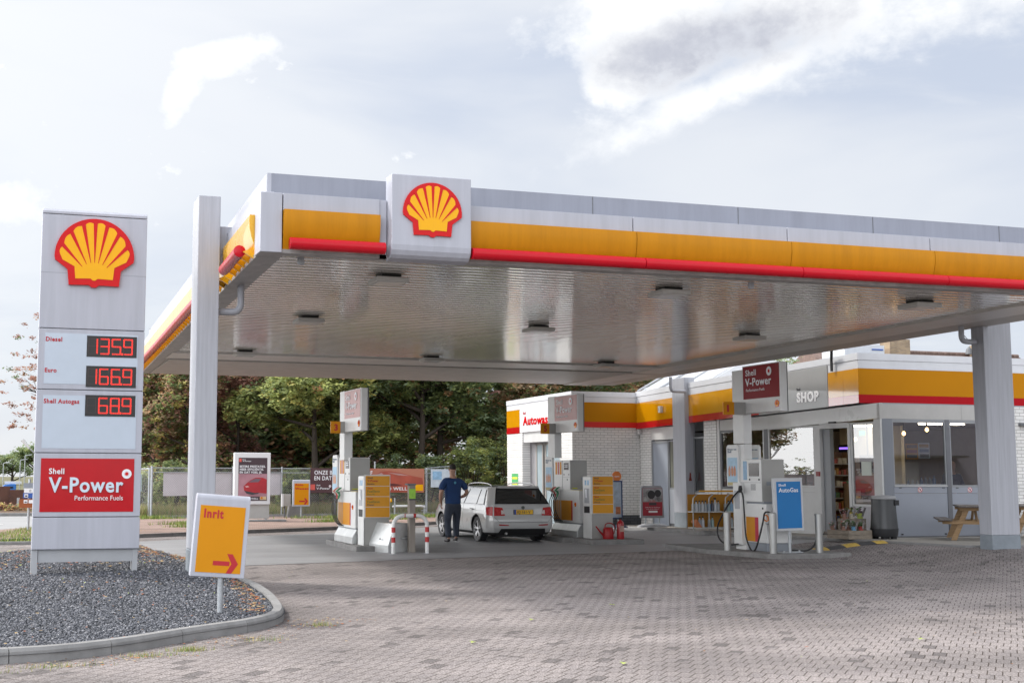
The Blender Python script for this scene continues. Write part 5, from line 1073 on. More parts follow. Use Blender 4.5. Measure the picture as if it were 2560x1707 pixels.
sg = wp('wash_sign', mat('wash_white', (.66, .66, .68), .35, var=.04), lambda g: ws(g, WX - .01, 38.47, 42.95, 3.19, 4.215)); wp('white_strip', fascw, lambda g: (ws(g, WX - .012, 42.951, 44.2, 4.02, 4.215), g.box((WX + .19, 38.48, 4.04), (19.998, 38.7, 4.216))))
wp('yellow_band', fascy, lambda g: ws(g, WX - .018, 42.96, 44.19, 3.40, 4.015)); wp('red_band', fascr, lambda g: ws(g, WX - .02, 42.96, 44.19, 3.17, 3.398))
fy3 = fy2; wp('yellow_band', fy3, lambda g: g.box((WX - .0, 38.465, 3.40), (19.997, 38.6, 4.036))); wp('red_band', mat('fascia_red_bright', (.58, .012, .01), .36, var=.05), lambda g: g.box((WX, 38.46, 3.22), (19.996, 38.6, 3.398)))
text('Shell', (WX - .02, 42.62, 3.80), .09, .24, redt, sg, '-x', bold=.02); text('Autowassen', (WX - .02, 42.62, 3.42), .30, 3.0, redb, sg, '-x', bold=.05, depth=.02)
wp('green_notice', mat('notice_green', (.10, .42, .16), .5, var=.3, scale=8), lambda g: g.box((WX - .01, 43.15, .98), (WX, 43.75, 1.7)))
wp('notice_bands', mat('notice_yellow', (.7, .68, .08), .5), lambda g: [g.box((WX - .013, 43.2, z), (WX - .01, 43.7, z + .08)) for z in (1.08, 1.30, 1.5)])
wp('body', fascw, lambda g: (g.box((WX + .8, 38.8, 0), (30, 44.2, 4.0)), g.box((WX + .3, 44.0, 0), (30, 44.25, 4.1))))
wp('camera_box', framew, lambda g: g.box((20.0, 38.3, 3.02), (20.1, 38.42, 3.15)))
t = thing('glazed_roof', 'sloping white glazed roof rising behind the car wash corner', 'glass roof', (22, 38, 4.4))
g = G(); g.add([(20.3, 38.9, 4.42), (20.3, 34.2, 4.5), (23.4, 34.2, 6.2), (23.4, 38.9, 6.1)], [(0,1,2,3)]); g.build('panes', mat('roof_glazing', (.62, .64, .68), .15, var=.08, coat=.8), t)
g = G()
for y in (38.9, 37.4, 35.9, 34.4): g.tube([(20.28, y, 4.47), (23.4, y, 6.2)], .035, 6)
g.build('glazing_bar', greyp, t)
# ============================================================ THINGS BY THE SHOP
t = thing('oil_rack', 'amber backed steel rack of oil and screenwash bottles by the column', 'display rack', (19.2, 32.2, .13))
xs_ = [18.34, 18.84, 19.36, 19.86]; Yr = 32.0; zb = .14
am = mat('rack_amber', (.45, .20, .02), .5, var=.1)
g = G(); g.box((18.36, Yr + .33, zb + .05), (19.84, Yr + .35, zb + 1.0)); g.build('back_panel', am, t)
for x in xs_:
    g = G(); g.tube(catmull([(x, Yr, zb - .0), (x, Yr, zb + .8), (x + .04, Yr, zb + .93), (x + .14, Yr + .02, zb + 1.0), (x + .2, Yr + .2, zb + 1.02)], 4), .017, 8); g.build('hoop', steel, t)
for z in (.06, .50):
    g = G(); g.box((18.36, Yr - .02, zb + z), (19.84, Yr + .33, zb + z + .03)); g.build('shelf', mat('rack_shelf', (.55, .55, .53), .4), t)
g = G(); g.tube([(18.6, Yr + .1, zb + 1.09), (19.8, Yr + .1, zb + 1.09)], .025, 8); g.build('top_bar', mat('bar_amber', (.65, .33, .03), .4), t)
bott = [mat('bottle_white', (.55, .57, .60), .3), mat('bottle_light_blue', (.25, .42, .62), .3), mat('bottle_grey', (.33, .36, .38), .3), mat('bottle_dark', (.05, .06, .09), .3), mat('bottle_teal', (.30, .42, .42), .3)]
def rack_bottle(x, z, h, m, lb, trig=False):
    b = thing('screenwash_bottle', lb, 'bottle', (x, Yr + .12, z), 'bottles in the oil rack')
    g = G(); r = .045; g.lathe((x, Yr + .12, z), [(r, 0), (r, h*.62), (r*.4, h*.8), (r*.4, h*.88)], 8); shade(g.build('body', m, b))
    g = G(); g.lathe((x, Yr + .12, z + h*.88), [(r*.5, 0), (r*.5, h*.12)], 8)
    if trig: g.box((x - .05, Yr + .11, z + h*.95), (x + .03, Yr + .13, z + h*1.05))
    g.build('cap', black, b)
n = 0
ordn = ['first', 'second', 'third', 'fourth', 'fifth']; bays = ['left', 'middle', 'right']
for bay in range(3):
    for lv, z in ((0, zb + .53), (1, zb + .09)):
        cnt = (5, 4, 4)[bay] if lv == 0 else (2, 2, 3)[bay]
        for k in range(cnt):
            x = xs_[bay] + .07 + (k + (2 if lv and bay == 0 else 0)) * .098
            rack_bottle(x, z, .30 if not (bay == 1 and k == 2) else .36, bott[(k * 2 + bay + lv) % 5 if bay else (0 if k % 2 else 2)], '%s bottle from the left on the %s shelf of the %s rack bay' % (ordn[k], ('upper', 'lower')[lv], bays[bay]), trig=(bay == 1 and k == 2))
g = G(); g.add([(18.42, Yr + .0, zb + .09), (18.62, Yr + .0, zb + .09), (18.58, Yr + .25, zb + .3), (18.40, Yr + .25, zb + .25), (18.5, Yr + .1, zb + .32)], [(0,1,4), (1,2,4), (2,3,4), (3,0,4)]); tag(g.build('orange_bag', mat('bag_orange', (.5, .16, .06), .5)), 'crumpled orange bag on the lower left rack shelf', 'bag')
# A-board
t = thing('pavement_board', 'framed pavement board with black photo over red, by the grey door', 'A-board', (18.85, 35.3, .1))
g = G(); g.prism([(18.42, .38), (19.22, .38), (19.18, 1.28), (19.12, 1.35), (18.52, 1.35), (18.44, 1.28)], 'y', 35.25, 35.33); b = g.build('frame', mat('board_frame_grey', (.33, .34, .37), .4), t, bevel=.02)
g = G(); g.box((18.49, 35.242, .45), (19.15, 35.252, 1.27)); p = g.build('poster', mat('poster_crimson', (.36, .03, .05), .4, var=.05), b)
g = G(); g.box((18.50, 35.238, .86), (19.14, 35.243, 1.26)); ph = g.build('photo', mat('photo_grey', (.38, .38, .39), .5, var=.9, scale=5), p)
g = G(); 
for cx, cz_, r in ((18.78, 1.08, .13), (19.0, 1.12, .11)): g.tube([(cx, 35.236, cz_), (cx, 35.237, cz_)], r, 16)
g.build('dark_shapes', mat('photo_black', (.03, .03, .035), .5), ph)
g = G(); g.box((18.70, 35.236, .76), (18.95, 35.239, .84)); g.build('black_bar', darkt, p); text('Gratis', (18.71, 35.235, .88), .04, .2, redb, p, bold=.03)
for z, w in ((.69, .5), (.64, .42)): text('koffie bij een tankbeurt', (18.82 - w/2, 35.238, z), .022, w, whitet, p)
g = G(); g.box((18.68, 35.238, .54), (18.98, 35.242, .60)); g.build('white_bar', whitet, p)
g = G(); g.lathe((18.86, 35.35, .105), [(.50, 0), (.48, .05), (.35, .09), (.1, .10)], 24); 
for i in range(len(g.v)): v = g.v[i]; g.v[i] = (v[0], 35.35 + (v[1] - 35.35) * .45, v[2])
shade(g.build('water_foot', mat('foot_plastic', (.42, .43, .46), .5), t)); g = G(); g.tube([(18.62, 35.35, .15), (18.62, 35.30, .4)], .02, 8); g.tube([(19.08, 35.35, .15), (19.08, 35.30, .4)], .02, 8); g.build('spring_post', galv, t)
t = thing('swing_sign', 'blue framed swing sign with an orange disc on top', 'sign', (17.75, 35.3, .1))
g = G(); g.box((17.42, 35.28, .36), (17.84, 35.33, 1.50)); b = g.build('frame', mat('frame_navy', (.01, .035, .14), .35), t, bevel=.01)
g = G(); g.box((17.46, 35.272, .40), (17.79, 35.281, 1.46)); p = g.build('poster', mat('poster_ice', (.42, .50, .60), .4, var=.4, scale=4), b)
g = G(); g.box((17.60, 35.268, .50), (17.76, 35.273, .72)); g.build('picture', mat('picture_rust', (.5, .18, .08), .5, var=.5, scale=12), p)
g = G(); g.tube([(17.66, 35.29, 1.63), (17.66, 35.32, 1.63)], .15, 24); d_ = g.build('disc', mat('disc_orange', (.75, .22, .05), .4), t); text('open', (17.58, 35.285, 1.61), .045, .16, whitet, d_, bold=.03)
g = G(); g.lathe((17.75, 35.35, .10), [(.26, 0), (.24, .04), (.05, .10)], 16); g.build('foot', mat('foot_navy', (.03, .045, .10), .4), t); g = G(); g.tube([(17.7, 35.31, .15), (17.7, 35.31, .37)], .02, 8); g.build('spring_post', galv, t)
# litter bin
t = thing('litter_bin', 'tall dark grey round litter bin by the flower crates', 'bin', (19.6, 25.5, .22)); bx, by = 19.6, 25.5
bm_ = mat('bin_grey', (.055, .058, .062), .35, var=.12)
g = G(); g.lathe((bx, by, .24), [(.27, .04), (.29, .06), (.315, .22), (.315, .23)], 28); shade(g.build('base_drum', mat('bin_base', (.035, .036, .04), .4), t))
g = G(); g.lathe((bx, by, .24), [(.305, .231), (.285, .5), (.272, .75), (.268, .90)], 28); shade(g.build('body', bm_, t))
g = G(); g.lathe((bx, by, .24), [(.278, .90), (.285, .92), (.27, .965), (.12, .99), (.0, .99)], 28); shade(g.build('lid', mat('bin_lid', (.30, .30, .31), .35), t))
g = G(); g.box((bx + .10, by - .275, 1.0), (bx + .22, by - .18, 1.12)); g.build('slot', black, t)
g = G()
for a in (0.7, 2.4, 4.0, 5.4): g.box((bx + .2*math.cos(a) - .05, by + .2*math.sin(a) - .05, .2), (bx + .2*math.cos(a) + .05, by + .2*math.sin(a) + .05, .285))
g.build('foot', black, t)
# crates and pots
def crate(x0, x1, y0, y1, z0, z1, label, a):
    t = thing('flower_crate', label, 'crate', ((x0+x1)/2, (y0+y1)/2, z0), 'wooden crates with potted flowers'); th = .018; w = (x1-x0)/2; d = (y1-y0)/2; h = z1 - z0; n = max(1, round(h / .11))
    def loc(g, nm): g.build(nm, woodg, t, local=True, bevel=.003)
    for sy in (-1, 1):
        g = G()
        for k in range(n): g.box((-w, sy*d, h*k/n), (w, sy*(d - th), h*(k+1)/n - .006))
        loc(g, 'side_boards')
    for sx in (-1, 1):
        g = G()
        for k in range(n): g.box((sx*w, -d + th, h*k/n), (sx*(w - th), d - th, h*(k+1)/n - .006))
        loc(g, 'end_boards')
    g = G(); g.box((-w + th, -d + th, h - .05), (w - th, d - th, h - .035)); loc(g, 'top_board'); t.rotation_euler = (0, 0, a); return t
crate(18.52, 19.22, 25.45, 26.15, .225, .43, 'low wide front crate of potted flowers by the doorway', .12)
crate(18.95, 19.45, 25.95, 26.35, .225, .68, 'taller grey wooden crate standing behind the low one', .05)
petal = [mat('petal_%s' % n, c, .6, var=.3, scale=20) for n, c in (('pink', (.50, .20, .24)), ('red_tone', (.50, .05, .05)), ('cream', (.55, .50, .40)), ('purple', (.24, .10, .22)), ('yellow_tone', (.6, .45, .08)))]
leafm = mat('plant_leaf', (.06, .13, .035), .6, var=.3); wrap = mat('cellophane', (.30, .28, .28), .15, var=.5, scale=18, spec=.9)
def pot(x, y, z, s, pm, fm, label, r_=rr, wrapped=True):
    t = thing('potted_flower', label, 'potted plant', (x, y, z), 'potted flowers on the crates')
    g = G(); g.lathe((x, y, z), [(.045*s, 0), (.065*s, .12*s), (.06*s, .12*s)], 12); shade(g.build('pot', pm, t))
    g = G()
    for _ in range(46):
        a = r_.uniform(0, 6.28); q = r_.uniform(0, .10*s); h = z + .13*s + r_.uniform(0, .12*s) - q*.4; u = r_.uniform(.012, .028)*s; b = r_.uniform(0, 6.28)
        c = Vector((x + q*math.cos(a), y + q*math.sin(a), h)); e1 = Vector((math.cos(b), math.sin(b), r_.uniform(-.5, .9)))*u; e2 = Vector((-math.sin(b), math.cos(b), r_.uniform(-.5, .5)))*u
        g.add([c - e1, c + e2, c + e1, c - e2], [(0,1,2,3)], leafm if r_.random() < .55 else fm)
    g.build('foliage', None, t)
    if wrapped:
        g = G()
        for k in range(10):
            a = 2*PI*k/10; a2 = a + 2*PI/10; R1, R2 = .07*s, .13*s*r_.uniform(.8, 1.15)
            if k % 3 == 1: g.add([(x + R1*math.cos(a), y + R1*math.sin(a), z + .06*s), (x + R1*math.cos(a2), y + R1*math.sin(a2), z + .06*s), (x + R2*math.cos(a2-.1), y + R2*math.sin(a2-.1), z + .22*s), (x + R2*math.cos(a + .2), y + R2*math.sin(a + .2), z + .26*s*r_.uniform(.8, 1.1))], [(0,1,2,3)])
        g.build('wrapping', wrap, t)
terra = mat('pot_brown', (.28, .15, .11), .6); pblue = mat('pot_blue', (.16, .38, .60), .5); pred = mat('pot_red', (.42, .06, .05), .5); plime = mat('pot_lime', (.38, .46, .10), .5)
for x, y, z, s, pm, fm, lb in ((18.55, 25.98, .39, .95, terra, petal[0], 'pink wrapped flower at the far left of the low crate'), (18.66, 25.72, .39, 1.0, terra, petal[2], 'cream wrapped flower left of the blue pot'), (18.78, 25.9, .39, 1.0, pred, petal[1], 'red wrapped flower behind the blue pot'), (18.86, 25.62, .39, 1.0, pblue, leafm, 'green plant in a light blue pot on the low crate'), (19.08, 25.66, .39, 1.0, pred, leafm, 'green plant in a red pot on the low crate'), (18.92, 25.92, .39, 1.1, terra, leafm, 'bushy green plant behind the blue and red pots'),
    (18.98, 26.1, .64, 1.15, terra, petal[0], 'pink plant at the left on the tall crate'), (19.16, 26.1, .64, 1.25, petal[2], petal[4], 'cream yellow plant in the middle of the tall crate'), (19.38, 26.08, .64, 1.3, plime, petal[3], 'purple flowers in a lime bowl at the right of the tall crate')): pot(x, y, z, s, pm, fm, lb)
# speed bump
sbt = thing('speed_bump', 'black and yellow rubber speed bump lying before the shop kerb', 'speed bump', (18, 24.45, .1))
xx = 16.85; k = 0
rub = mat('bump_rubber', (.03, .03, .034), .6, var=.2); yel2 = mat('bump_yellow', (.5, .33, .05), .6, var=.25)
while xx < 18.7:
    a, b = xx, min(xx + (.36 if k % 2 == 0 else .42), 18.72); g = G(); n = 6
    rows_ = []
    for x in (a, (a+b)/2, b - .004): rows_ += [(x, 24.22 + .42*j/n, hterr(x, 24.4) + .006 + .055*math.sin(PI*j/n)) for j in range(n + 1)]
    g.add(rows_, [(i*(n+1)+j, (i+1)*(n+1)+j, (i+1)*(n+1)+j+1, i*(n+1)+j+1) for i in range(2) for j in range(n)] ); o = g.build('segment', yel2 if k % 2 == 0 else rub, sbt)
    g = G()
    for x in (a + .1, b - .1): g.lathe((x, 24.36, hterr(x, 24.4) + .055), [(.018, 0), (.018, .004)], 8)
    g.build('bolt', black, o); xx = b; k += 1
# picnic tables: end frames seen from the forecourt, tops running back
def picnic(xc, y0, z, label):
    t = thing('picnic_table', label, 'picnic table', (xc, y0 + .9, z), 'wooden picnic tables at the shop wall')
    for i in range(5):
        g = G(); x = -.38 + i * .154; g.box((x, -.95, .735), (x + .146, .95, .77)); g.build('top_plank', woodd, t, local=True, bevel=.004)
    for sx in (-1, 1):
        for i in range(2):
            g = G(); x = sx * (.60 + .145 * i); g.box((x - .068, -.95, .435), (x + .068, .95, .47)); g.build('bench_plank', woodd, t, local=True, bevel=.004)
    for y in (-.68, .68):
        g = G(); g.box((-.73, y - .05, .36), (.73, y - .01, .434)); g.build('cross_bar', wood, t, local=True, bevel=.004)
        g = G(); g.box((-.36, y - .05, .66), (.36, y - .01, .734)); g.build('top_rail', wood, t, local=True, bevel=.004)
        for s_ in (-1, 1):
            g = G(); g.prism([(s_*.56, 0), (s_*.44, 0), (s_*.14, .73), (s_*.26, .73)], 'y', y, y + .045); g.build('leg', wood, t, local=True, bevel=.004)
        g = G(); g.tube([(0, y + .02, .40), (0, y * .25, .70)], .03, 4); g.build('brace', wood, t, local=True)
    return t
pt = picnic(21.28, 23.6, .245, 'wooden picnic table partly behind the right hand canopy column')
pt.rotation_euler = (0, 0, math.radians(-36)); dup(pt, (23.25, 24.8, .245), 'wooden picnic table at the right edge of the picture')
t = thing('motor_scooter', 'dark scooter just showing at the right edge by the white wall', 'scooter', (24.25, 25.6, .22))
g = G(); g.tube(catmull([(24.0, 25.6, .75), (24.25, 25.6, .80), (24.6, 25.6, .78), (24.9, 25.6, .65)], 4), [.04]*4 + [.10]*5 + [.12]*4, 8); g.build('body', mat('scooter_navy', (.02, .03, .07), .3), t)
g = G(); g.tube(catmull([(24.02, 25.55, .93), (24.08, 25.55, 1.05), (24.2, 25.6, 1.0), (24.22, 25.6, .85)], 4), .02, 8); g.build('handlebar', steel, t)
for x in (24.1, 25.1): g = G(); g.tube([(x, 25.57, .47), (x, 25.65, .47)], .24, 20); g.build('wheel', black, t)
# ============================================================ FENCE LINE
def fy(x): return 46.4 + (x - 5) * 0.19
fen = thing('chainlink_fence', 'long grey chain link fence with steel posts along the wood', 'fence', (11, fy(11), 0))
g = G()
def mesh_panel(g, p, q, z0, z1, sp=.085, r=.0032):
    d = Vector((q[0]-p[0], q[1]-p[1], 0)); Lh = d.length; d.normalize(); H = z1 - z0; n = int((Lh + H) / sp)
    for k in range(n):
        for s in (0, 1):
            t0 = k * sp - H; a0 = max(t0, 0); a1 = min(t0 + H, Lh)
            if a1 <= a0: continue
            za, zb = z0 + (a0 - t0), z0 + (a1 - t0)
            if s: za, zb = z1 - (a0 - t0), z1 - (a1 - t0)
            A = Vector((p[0], p[1], 0)) + d * a0; B = Vector((p[0], p[1], 0)) + d * a1
            g.add([(A.x, A.y, za - r*1.4), (A.x, A.y, za + r*1.4), (B.x, B.y, zb + r*1.4), (B.x, B.y, zb - r*1.4)], [(0,1,2,3)])
wire = mat('fence_wire', (.36, .37, .36), .5, .3, var=.1)
mesh_panel(g, (5.0, fy(5)), (17.1, fy(17.1)), .12, 1.86); g.build('wire_mesh', wire, fen)
for x in (5.0, 7.1, 8.0, 9.9, 12.05, 13.72, 15.98, 17.1):
    g = G(); g.tube([(x, fy(x) + .03, 0), (x, fy(x) + .03, 1.92 if x not in (13.72,) else 2.15)], .03 if x > 5.1 else .045, 8); g.build('post', galv, fen)
for z in (1.86, 1.70):
    g = G(); g.tube([(5, fy(5) + .03, z), (17.1, fy(17.1) + .03, z)], .018, 6); g.build('top_rail', galv, fen)
g = G(); 
for k in range(12):
    a, b = 5.3 + k, 5.3 + k + .98; slab(g, (a, fy(a) - .05), (b, fy(b) - .05), -.05, .17, -.05, .17, .09)
g.build('concrete_plinth', concrete, fen)
gt = thing('steel_gate', 'open mesh gate with a pale notice at the left end of the fence', 'gate', (4.9, 47, 0))
g = G(); mesh_panel(g, (4.95, 46.5), (4.35, 50.0), .1, 1.80); g.build('wire_mesh', wire, gt)
g = G(); 
for x, y in ((4.93, 46.6), (4.72, 47.9), (4.33, 50.0)): g.tube([(x, y, 0), (x, y, 1.86)], .035, 8)
g.tube([(4.95, 46.5, 1.82), (4.33, 50.0, 1.82)], .02, 6); g.build('frame', galv, gt)
g = G(); g.box((4.62, 47.9, 1.0), (4.80, 47.93, 1.62)); g.build('notice', mat('notice_teal', (.45, .60, .60), .5, var=.3), gt)
gt = thing('steel_gate', 'small mesh gate frame behind the man at the right end of the fence', 'gate', (16.5, 48.5, 0))
g = G(); mesh_panel(g, (15.98, 48.6), (17.3, 48.9), .3, 1.85); g.build('wire_mesh', wire, gt)
g = G(); g.tube([(15.98, 48.6, 0), (15.98, 48.6, 1.9), (17.3, 48.9, 2.0), (17.3, 48.9, 0)], .04, 8); g.tube([(16.3, 48.66, 1.78), (17.2, 48.88, 1.86)], .025, 6); g.build('frame', galv, gt)
g = G(); g.box((16.15, 48.5, 1.15), (16.95, 48.54, 1.85)); o = tag(g.build('gate_notice', mat('notice_white', (.5, .56, .62), .5, var=.2)), 'white and blue notice on the gate behind the man', 'sign'); g = G(); g.box((16.22, 48.49, 1.45), (16.6, 48.5, 1.78)); g.build('blue_field', stickb, o)
# banners
ban1 = thing('banner', 'plain white banner hung behind the wire mesh left of the poster case', 'banner', (7.6, fy(7.6) + .1, .9), 'banners on the fence')
g = G(); n = 24
vs = []
for j in range(2):
    for i in range(n + 1): x = 5.42 + (9.92 - 5.42) * i / n; vs.append((x, fy(x) + .08 + .02*math.sin(x*3.1), (.87 if j == 0 else 1.71) + .012*math.sin(x*2)))
g.add(vs, [(i, i+1, n+2+i, n+1+i) for i in range(n)]); g.build('cloth', mat('banner_back', (.60, .56, .60), .7, var=.14, scale=1.2), ban1)
ban2 = thing('banner', 'dark red banner with white slogan and an orange car on the fence', 'banner', (13.4, fy(13.4) - .1, 1), 'banners on the fence')
def by_(x): return fy(x) - .06
def bpoly(g, pts, o, m=None): g.add([(x, by_(x) - o, z) for x, z in pts], [tuple(range(len(pts)))], m)
g = G(); vs = []; xs2 = [11.02 + (15.84 - 11.02) * i / 30 for i in range(31)]
bsh = bpy.data.materials.new('banner_print'); bsh.use_nodes = True; nt = bsh.node_tree; b = nt.nodes['Principled BSDF']; b.inputs['Roughness'].default_value = .6
tc = nt.nodes.new('ShaderNodeTexCoord'); sp_ = nt.nodes.new('ShaderNodeSeparateXYZ'); nt.links.new(tc.outputs['Object'], sp_.inputs[0]); mr = nt.nodes.new('ShaderNodeMapRange'); mr.inputs['From Min'].default_value = -1.3; mr.inputs['From Max'].default_value = .9
nt.links.new(sp_.outputs['X'], mr.inputs['Value']); cr = nt.nodes.new('ShaderNodeValToRGB'); nt.links.new(mr.outputs[0], cr.inputs[0]); nt.links.new(cr.outputs[0], b.inputs['Base Color'])
cr.color_ramp.elements[0].color = (.075, .032, .038, 1); cr.color_ramp.elements[1].color = (.42, .16, .10, 1); e = cr.color_ramp.elements.new(.55); e.color = (.36, .12, .08, 1)
for z in (.95, 1.88):
    for x in xs2: vs.append((x, by_(x), z))
g.add(vs, [(i, i+1, 32+i, 31+i) for i in range(30)]); cl = g.build('cloth', bsh, ban2)
text('ONZE BESTE BRANDSTOF', (11.18, by_(11.2) - .012, 1.64), .15, 2.45, whitet, cl, bold=.04, rot=(PI/2, 0, math.atan(.19)))
text('EN DAT VOEL JE', (11.18, by_(11.2) - .012, 1.43), .15, 1.5, whitet, cl, bold=.04, rot=(PI/2, 0, math.atan(.19)))
g = G(); bpoly(g, [(11.02, 1.06), (11.21, 1.06), (11.21, 1.27), (11.02, 1.27)], .008); g.build('red_square', mat('square_coral', (.62, .10, .08), .6), cl)
text('Shell', (11.27, by_(11.27) - .012, 1.21), .055, .15, whitet, cl, rot=(PI/2, 0, math.atan(.19))); text('V-Power', (11.27, by_(11.27) - .012, 1.08), .08, .56, whitet, cl, bold=.03, rot=(PI/2, 0, math.atan(.19)))
rosette((11.82, by_(11.82) - .014, 1.20), .045, cl)
cp = [(13.25, 1.02), (13.2, 1.2), (13.35, 1.36), (13.7, 1.62), (13.95, 1.76), (14.3, 1.79), (14.8, 1.72), (15.3, 1.60), (15.75, 1.52), (15.8, 1.2), (15.6, 1.0), (14.6, .96), (13.5, .97)]
g = G(); bpoly(g, cp, .006); car_p = g.build('car_picture', mat('print_orange_red', (.38, .075, .045), .5, var=.25, scale=2), cl)
g = G(); bpoly(g, [(13.45, 1.42), (13.75, 1.64), (13.98, 1.72), (14.1, 1.60), (13.9, 1.45)], .010); bpoly(g, [(14.2, 1.73), (14.8, 1.68), (15.2, 1.60), (14.7, 1.62)], .010); g.build('window_picture', mat('print_rose', (.42, .24, .22), .4), car_p)
g = G(); bpoly(g, [(13.95, 1.28), (14.5, 1.30), (14.9, 1.24), (14.5, 1.20), (14.0, 1.21)], .010); bpoly(g, [(13.3, 1.0), (13.42, 1.12), (13.55, 1.0)], .012); g.build('shade_picture', mat('print_maroon', (.10, .02, .02), .5), car_p)
text('GO WELL', (14.05, by_(14.05) - .014, 1.04), .12, 1.05, whitet, cl, bold=.035, rot=(PI/2, 0, math.atan(.19)))
g = G(); bpoly(g, [(15.15, 1.02), (15.42, 1.02), (15.42, 1.26), (15.15, 1.26)], .016, whitet); bpoly(g, [(15.42, 1.02), (15.78, 1.02), (15.78, 1.26), (15.42, 1.26)], .016, yellowb); lg_ = g.build('logo_field', None, cl)
shell_emblem((15.285, by_(15.285) - .018, 1.15), .085, lg_, th=.002)
# poster case
pc = thing('poster_case', 'tall white poster case with a red car poster before the fence', 'poster case', (8.1, 43.2, .1))
g = G(); g.box((7.38, 43.1, .63), (8.62, 43.35, 2.37)); cs = g.build('case', white2, pc, bevel=.02); g = G(); g.box((7.42, 43.16, .16), (8.60, 43.30, .63)); g.build('base_panel', mat('case_base', (.44, .43, .41), .5, var=.1), pc)
g = G(); g.box((7.52, 43.092, .76), (8.50, 43.102, 2.20)); ps = g.build('poster', mat('poster_dark', (.07, .045, .055), .3, var=.3, scale=1.5), cs)
g = G(); g.box((7.525, 43.088, .90), (8.495, 43.093, 1.66)); sk = g.build('picture_ground', mat('print_dusk_rose', (.42, .22, .26), .4, var=.35, scale=1.6), ps)
def zp(pts, o, m, nm, par): g = G(); g.add([(x, 43.088 - o, z) for x, z in pts], [tuple(range(len(pts)))]); return g.build(nm, m, par)
cpx = zp([(7.72, 1.10), (7.70, 1.24), (7.80, 1.34), (7.92, 1.44), (8.10, 1.53), (8.35, 1.53), (8.49, 1.47), (8.49, 1.0), (8.25, 1.02), (8.05, .98), (7.85, 1.02)], .004, mat('print_red', (.42, .03, .04), .35, var=.2, scale=4), 'car_picture', sk)
zp([(7.86, 1.37), (7.96, 1.44), (8.10, 1.50), (8.30, 1.49), (8.2, 1.38)], .007, mat('print_glass', (.18, .12, .15), .3), 'window_picture', cpx); zp([(7.72, 1.10), (7.9, 1.06), (8.1, 1.02), (8.25, 1.04), (8.2, 1.0), (8.0, .96), (7.8, 1.0)], .007, darkt, 'shade_picture', cpx)
zp([(7.74, 1.24), (7.84, 1.26), (7.9, 1.22), (7.8, 1.20)], .008, mat('print_pink', (.65, .38, .38), .4), 'headlamp_picture', cpx)
zp([(7.50 + .03, 2.06), (7.62, 2.06), (7.62, 2.17), (7.53, 2.17)], .008, mat('square_coral', (.62, .10, .08), .6), 'red_square', ps)
text('Shell', (7.65, 43.084, 2.12), .035, .10, whitet, ps, bold=.02); text('V-Power', (7.65, 43.084, 2.065), .045, .30, whitet, ps, bold=.03)
for i, (s, w) in enumerate((('BETERE PRESTATIES.', .88), ('MEER EFFICIËNTIE.', .82), ('EN DAT VOEL JE.', .76))): text(s, (7.56, 43.084, 1.875 - i * .098), .066, w, whitet, ps, bold=.08)
text('GO WELL', (7.80, 43.084, .80), .06, .40, whitet, ps, bold=.035); zp([(8.26, .79), (8.48, .79), (8.48, .90), (8.26, .90)], .006, mat('logo_cream', (.6, .45, .25), .5), 'logo_field', ps); shell_emblem((8.32, 43.080, .85), .04, ps, th=.002)
for x in (7.5, 8.5): g = G(); g.tube([(x, 43.23, .1), (x, 43.23, .18)], .04, 8); g.build('foot', galv, pc)
g = G(); g.box((7.0, 42.2, .09), (9.0, 42.75, .15)); tag(g.build('concrete_slab_base', concrete, None, bevel=.01), 'flat concrete footing in front of the poster case', 'footing')
s2, f2 = shield_sign(9.95, 10.58, 45.6, .50, 1.45, 'small yellow sign reading Auto Wassen with a red arrow by the fence', 'car_wash_sign', .09, galv, px=10.27)
text('Auto', (10.02, 45.594, 1.235), .075, .30, redt, f2, bold=.09); text('Wassen', (10.02, 45.594, 1.10), .075, .50, redt, f2, bold=.09); arrow(10.18, 10.50, .68, .22, 45.593, f2)
t = thing('meter_box', 'grey meter box on a thin post left of the small yellow sign', 'meter box', (9.8, 45.9, .09))
g = G(); g.box((9.62, 45.85, .50), (9.93, 46.0, .93)); g.build('box', mat('box_beige_grey', (.35, .335, .31), .6, var=.15), t, bevel=.01); g = G(); g.box((9.60, 45.83, .49), (9.66, 46.0, .94)); g.build('door', framew, t); g = G(); g.tube([(9.72, 45.95, .05), (9.72, 45.95, .5)], .025, 8); g.build('post', greyd, t)
t = thing('broken_pedestal', 'weathered grey concrete pedestal under the small yellow sign', 'pedestal', (10.15, 46.3, .09))
g = G(); g.add([(9.85, 46.2, .0), (10.42, 46.2, .0), (10.40, 46.6, 0), (9.9, 46.6, 0), (9.95, 46.25, .52), (10.40, 46.25, .62), (10.38, 46.5, .55), (9.95, 46.5, .5)], [(0,3,2,1), (4,5,6,7), (0,1,5,4), (1,2,6,5), (2,3,7,6), (3,0,4,7)]); g.build('block', concrete, t, bevel=.03)
t = thing('pipe_barrier', 'white pipe rail with a valve at its end before the fence', 'rail', (14.8, 46, .1))
g = G(); g.tube([(14.0, 46.6, .45), (14.1, 46.5, .47), (15.1, 46.5, .47), (15.25, 46.5, .43)], .045, 10); shade(g.build('pipe', mat('pipe_white', (.6, .6, .6), .4), t)); g = G(); g.tube([(15.22, 46.5, .52), (15.22, 46.5, .12)], .035, 8); g.tube([(15.1, 46.5, .30), (15.34, 46.5, .30)], .02, 8); g.build('valve', galv, t); g = G(); g.tube([(14.05, 46.5, .05), (14.05, 46.5, .78)], .03, 8); g.build('post', galv, t); g = G(); g.lathe((13.88, 46.55, .60), [(.05, 0), (.09, .05), (.06, .16)], 8); g.build('yellow_cap', yellowb, t)
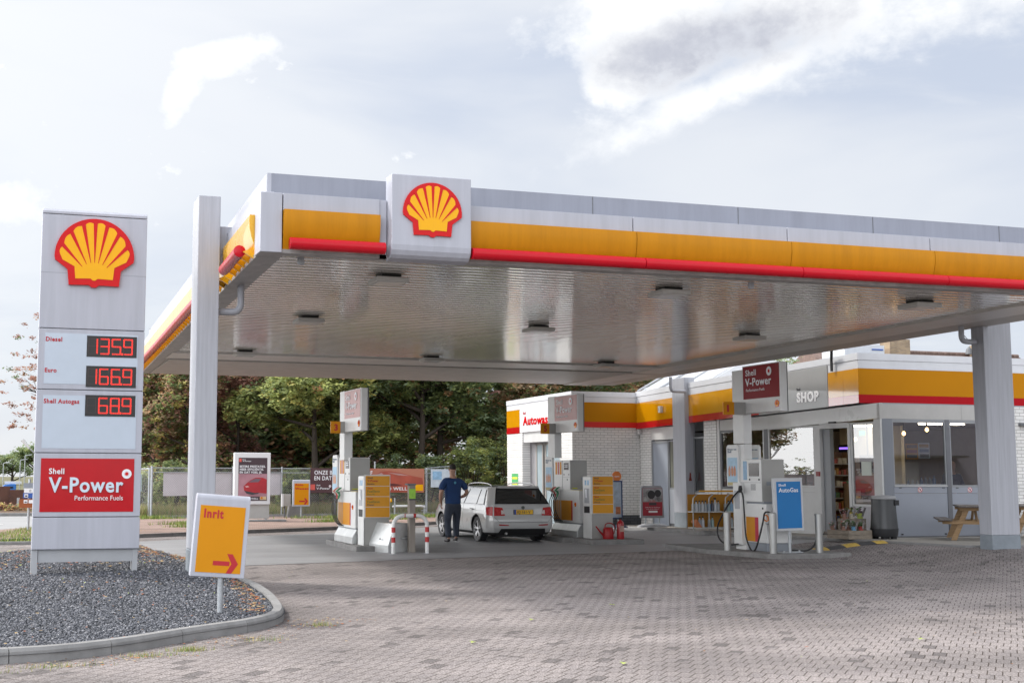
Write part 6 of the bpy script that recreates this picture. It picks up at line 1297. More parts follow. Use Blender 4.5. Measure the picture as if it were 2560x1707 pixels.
# ============================================================ CAR
carp = mat('car_silver_white', (.43, .43, .425), .28, .0, var=.02, coat=1.0); cglass = mat('car_glass', (.012, .014, .014), .03, var=0, spec=1.0, coat=1.0); carb = mat('car_black_trim', (.015, .015, .016), .5, var=.1)
lampr = mat('tail_red', (.40, .004, .006), .25, var=.25, scale=14, spec=.3); lampw = mat('tail_clear', (.55, .45, .43), .12, var=.3, scale=20); silv = mat('rim_silver', (.60, .60, .61), .3, .7, var=.05)
car = thing('parked_car', 'silver white estate car parked at the pump seen from behind', 'car', (12.13, 30.42, 0))
def interp(x, T):
    if x <= T[0][0]: return T[0][1]
    for (a, b), (c, d) in zip(T, T[1:]):
        if x <= c: t = (x - a) / (c - a); return b + (d - b) * t
    return T[-1][1]
YR = [(.20, -.80), (.30, -.90), (.38, -.965), (.50, -.985), (.60, -.985), (.66, -.955), (.80, -.93), (.94, -.905), (1.0, -.88), (1.20, -.73), (1.36, -.60), (1.41, -.62), (1.43, -.60)]
YF = [(.20, 3.40), (.35, 3.55), (.55, 3.58), (.72, 3.50), (.90, 3.3), (1.45, 3.2)]
ZT = [(-.7, 1.415), (-.3, 1.437), (.5, 1.45), (1.1, 1.445), (1.6, 1.405), (1.85, 1.36), (2.85, .99), (3.2, .90), (3.45, .80), (3.6, .66)]
WZ = [(.20, .80), (.26, .865), (.40, .895), (.55, .905), (.68, .90), (.80, .893), (.90, .88), (.95, .865), (1.0, .84), (1.15, .775), (1.30, .70), (1.36, .665), (1.40, .61), (1.425, .52), (1.44, .35), (1.455, 0)]
def wside(y, z):
    yr, yf = interp(z, YR), interp(z, YF); d = max(0, min(1, (y - yr) / .42)); e = max(0, min(1, (yf - y) / .9)); return interp(z, WZ) * (1 - .115 * (1 - d)**2.2) * (1 - .17 * (1 - e)**2)
def ycap(x, z): W = max(.1, interp(z, WZ)); return interp(z, YR) - .035 * (1 - min(1, (x / W))**2) + .10 * max(0, (abs(x) / W - .80) / .2)**2 * 0
lev = [.20, .26, .32, .38, .45, .52, .60, .66, .73, .80, .87, .94, 1.0, 1.07, 1.15, 1.22, 1.30, 1.36, 1.40, 1.425, 1.44]
us = [0, .01, .02, .035, .055, .08, .10, .13, .17, .21, .26, .31, .36, .41, .46, .51, .56, .61, .66, .71, .76, .80, .84, .88, .91, .94, .96, .98, 1.0]
vs = []; nl = len(lev); rings = []
for u in us:
    ring = []
    for s in (1, -1):
        for l in (lev if s == 1 else lev[::-1]):
            yr, yf = interp(l, YR), interp(l, YF); y = yr + (yf - yr) * u; z = min(l, interp(y, ZT)); ring.append((s * wside(y, l), y, z))
        if s == 1:
            yr, yf = interp(1.44, YR), interp(1.44, YF); y = yr + (yf - yr) * u; ring.append((0, y, min(1.452, interp(y, ZT) + .008)))
    rings.append(ring)
g = G(); m_ = len(rings[0]); g.v = [p for r in rings for p in r]
for i in range(len(us) - 1):
    for k in range(m_): g.f.append((i*m_ + k, i*m_ + (k+1) % m_, (i+1)*m_ + (k+1) % m_, (i+1)*m_ + k)); g.m.append(0)
# rear and front caps
def cap(ring_i, flip):
    base = ring_i * m_; cols = []
    fr = [1, .9, .7, .45, .2, 0, -.2, -.45, -.7, -.9, -1]
    for li in range(nl):
        a = base + li; b = base + m_ - 1 - li; row = []
        for f in fr:
            if f == 1: row.append(a)
            elif f == -1: row.append(b)
            else:
                p = g.v[a]; y = p[1]; row.append(len(g.v)); g.v.append((p[0] * f, y - (.035 if not flip else -.12) * (1 - f*f), p[2]))
        cols.append(row)
    for i in range(nl - 1):
        for k in range(len(fr) - 1): g.f.append((cols[i][k], cols[i][k+1], cols[i+1][k+1], cols[i+1][k])); g.m.append(0)
    top = cols[-1]; apex = base + nl
    for k in range(len(fr) - 1): g.f.append((top[k], top[k+1], apex)); g.m.append(0)
cap(0, False); cap(len(us) - 1, True)
body = g.build('body', carp, car, local=True); bmm = bmesh.new(); bmm.from_mesh(body.data); bmesh.ops.remove_doubles(bmm, verts=bmm.verts, dist=.0005); bmesh.ops.recalc_face_normals(bmm, faces=bmm.faces); bmm.to_mesh(body.data); bmm.free()
for p in body.data.polygons: p.use_smooth = True
cut = G()
for y in (0, 2.68):
    for s in (-1, 1): cut.tube([(s * .55, y, .325), (s * 1.05, y, .325)], .375, 40)
cutter = cut.build('wheel_cutter', None, None) if False else None
me = bpy.data.meshes.new('cutter'); me.from_pydata(cut.v, [], cut.f); co_ = bpy.data.objects.new('cutter', me); COL.objects.link(co_)
co_.parent = car; bo = body.modifiers.new('arches', 'BOOLEAN'); bo.operation = 'DIFFERENCE'; bo.object = co_; bo.solver = 'EXACT'
bpy.context.view_layer.update(); dg = bpy.context.evaluated_depsgraph_get(); nm = bpy.data.meshes.new_from_object(body.evaluated_get(dg)); body.modifiers.clear(); body.data = nm; bpy.data.objects.remove(co_)
for p in nm.polygons:
    c = p.center; 
    inside = (p.normal.length > 0) and (abs(abs(c.x) - .55) < .02 or ((c.y**2 + (c.z - .325)**2)**.5 < .376 and abs(c.x) < .93 and ((c.y**2 + (c.z - .325)**2)**.5 > .36)) or (((c.y - 2.68)**2 + (c.z - .325)**2)**.5 < .376 and ((c.y - 2.68)**2 + (c.z - .325)**2)**.5 > .36)) and c.z > .1
    if inside: p.material_index = 1
    if c.z < .285: p.material_index = 1
nm.materials.append(carb) if len(nm.materials) < 2 else None
def patch(nm, fn, P, m, par=car, nu=8, nv=6, off=.006):
    """bilinear patch through four (a, z) corners mapped onto a body surface by fn(a, z, off)"""
    g = G(); vs = []
    for j in range(nv + 1):
        for i in range(nu + 1):
            s, t = i / nu, j / nv; a = (1-s)*(1-t)*P[0][0] + s*(1-t)*P[1][0] + s*t*P[2][0] + (1-s)*t*P[3][0]; z = (1-s)*(1-t)*P[0][1] + s*(1-t)*P[1][1] + s*t*P[2][1] + (1-s)*t*P[3][1]
            vs.append(fn(a, z, off))
    g.add(vs, [(j*(nu+1)+i, j*(nu+1)+i+1, (j+1)*(nu+1)+i+1, (j+1)*(nu+1)+i) for j in range(nv) for i in range(nu)]); o = g.build(nm, m, par, local=True)
    for p in o.data.polygons: p.use_smooth = True
    return o
def sideL(y, z, o): return (-(wside(y, z) + o), y, z)
def sideR(y, z, o): return ((wside(y, z) + o), y, z)
def wr(z): return interp(z, WZ) * .885
def rear(x, z, o): W = wr(z); return (x, interp(z, YR) - .035 * (1 - min(1, abs(x) / W)**2) - o, z)
for fn in (sideL, sideR):
    patch('window_surround', fn, [(-.50, .945), (2.5, .955), (1.62, 1.385), (-.22, 1.385)], carb, off=.003, nu=16)
    for P in ([(-.42, .965), (.02, .965), (.10, 1.355), (-.20, 1.33)], [(.08, .965), (.93, .965), (.88, 1.365), (.16, 1.358)], [(1.00, .965), (2.05, .965), (1.50, 1.36), (.95, 1.366)]): patch('side_window', fn, P, cglass, off=.007)
    patch('belt_trim', fn, [(-.50, .94), (2.55, .945), (2.55, .957), (-.50, .952)], silv, off=.009, nu=16, nv=1)
    for yy, dy in ((.03, .05), (.96, -.0), (2.0, .05)): patch('door_seam', fn, [(yy, .30), (yy + .008, .30), (yy + .008 + dy, .94), (yy + dy, .94)], carb, nu=1, nv=10, off=.003)
    patch('sill_strip', fn, [(.42, .235), (2.28, .235), (2.28, .26), (.42, .26)], carb, nu=8, nv=1, off=.005)
    patch('side_crease_shade', fn, [(-.5, .795), (2.9, .80), (2.9, .806), (-.5, .801)], mat('crease_shade', (.36, .36, .36), .4, var=0), nu=16, nv=1, off=.003)  # body creases drawn as thin strips in a painted shade tone
    for yy in (.22, 1.16):
        g = G(); a = Vector(fn(yy, .83, .03)); b = Vector(fn(yy + .17, .835, .03)); g.tube([fn(yy - .01, .83, .0), tuple(a), tuple(b), fn(yy + .18, .835, .0)], .013, 8); g.build('door_handle', mat('handle_dark', (.12, .12, .12), .3), car, local=True)
    sx = -1 if fn is sideL else 1
    g = G(); rail = catmull([(sx*.60, -.35, 1.405), (sx*.60, -.18, 1.468), (sx*.595, .5, 1.50), (sx*.58, 1.2, 1.475), (sx*.57, 1.42, 1.42)], 5); g.tube(rail, .016, 8); shade(g.build('roof_rail', silv, car, local=True))
    patch('tail_lamp_side', fn, [(-.93 if True else 0, .68), (-.70, .70), (-.62, .895), (-.90, .905)], lampr, off=.010)
    g = G(); g.tube([(sx*.86, 1.95, .98), (sx*.98, 1.93, 1.0)], .03, 8); g.box((min(sx*.95, sx*1.08), 1.88, .95), (max(sx*.95, sx*1.08), 1.97, 1.09)); g.build('mirror', carp, car, local=True, bevel=.02)
patch('rear_glass_border', rear, [(-.745, .975), (.745, .975), (.595, 1.375), (-.595, 1.375)], carb, nu=16, off=.006)
rg = patch('rear_window', rear, [(-.70, 1.0), (.70, 1.0), (.57, 1.355), (-.57, 1.355)], cglass, nu=16, off=.010)
patch('spoiler', rear, [(-.58, 1.365), (.58, 1.365), (.56, 1.425), (-.56, 1.425)], carp, nu=12, off=.05); 
g = G(); g.box((-.57, -.66, 1.375), (.57, -.5, 1.40)); g.build('spoiler_edge', carb, car, local=True)
g = G(); g.tube([(.05, -.80, 1.02), (.10, -.785, 1.05), (.38, -.765, 1.07)], .008, 6); g.build('rear_wiper', carb, rg, local=True)
for s in (-1, 1):
    patch('tail_lamp', rear, [(s*.50, .69), (s*.795, .68), (s*.775, .905), (s*.56, .885)], lampr, off=.012)
    patch('lamp_insert', rear, [(s*.50, .73), (s*.60, .72), (s*.60, .82), (s*.55, .82)], lampw, off=.016)
    patch('reflector', rear, [(s*.40, .435), (s*.66, .44), (s*.68, .475), (s*.42, .458)], mat('reflector_red', (.35, .01, .015), .3), off=.012)
    patch('tailgate_seam', rear, [(s*.66, .52), (s*.668, .52), (s*.80, .665), (s*.79, .665)], carb, nu=1, off=.004)
patch('tailgate_seam', rear, [(-.66, .515), (.66, .515), (.66, .523), (-.66, .523)], carb, nu=12, nv=1, off=.004); patch('tailgate_crease_shade', rear, [(-.50, .855), (.50, .855), (.50, .872), (-.50, .872)], MATS['crease_shade'], nu=12, nv=1, off=.004)
patch('bumper_seam', rear, [(-.78, .66), (.78, .66), (.78, .664), (-.78, .664)], MATS['crease_shade'], nu=12, nv=1, off=.004)
patch('diffuser', rear, [(-.66, .215), (.66, .215), (.60, .36), (-.60, .36)], carb, nu=12, off=.008)
g = G(); yp = interp(.78, YR) - .04; g.box((-.265, yp - .022, .715), (.265, yp + .01, .835)); pl_ = g.build('number_plate', carb, car, local=True)
g = G(); g.box((-.255, yp - .028, .722), (.255, yp - .020, .828)); pf = g.build('plate_face', mat('plate_yellow', (.78, .45, .02), .4, var=.03), pl_, local=True)
g = G(); g.box((-.255, yp - .031, .722), (-.205, yp - .027, .828)); g.build('plate_blue', mat('plate_blue', (.01, .06, .35), .4), pf, local=True)
tt = text('KJ-161-V', (-.175, yp - .034, .742), .068, .36, darkt, None, bold=.02); tt.parent = pf
g = G(); g.tube([(0, -.945, .885), (0, -.972, .885)], .042, 20); g.build('maker_badge', mat('badge_dark', (.10, .11, .10), .3, .5), car, local=True)
g = G(); g.box((-.55, -.70, .16), (.55, 3.3, .30)); g.box((-.55, -.55, .14), (.55, -.35, .2)); g.build('underbody', carb, car, local=True)
g = G(); g.tube([(-.45, -.95, .24), (-.45, -.7, .24)], .03, 10); g.build('exhaust', steel, car, local=True)
g = G(); g.add([(-.02, .2, 1.455), (.02, .2, 1.455), (0, .28, 1.455), (0, .17, 1.505)], [(0,1,3), (1,2,3), (2,0,3)]); g.build('roof_aerial', carb, car, local=True)
for i, (x, y) in enumerate(((-.775, 0), (.775, 0), (-.775, 2.68), (.775, 2.68))):
    s = -1 if x < 0 else 1; g = G()
    prof_ = [(.22, .09), (.30, .10), (.318, .085), (.322, .05), (.322, -.05), (.318, -.085), (.30, -.10), (.22, -.09)]
    vs = []; n = 36
    for r_, o in prof_:
        for k in range(n): a = 2*PI*k/n; vs.append((x + o * s, y + r_*math.cos(a), .322 + r_*math.sin(a)))
    m2 = len(prof_); g.add(vs, [(j*n + k, j*n + (k+1) % n, ((j+1) % m2)*n + (k+1) % n, ((j+1) % m2)*n + k) for j in range(m2) for k in range(n)])
    wh = g.build('wheel', black, car, local=True); shade(wh)
    g = G(); xo = x + s * .085
    for k in range(5):
        for d_ in (-.13, .13):
            a = 2*PI*k/5 + d_ + .3; c_, s_ = math.cos(a), math.sin(a); w1, w2 = .016, .012
            g.add([(xo - s*.01, y + c_*.04 - s_*w1, .322 + s_*.04 + c_*w1), (xo - s*.01, y + c_*.04 + s_*w1, .322 + s_*.04 - c_*w1), (xo + s*.004, y + c_*.215 + s_*w2, .322 + s_*.215 - c_*w2), (xo + s*.004, y + c_*.215 - s_*w2, .322 + s_*.215 + c_*w2)], [(0,1,2,3)])
    for r1, r2, xa, xb in ((.228, .205, xo + s*.006, xo - s*.02), (.055, .0, xo + s*.0, xo + s*.008)):
        vs = [(xa, y + r1*math.cos(2*PI*k/n), .322 + r1*math.sin(2*PI*k/n)) for k in range(n)] + [(xb, y + r2*math.cos(2*PI*k/n), .322 + r2*math.sin(2*PI*k/n)) for k in range(n)]; g.add(vs, [(k, (k+1) % n, n + (k+1) % n, n + k) for k in range(n)])
    g.build('rim', silv, wh, local=True)
    g = G(); g.tube([(x + s*.02, y, .322), (x + s*.035, y, .322)], .20, 30); g.build('brake_disc', mat('brake_dark', (.05, .05, .052), .5), wh, local=True)
car.rotation_euler = (0, 0, math.radians(1.0)); car.scale = (.975, .975, .975); car.location = (12.26, 30.6, 0)
# ============================================================ PEOPLE
def skinned(nm, chains, m, parent, sub=2, local=True):
    """chains: list of [(x,y,z,r), ...]; a chain starting with an int continues from that vertex"""
    V = []; E = []; Rr = []
    for ch in chains:
        prev = None
        for p in ch:
            if isinstance(p, int): prev = p; continue
            V.append(p[:3]); Rr.append(p[3] if len(p) == 4 else (p[3], p[4]))
            if prev is not None: E.append((prev, len(V) - 1))
            prev = len(V) - 1
    me = bpy.data.meshes.new(nm); me.from_pydata(V, E, []); me.materials.append(m); o = bpy.data.objects.new(nm, me); COL.objects.link(o); o.parent = parent
    sk = o.modifiers.new('skin', 'SKIN'); sk.use_smooth_shade = True
    for i, r in enumerate(Rr): me.skin_vertices[0].data[i].radius = (r, r) if not isinstance(r, tuple) else r
    me.skin_vertices[0].data[0].use_root = True
    ss = o.modifiers.new('subd', 'SUBSURF'); ss.levels = sub; ss.render_levels = sub
    bpy.context.view_layer.update(); d = bpy.context.evaluated_depsgraph_get(); k = bpy.data.meshes.new_from_object(o.evaluated_get(d)); o.modifiers.clear(); o.data = k
    for p in k.polygons: p.use_smooth = True
    return o
skin = mat('skin', (.42, .24, .17), .5, var=.08); hair = mat('dark_hair', (.022, .017, .014), .7, var=.3, scale=30, bump=.5, bscale=150); navy = mat('shirt_navy', (.012, .045, .145), .8, var=.2, scale=6); jean = mat('jeans_grey_blue', (.045, .055, .08), .85, var=.35, scale=5, speck=.1); shoe = mat('shoe_dark', (.045, .04, .04), .6, var=.2); sole = mat('sole_white', (.5, .5, .5), .6)
man = thing('person', 'man in a navy T-shirt and grey blue jeans walking away towards the car', 'person', (10.72, 30.45, 0))
def hand(x, y, z, s, dx=0, dy=0, curl=.5):
    ch = []; return [[(x, y, z, .030), (x + dx*.5, y + dy*.5 + .005, z - .045, .036), (x + dx, y + dy + .01, z - .085, .030)]]
# body: pelvis root, spine, neck, head, arms, legs (one skin)
bd_ = skinned('body', [
 [(0, 0, .97, .13, .10), (0, .01, 1.12, .13, .095), (0, .015, 1.30, .15, .10), (0, .01, 1.46, .15, .09), (0, .015, 1.56, .075, .07), (0, .03, 1.63, .068, .066), (0, .045, 1.70, .080, .092), (0, .045, 1.78, .086, .102), (0, .04, 1.84, .076, .09)],
 [3, (-.19, .0, 1.49, .062), (-.265, -.01, 1.36, .050), (-.33, -.03, 1.20, .054), (-.32, .03, 1.06, .046), (-.275, .10, .96, .034), (-.255, .12, .92, .033, .02), (-.25, .13, .87, .032, .018)],
 [3, (.19, .0, 1.49, .062), (.27, -.015, 1.36, .050), (.365, -.04, 1.22, .054), (.335, .05, 1.12, .046), (.255, .14, 1.08, .034), (.21, .17, 1.075, .033, .022), (.17, .19, 1.07, .032, .018)],
 [0, (-.10, .0, .88, .088), (-.115, .03, .70, .080), (-.12, .05, .50, .058), (-.125, .0, .28, .050), (-.125, -.04, .09, .038), (-.13, .05, .045, .038, .03), (-.135, .14, .035, .036, .025)],
 [0, (.10, .0, .88, .088), (.12, .06, .70, .080), (.125, .10, .50, .058), (.13, .12, .28, .050), (.135, .12, .10, .038), (.14, .20, .05, .038, .03), (.145, .28, .045, .036, .025)]], skin, man)
for hx, hy, hz, dirx, diry, dz, sgn in ((-.25, .135, .86, 0, .02, -1, -1), (.165, .195, 1.07, -.8, .5, -.15, 1)):
    for k in range(4):
        o_k = (k - 1.5) * .017; Lf = (.060, .070, .066, .052)[k]
        if sgn < 0: P0 = (hx, hy + o_k, hz); P1 = (hx + .006, hy + o_k + .006, hz - Lf * .55); P2 = (hx + .022, hy + o_k + .012, hz - Lf)
        else: P0 = (hx, hy, hz - o_k); P1 = (hx - Lf*.5, hy + Lf*.3, hz - o_k - .004); P2 = (hx - Lf*.75, hy + Lf*.15, hz - o_k - .012)
        skinned('finger', [[(*P0, .0095), (*P1, .009), (*P2, .0075)]], skin, bd_, 1)
    if sgn < 0: skinned('thumb', [[(hx, hy + .03, hz + .04, .011), (hx + .01, hy + .052, hz + .01, .0105), (hx + .015, hy + .056, hz - .018, .009)]], skin, bd_, 1)
    else: skinned('thumb', [[(hx + .035, hy, hz + .03, .011), (hx + .01, hy + .01, hz + .052, .0105), (hx - .015, hy + .012, hz + .055, .009)]], skin, bd_, 1)
skinned('tshirt', [[(0, .0, .88, .215, .145), (0, .005, .96, .222, .15), (0, .01, 1.10, .222, .148), (0, .015, 1.26, .232, .145), (0, .01, 1.41, .245, .135), (0, .0, 1.53, .13, .09)], [4, (-.20, .0, 1.475, .095), (-.285, -.01, 1.38, .090), (-.325, -.02, 1.235, .086)], [4, (.20, .0, 1.475, .095), (.292, -.015, 1.38, .090), (.345, -.03, 1.245, .086)]], navy, man)
skinned('jeans', [[(0, .0, 1.02, .195, .135), (0, .0, .90, .20, .140)], [1, (-.105, .0, .80, .125), (-.122, .03, .66, .112), (-.128, .05, .50, .092), (-.13, .0, .28, .082), (-.13, -.04, .10, .080)], [1, (.105, .01, .80, .125), (.124, .06, .66, .112), (.13, .10, .50, .092), (.135, .12, .28, .082), (.14, .125, .11, .080)]], jean, man)
skinned('shoe', [[(-.13, -.07, .055, .048), (-.13, -.01, .05, .046, .05), (-.135, .08, .045, .044, .04), (-.14, .17, .035, .040, .03)]], shoe, man); skinned('shoe', [[(.14, .08, .075, .048), (.14, .14, .06, .046, .05), (.145, .22, .05, .044, .04), (.15, .31, .04, .040, .03)]], shoe, man)
g = G(); g.box((.10, .02, .004), (.185, .12, .022)); g.build('sole', sole, man, local=True)
hs = skinned('hair', [[(0, .01, 1.74, .074, .070), (0, .015, 1.79, .088, .098), (0, .03, 1.855, .085, .096), (0, .04, 1.895, .06, .065)]], hair, man)
for s in (-1, 1): skinned('ear', [[(s*.083, .045, 1.735, .012), (s*.088, .04, 1.765, .016), (s*.086, .04, 1.79, .010)]], skin, bd_, 1)
skinned('nose', [[(0, .135, 1.77, .010), (0, .150, 1.75, .014), (0, .155, 1.735, .012)]], skin, bd_, 1)
g = G()
for s in (-1, 1): g.lathe((s*.032, .137, 1.775), [(.0, -.012), (.013, 0), (.0, .012)], 8)
g.build('eye', whitet, bd_, local=True); g = G(); g.box((-.028, .136, 1.705), (.028, .142, 1.713)); g.build('mouth', redt, bd_, local=True)
g = G(); g.tube([(0.0, -.128, 1.44), (0.0, -.135, 1.44)], .032, 16); g.build('back_print', mat('print_cyan', (.08, .30, .45), .6, var=.4, scale=40), man, local=True)
man.rotation_euler = (0, 0, math.radians(4)); man.scale = (1.02, 1.02, 1.02)
clerk = thing('person', 'man in dark blue behind the rightmost shop window', 'person', (22.95, 27.15, .26))
cb_ = skinned('body', [[(0, 0, .95, .14, .11), (0, 0, 1.25, .17, .11), (0, 0, 1.42, .17, .10), (0, 0, 1.50, .065), (0, -.01, 1.56, .06), (0, -.02, 1.64, .076, .092), (0, -.02, 1.72, .078, .095), (0, -.01, 1.78, .06, .07)], [2, (-.19, 0, 1.42, .065), (-.27, -.02, 1.2, .05), (-.25, -.2, 1.05, .035), (-.2, -.28, 1.05, .03)], [2, (.19, 0, 1.42, .065), (.27, -.02, 1.2, .05), (.25, -.2, 1.05, .035), (.2, -.28, 1.05, .03)], [0, (-.1, 0, .5, .08), (-.1, 0, .08, .05)], [0, (.1, 0, .5, .08), (.1, 0, .08, .05)]], skin, clerk)
skinned('jacket', [[(0, 0, .90, .20, .14), (0, 0, 1.22, .21, .14), (0, 0, 1.42, .21, .13), (0, 0, 1.50, .10)], [2, (-.19, 0, 1.42, .09), (-.28, -.02, 1.2, .075), (-.26, -.18, 1.06, .06)], [2, (.19, 0, 1.42, .09), (.28, -.02, 1.2, .075), (.26, -.18, 1.06, .06)]], mat('jacket_navy', (.02, .03, .06), .8), clerk)
# ============================================================ TREES AND THE DISTANCE
def leafmat(n, c):
    m = bpy.data.materials.new(n); m.use_nodes = True; nt = m.node_tree; nt.nodes.clear(); N = nt.nodes.new; L = nt.links.new
    o = N('ShaderNodeOutputMaterial'); a = N('ShaderNodeAddShader'); d = N('ShaderNodeBsdfPrincipled'); t = N('ShaderNodeBsdfTranslucent'); mx = N('ShaderNodeMixShader'); mx.inputs[0].default_value = .5
    d.inputs['Roughness'].default_value = .55; d.inputs['Specular IOR Level'].default_value = .35
    tc = N('ShaderNodeTexCoord'); nz = N('ShaderNodeTexNoise'); nz.inputs['Scale'].default_value = 1.3; nz.inputs['Detail'].default_value = 3; L(tc.outputs['Object'], nz.inputs['Vector'])
    r = N('ShaderNodeMapRange'); r.inputs['From Min'].default_value = .35; r.inputs['From Max'].default_value = .65; r.inputs['To Min'].default_value = .65; r.inputs['To Max'].default_value = 1.35; L(nz.outputs['Fac'], r.inputs['Value'])
    q = N('ShaderNodeMix'); q.data_type = 'RGBA'; q.blend_type = 'MULTIPLY'; q.inputs['Factor'].default_value = 1; q.inputs[6].default_value = (*c, 1); L(r.outputs[0], q.inputs[7])
    L(q.outputs[2], d.inputs['Base Color']); L(q.outputs[2], t.inputs['Color']); L(d.outputs[0], mx.inputs[1]); L(t.outputs[0], mx.inputs[2]); L(mx.outputs[0], o.inputs[0]); return m
LG = [leafmat('leaf_light', (.42, .46, .17)), leafmat('leaf_mid', (.29, .34, .14)), leafmat('leaf_dark', (.15, .20, .09)), leafmat('leaf_yellow', (.52, .47, .16)), leafmat('leaf_rust', (.42, .24, .13)), leafmat('leaf_copper', (.38, .21, .17)), leafmat('leaf_tan', (.50, .38, .25)), leafmat('leaf_bluegreen', (.28, .36, .22))]
def foliage(nm, clumps, n, size, mix, seed, parent, kind=None, origin=(0, 0, 0), flat=.6):
    """leaf sized quads gathered into sprays inside each clump (x, y, z, rx, ry, rz, weight)"""
    r = np.random.RandomState(seed); W = np.array([c[6] if len(c) > 6 else 1 for c in clumps], float); W /= W.sum(); ci = r.choice(len(clumps), n, p=W); C = np.array([c[:6] for c in clumps])
    ns = max(6, n // 26); sp_ci = r.choice(len(clumps), ns, p=W); d = r.normal(size=(ns, 3)); d /= np.linalg.norm(d, axis=1)[:, None]; rad = r.uniform(.35, 1.05, ns) ** .6
    sc = C[sp_ci, :3] + d * rad[:, None] * C[sp_ci, 3:6]
    si = r.randint(0, ns, n); p = sc[si] + r.normal(size=(n, 3)) * np.array([.30, .30, .16]) * size * 5
    # quad orientation: drooping, random heading
    a = r.uniform(0, 2*np.pi, n); t = r.uniform(-1.2, 1.2, n) * (1 - flat) + r.uniform(-.5, .9, n); s = size * r.uniform(.6, 1.3, n)
    e1 = np.stack([np.cos(a), np.sin(a), np.sin(t) * .8], 1); e2 = np.stack([-np.sin(a), np.cos(a), r.uniform(-.9, .9, n)], 1)
    e1 *= s[:, None]; e2 *= (s * .55)[:, None]
    V = np.stack([p - e1, p + e2 * .9 - e1 * .1, p + e1, p - e2 * .9 - e1 * .1], 1).reshape(-1, 3) - np.array(origin)
    me = bpy.data.meshes.new(nm); me.vertices.add(4*n); me.vertices.foreach_set('co', V.astype('f').ravel()); me.loops.add(4*n); me.loops.foreach_set('vertex_index', np.arange(4*n, dtype='i')); me.polygons.add(n); me.polygons.foreach_set('loop_start', np.arange(0, 4*n, 4, dtype='i'))
    ids = [k for k, _ in mix]; pw = np.array([w for _, w in mix], float); pw /= pw.sum()
    spm = r.choice(len(ids), ns, p=pw); lm = np.where(r.rand(n) < .72, spm[si], r.choice(len(ids), n, p=pw)); me.polygons.foreach_set('material_index', lm.astype('i'))
    for k in ids: me.materials.append(LG[k])
    me.update(calc_edges=True); o = bpy.data.objects.new(nm, me); COL.objects.link(o)
    if parent: o.parent = parent
    if kind: o['kind'] = kind
    return o
def tree(x, y, h, cr, label, mix, n=9000, size=.10, seed=1, trunk=.16, base=1.2, group='trees of the wood behind the fence', lean=0, name='broadleaf_tree', limbs=6, fork=False, cl=None):
    t = thing(name, label, 'tree', (x, y, 0), group); r = random.Random(seed); g = G()
    top = (lean * .6, 0, h * .8); g.tube(catmull([(0, 0, -.1), (lean*.1 + r.uniform(-.1, .1), 0, h*.2), (lean*.3, r.uniform(-.2, .2), h*.45), top], 4), [trunk * (1.2 - .08*i) for i in range(13)], 8)
    cls = []
    for k in range(limbs):
        a = 2*PI*k/limbs + r.uniform(-.4, .4); hb = base + (h*.6 - base) * (k + .5) / limbs; L_ = cr * r.uniform(.7, .98)
        ex, ey, ez = math.cos(a)*L_, math.sin(a)*L_, min(h*.93, hb + r.uniform(.5, 1.7)); g.tube(catmull([(lean*.2, 0, hb), (ex*.45, ey*.45, hb + (ez-hb)*.5 + r.uniform(-.1, .2)), (ex, ey, ez)], 3), [trunk*.5, trunk*.45, trunk*.38, trunk*.3, trunk*.22, trunk*.15, trunk*.08], 6)
        for q in range(2):
            b = a + r.uniform(-.8, .8); g.tube([(ex*.5, ey*.5, hb + (ez-hb)*.55), (ex*.5 + math.cos(b)*cr*.35, ey*.5 + math.sin(b)*cr*.35, ez + r.uniform(0, .8))], [trunk*.2, trunk*.06], 5)
        cls.append((ex*.85, ey*.85, ez + .1, cr*.42, cr*.42, h*.11, 1)); cls.append((ex*.5, ey*.5, ez + .5, cr*.4, cr*.4, h*.10, .8))
    cls.append((top[0], 0, h*.86, cr*.5, cr*.5, h*.13, 1.1)); cls.append((top[0], 0, h*.68, cr*.6, cr*.6, h*.12, .8))
    if cl: cls += cl
    tr = g.build('trunk', bark, t, local=True); shade(tr, 80)
    foliage('crown', cls, n, size, mix, seed, t); return t
MIXA = [(0, 4), (1, 3), (3, 1.2), (2, 1.2), (4, .3)]; MIXD = [(1, 4), (2, 3), (7, 2), (4, .7)]; MIXR = [(5, 5), (4, 1.2), (2, .7)]; MIXO = [(1, 2), (2, 2), (5, 2), (6, 1), (4, .8), (3, .5)]; MIXB = [(4, 3), (6, 3), (2, 2), (1, 2)]
# the bank of dead leaves and undergrowth behind the trees
bk = G(); nx = 40
for j, (yy, z) in enumerate(((47.0, 0.0), (52, .25), (58, .7), (64, 1.2), (70, 1.5))):
    for i in range(nx + 1): bk.v.append((4.3 + 52*i/nx, yy + (0 if j else (4.3 + 52*i/nx - 5)*.19), z + .15*math.sin(i*1.7 + j)))
for j in range(4):
    for i in range(nx): bk.f.append((j*(nx+1)+i, j*(nx+1)+i+1, (j+1)*(nx+1)+i+1, (j+1)*(nx+1)+i)); bk.m.append(0)
struct(bk.build('woodland_floor', mat('leaf_litter', (.13, .075, .038), .95, var=.5, scale=2.5, speck=.4, bscale=12)))
foliage('undergrowth', [(x, 50.5 + (x-5)*.15 + (i % 3), .9 + .5*(i % 2), 1.3, 1.0, 1.0, 1) for i, x in enumerate(range(4, 30, 1))], 26000, .075, [(1, 3), (2, 3), (0, 1), (3, .7), (4, 1.5), (6, .7)], 11, None, 'stuff')
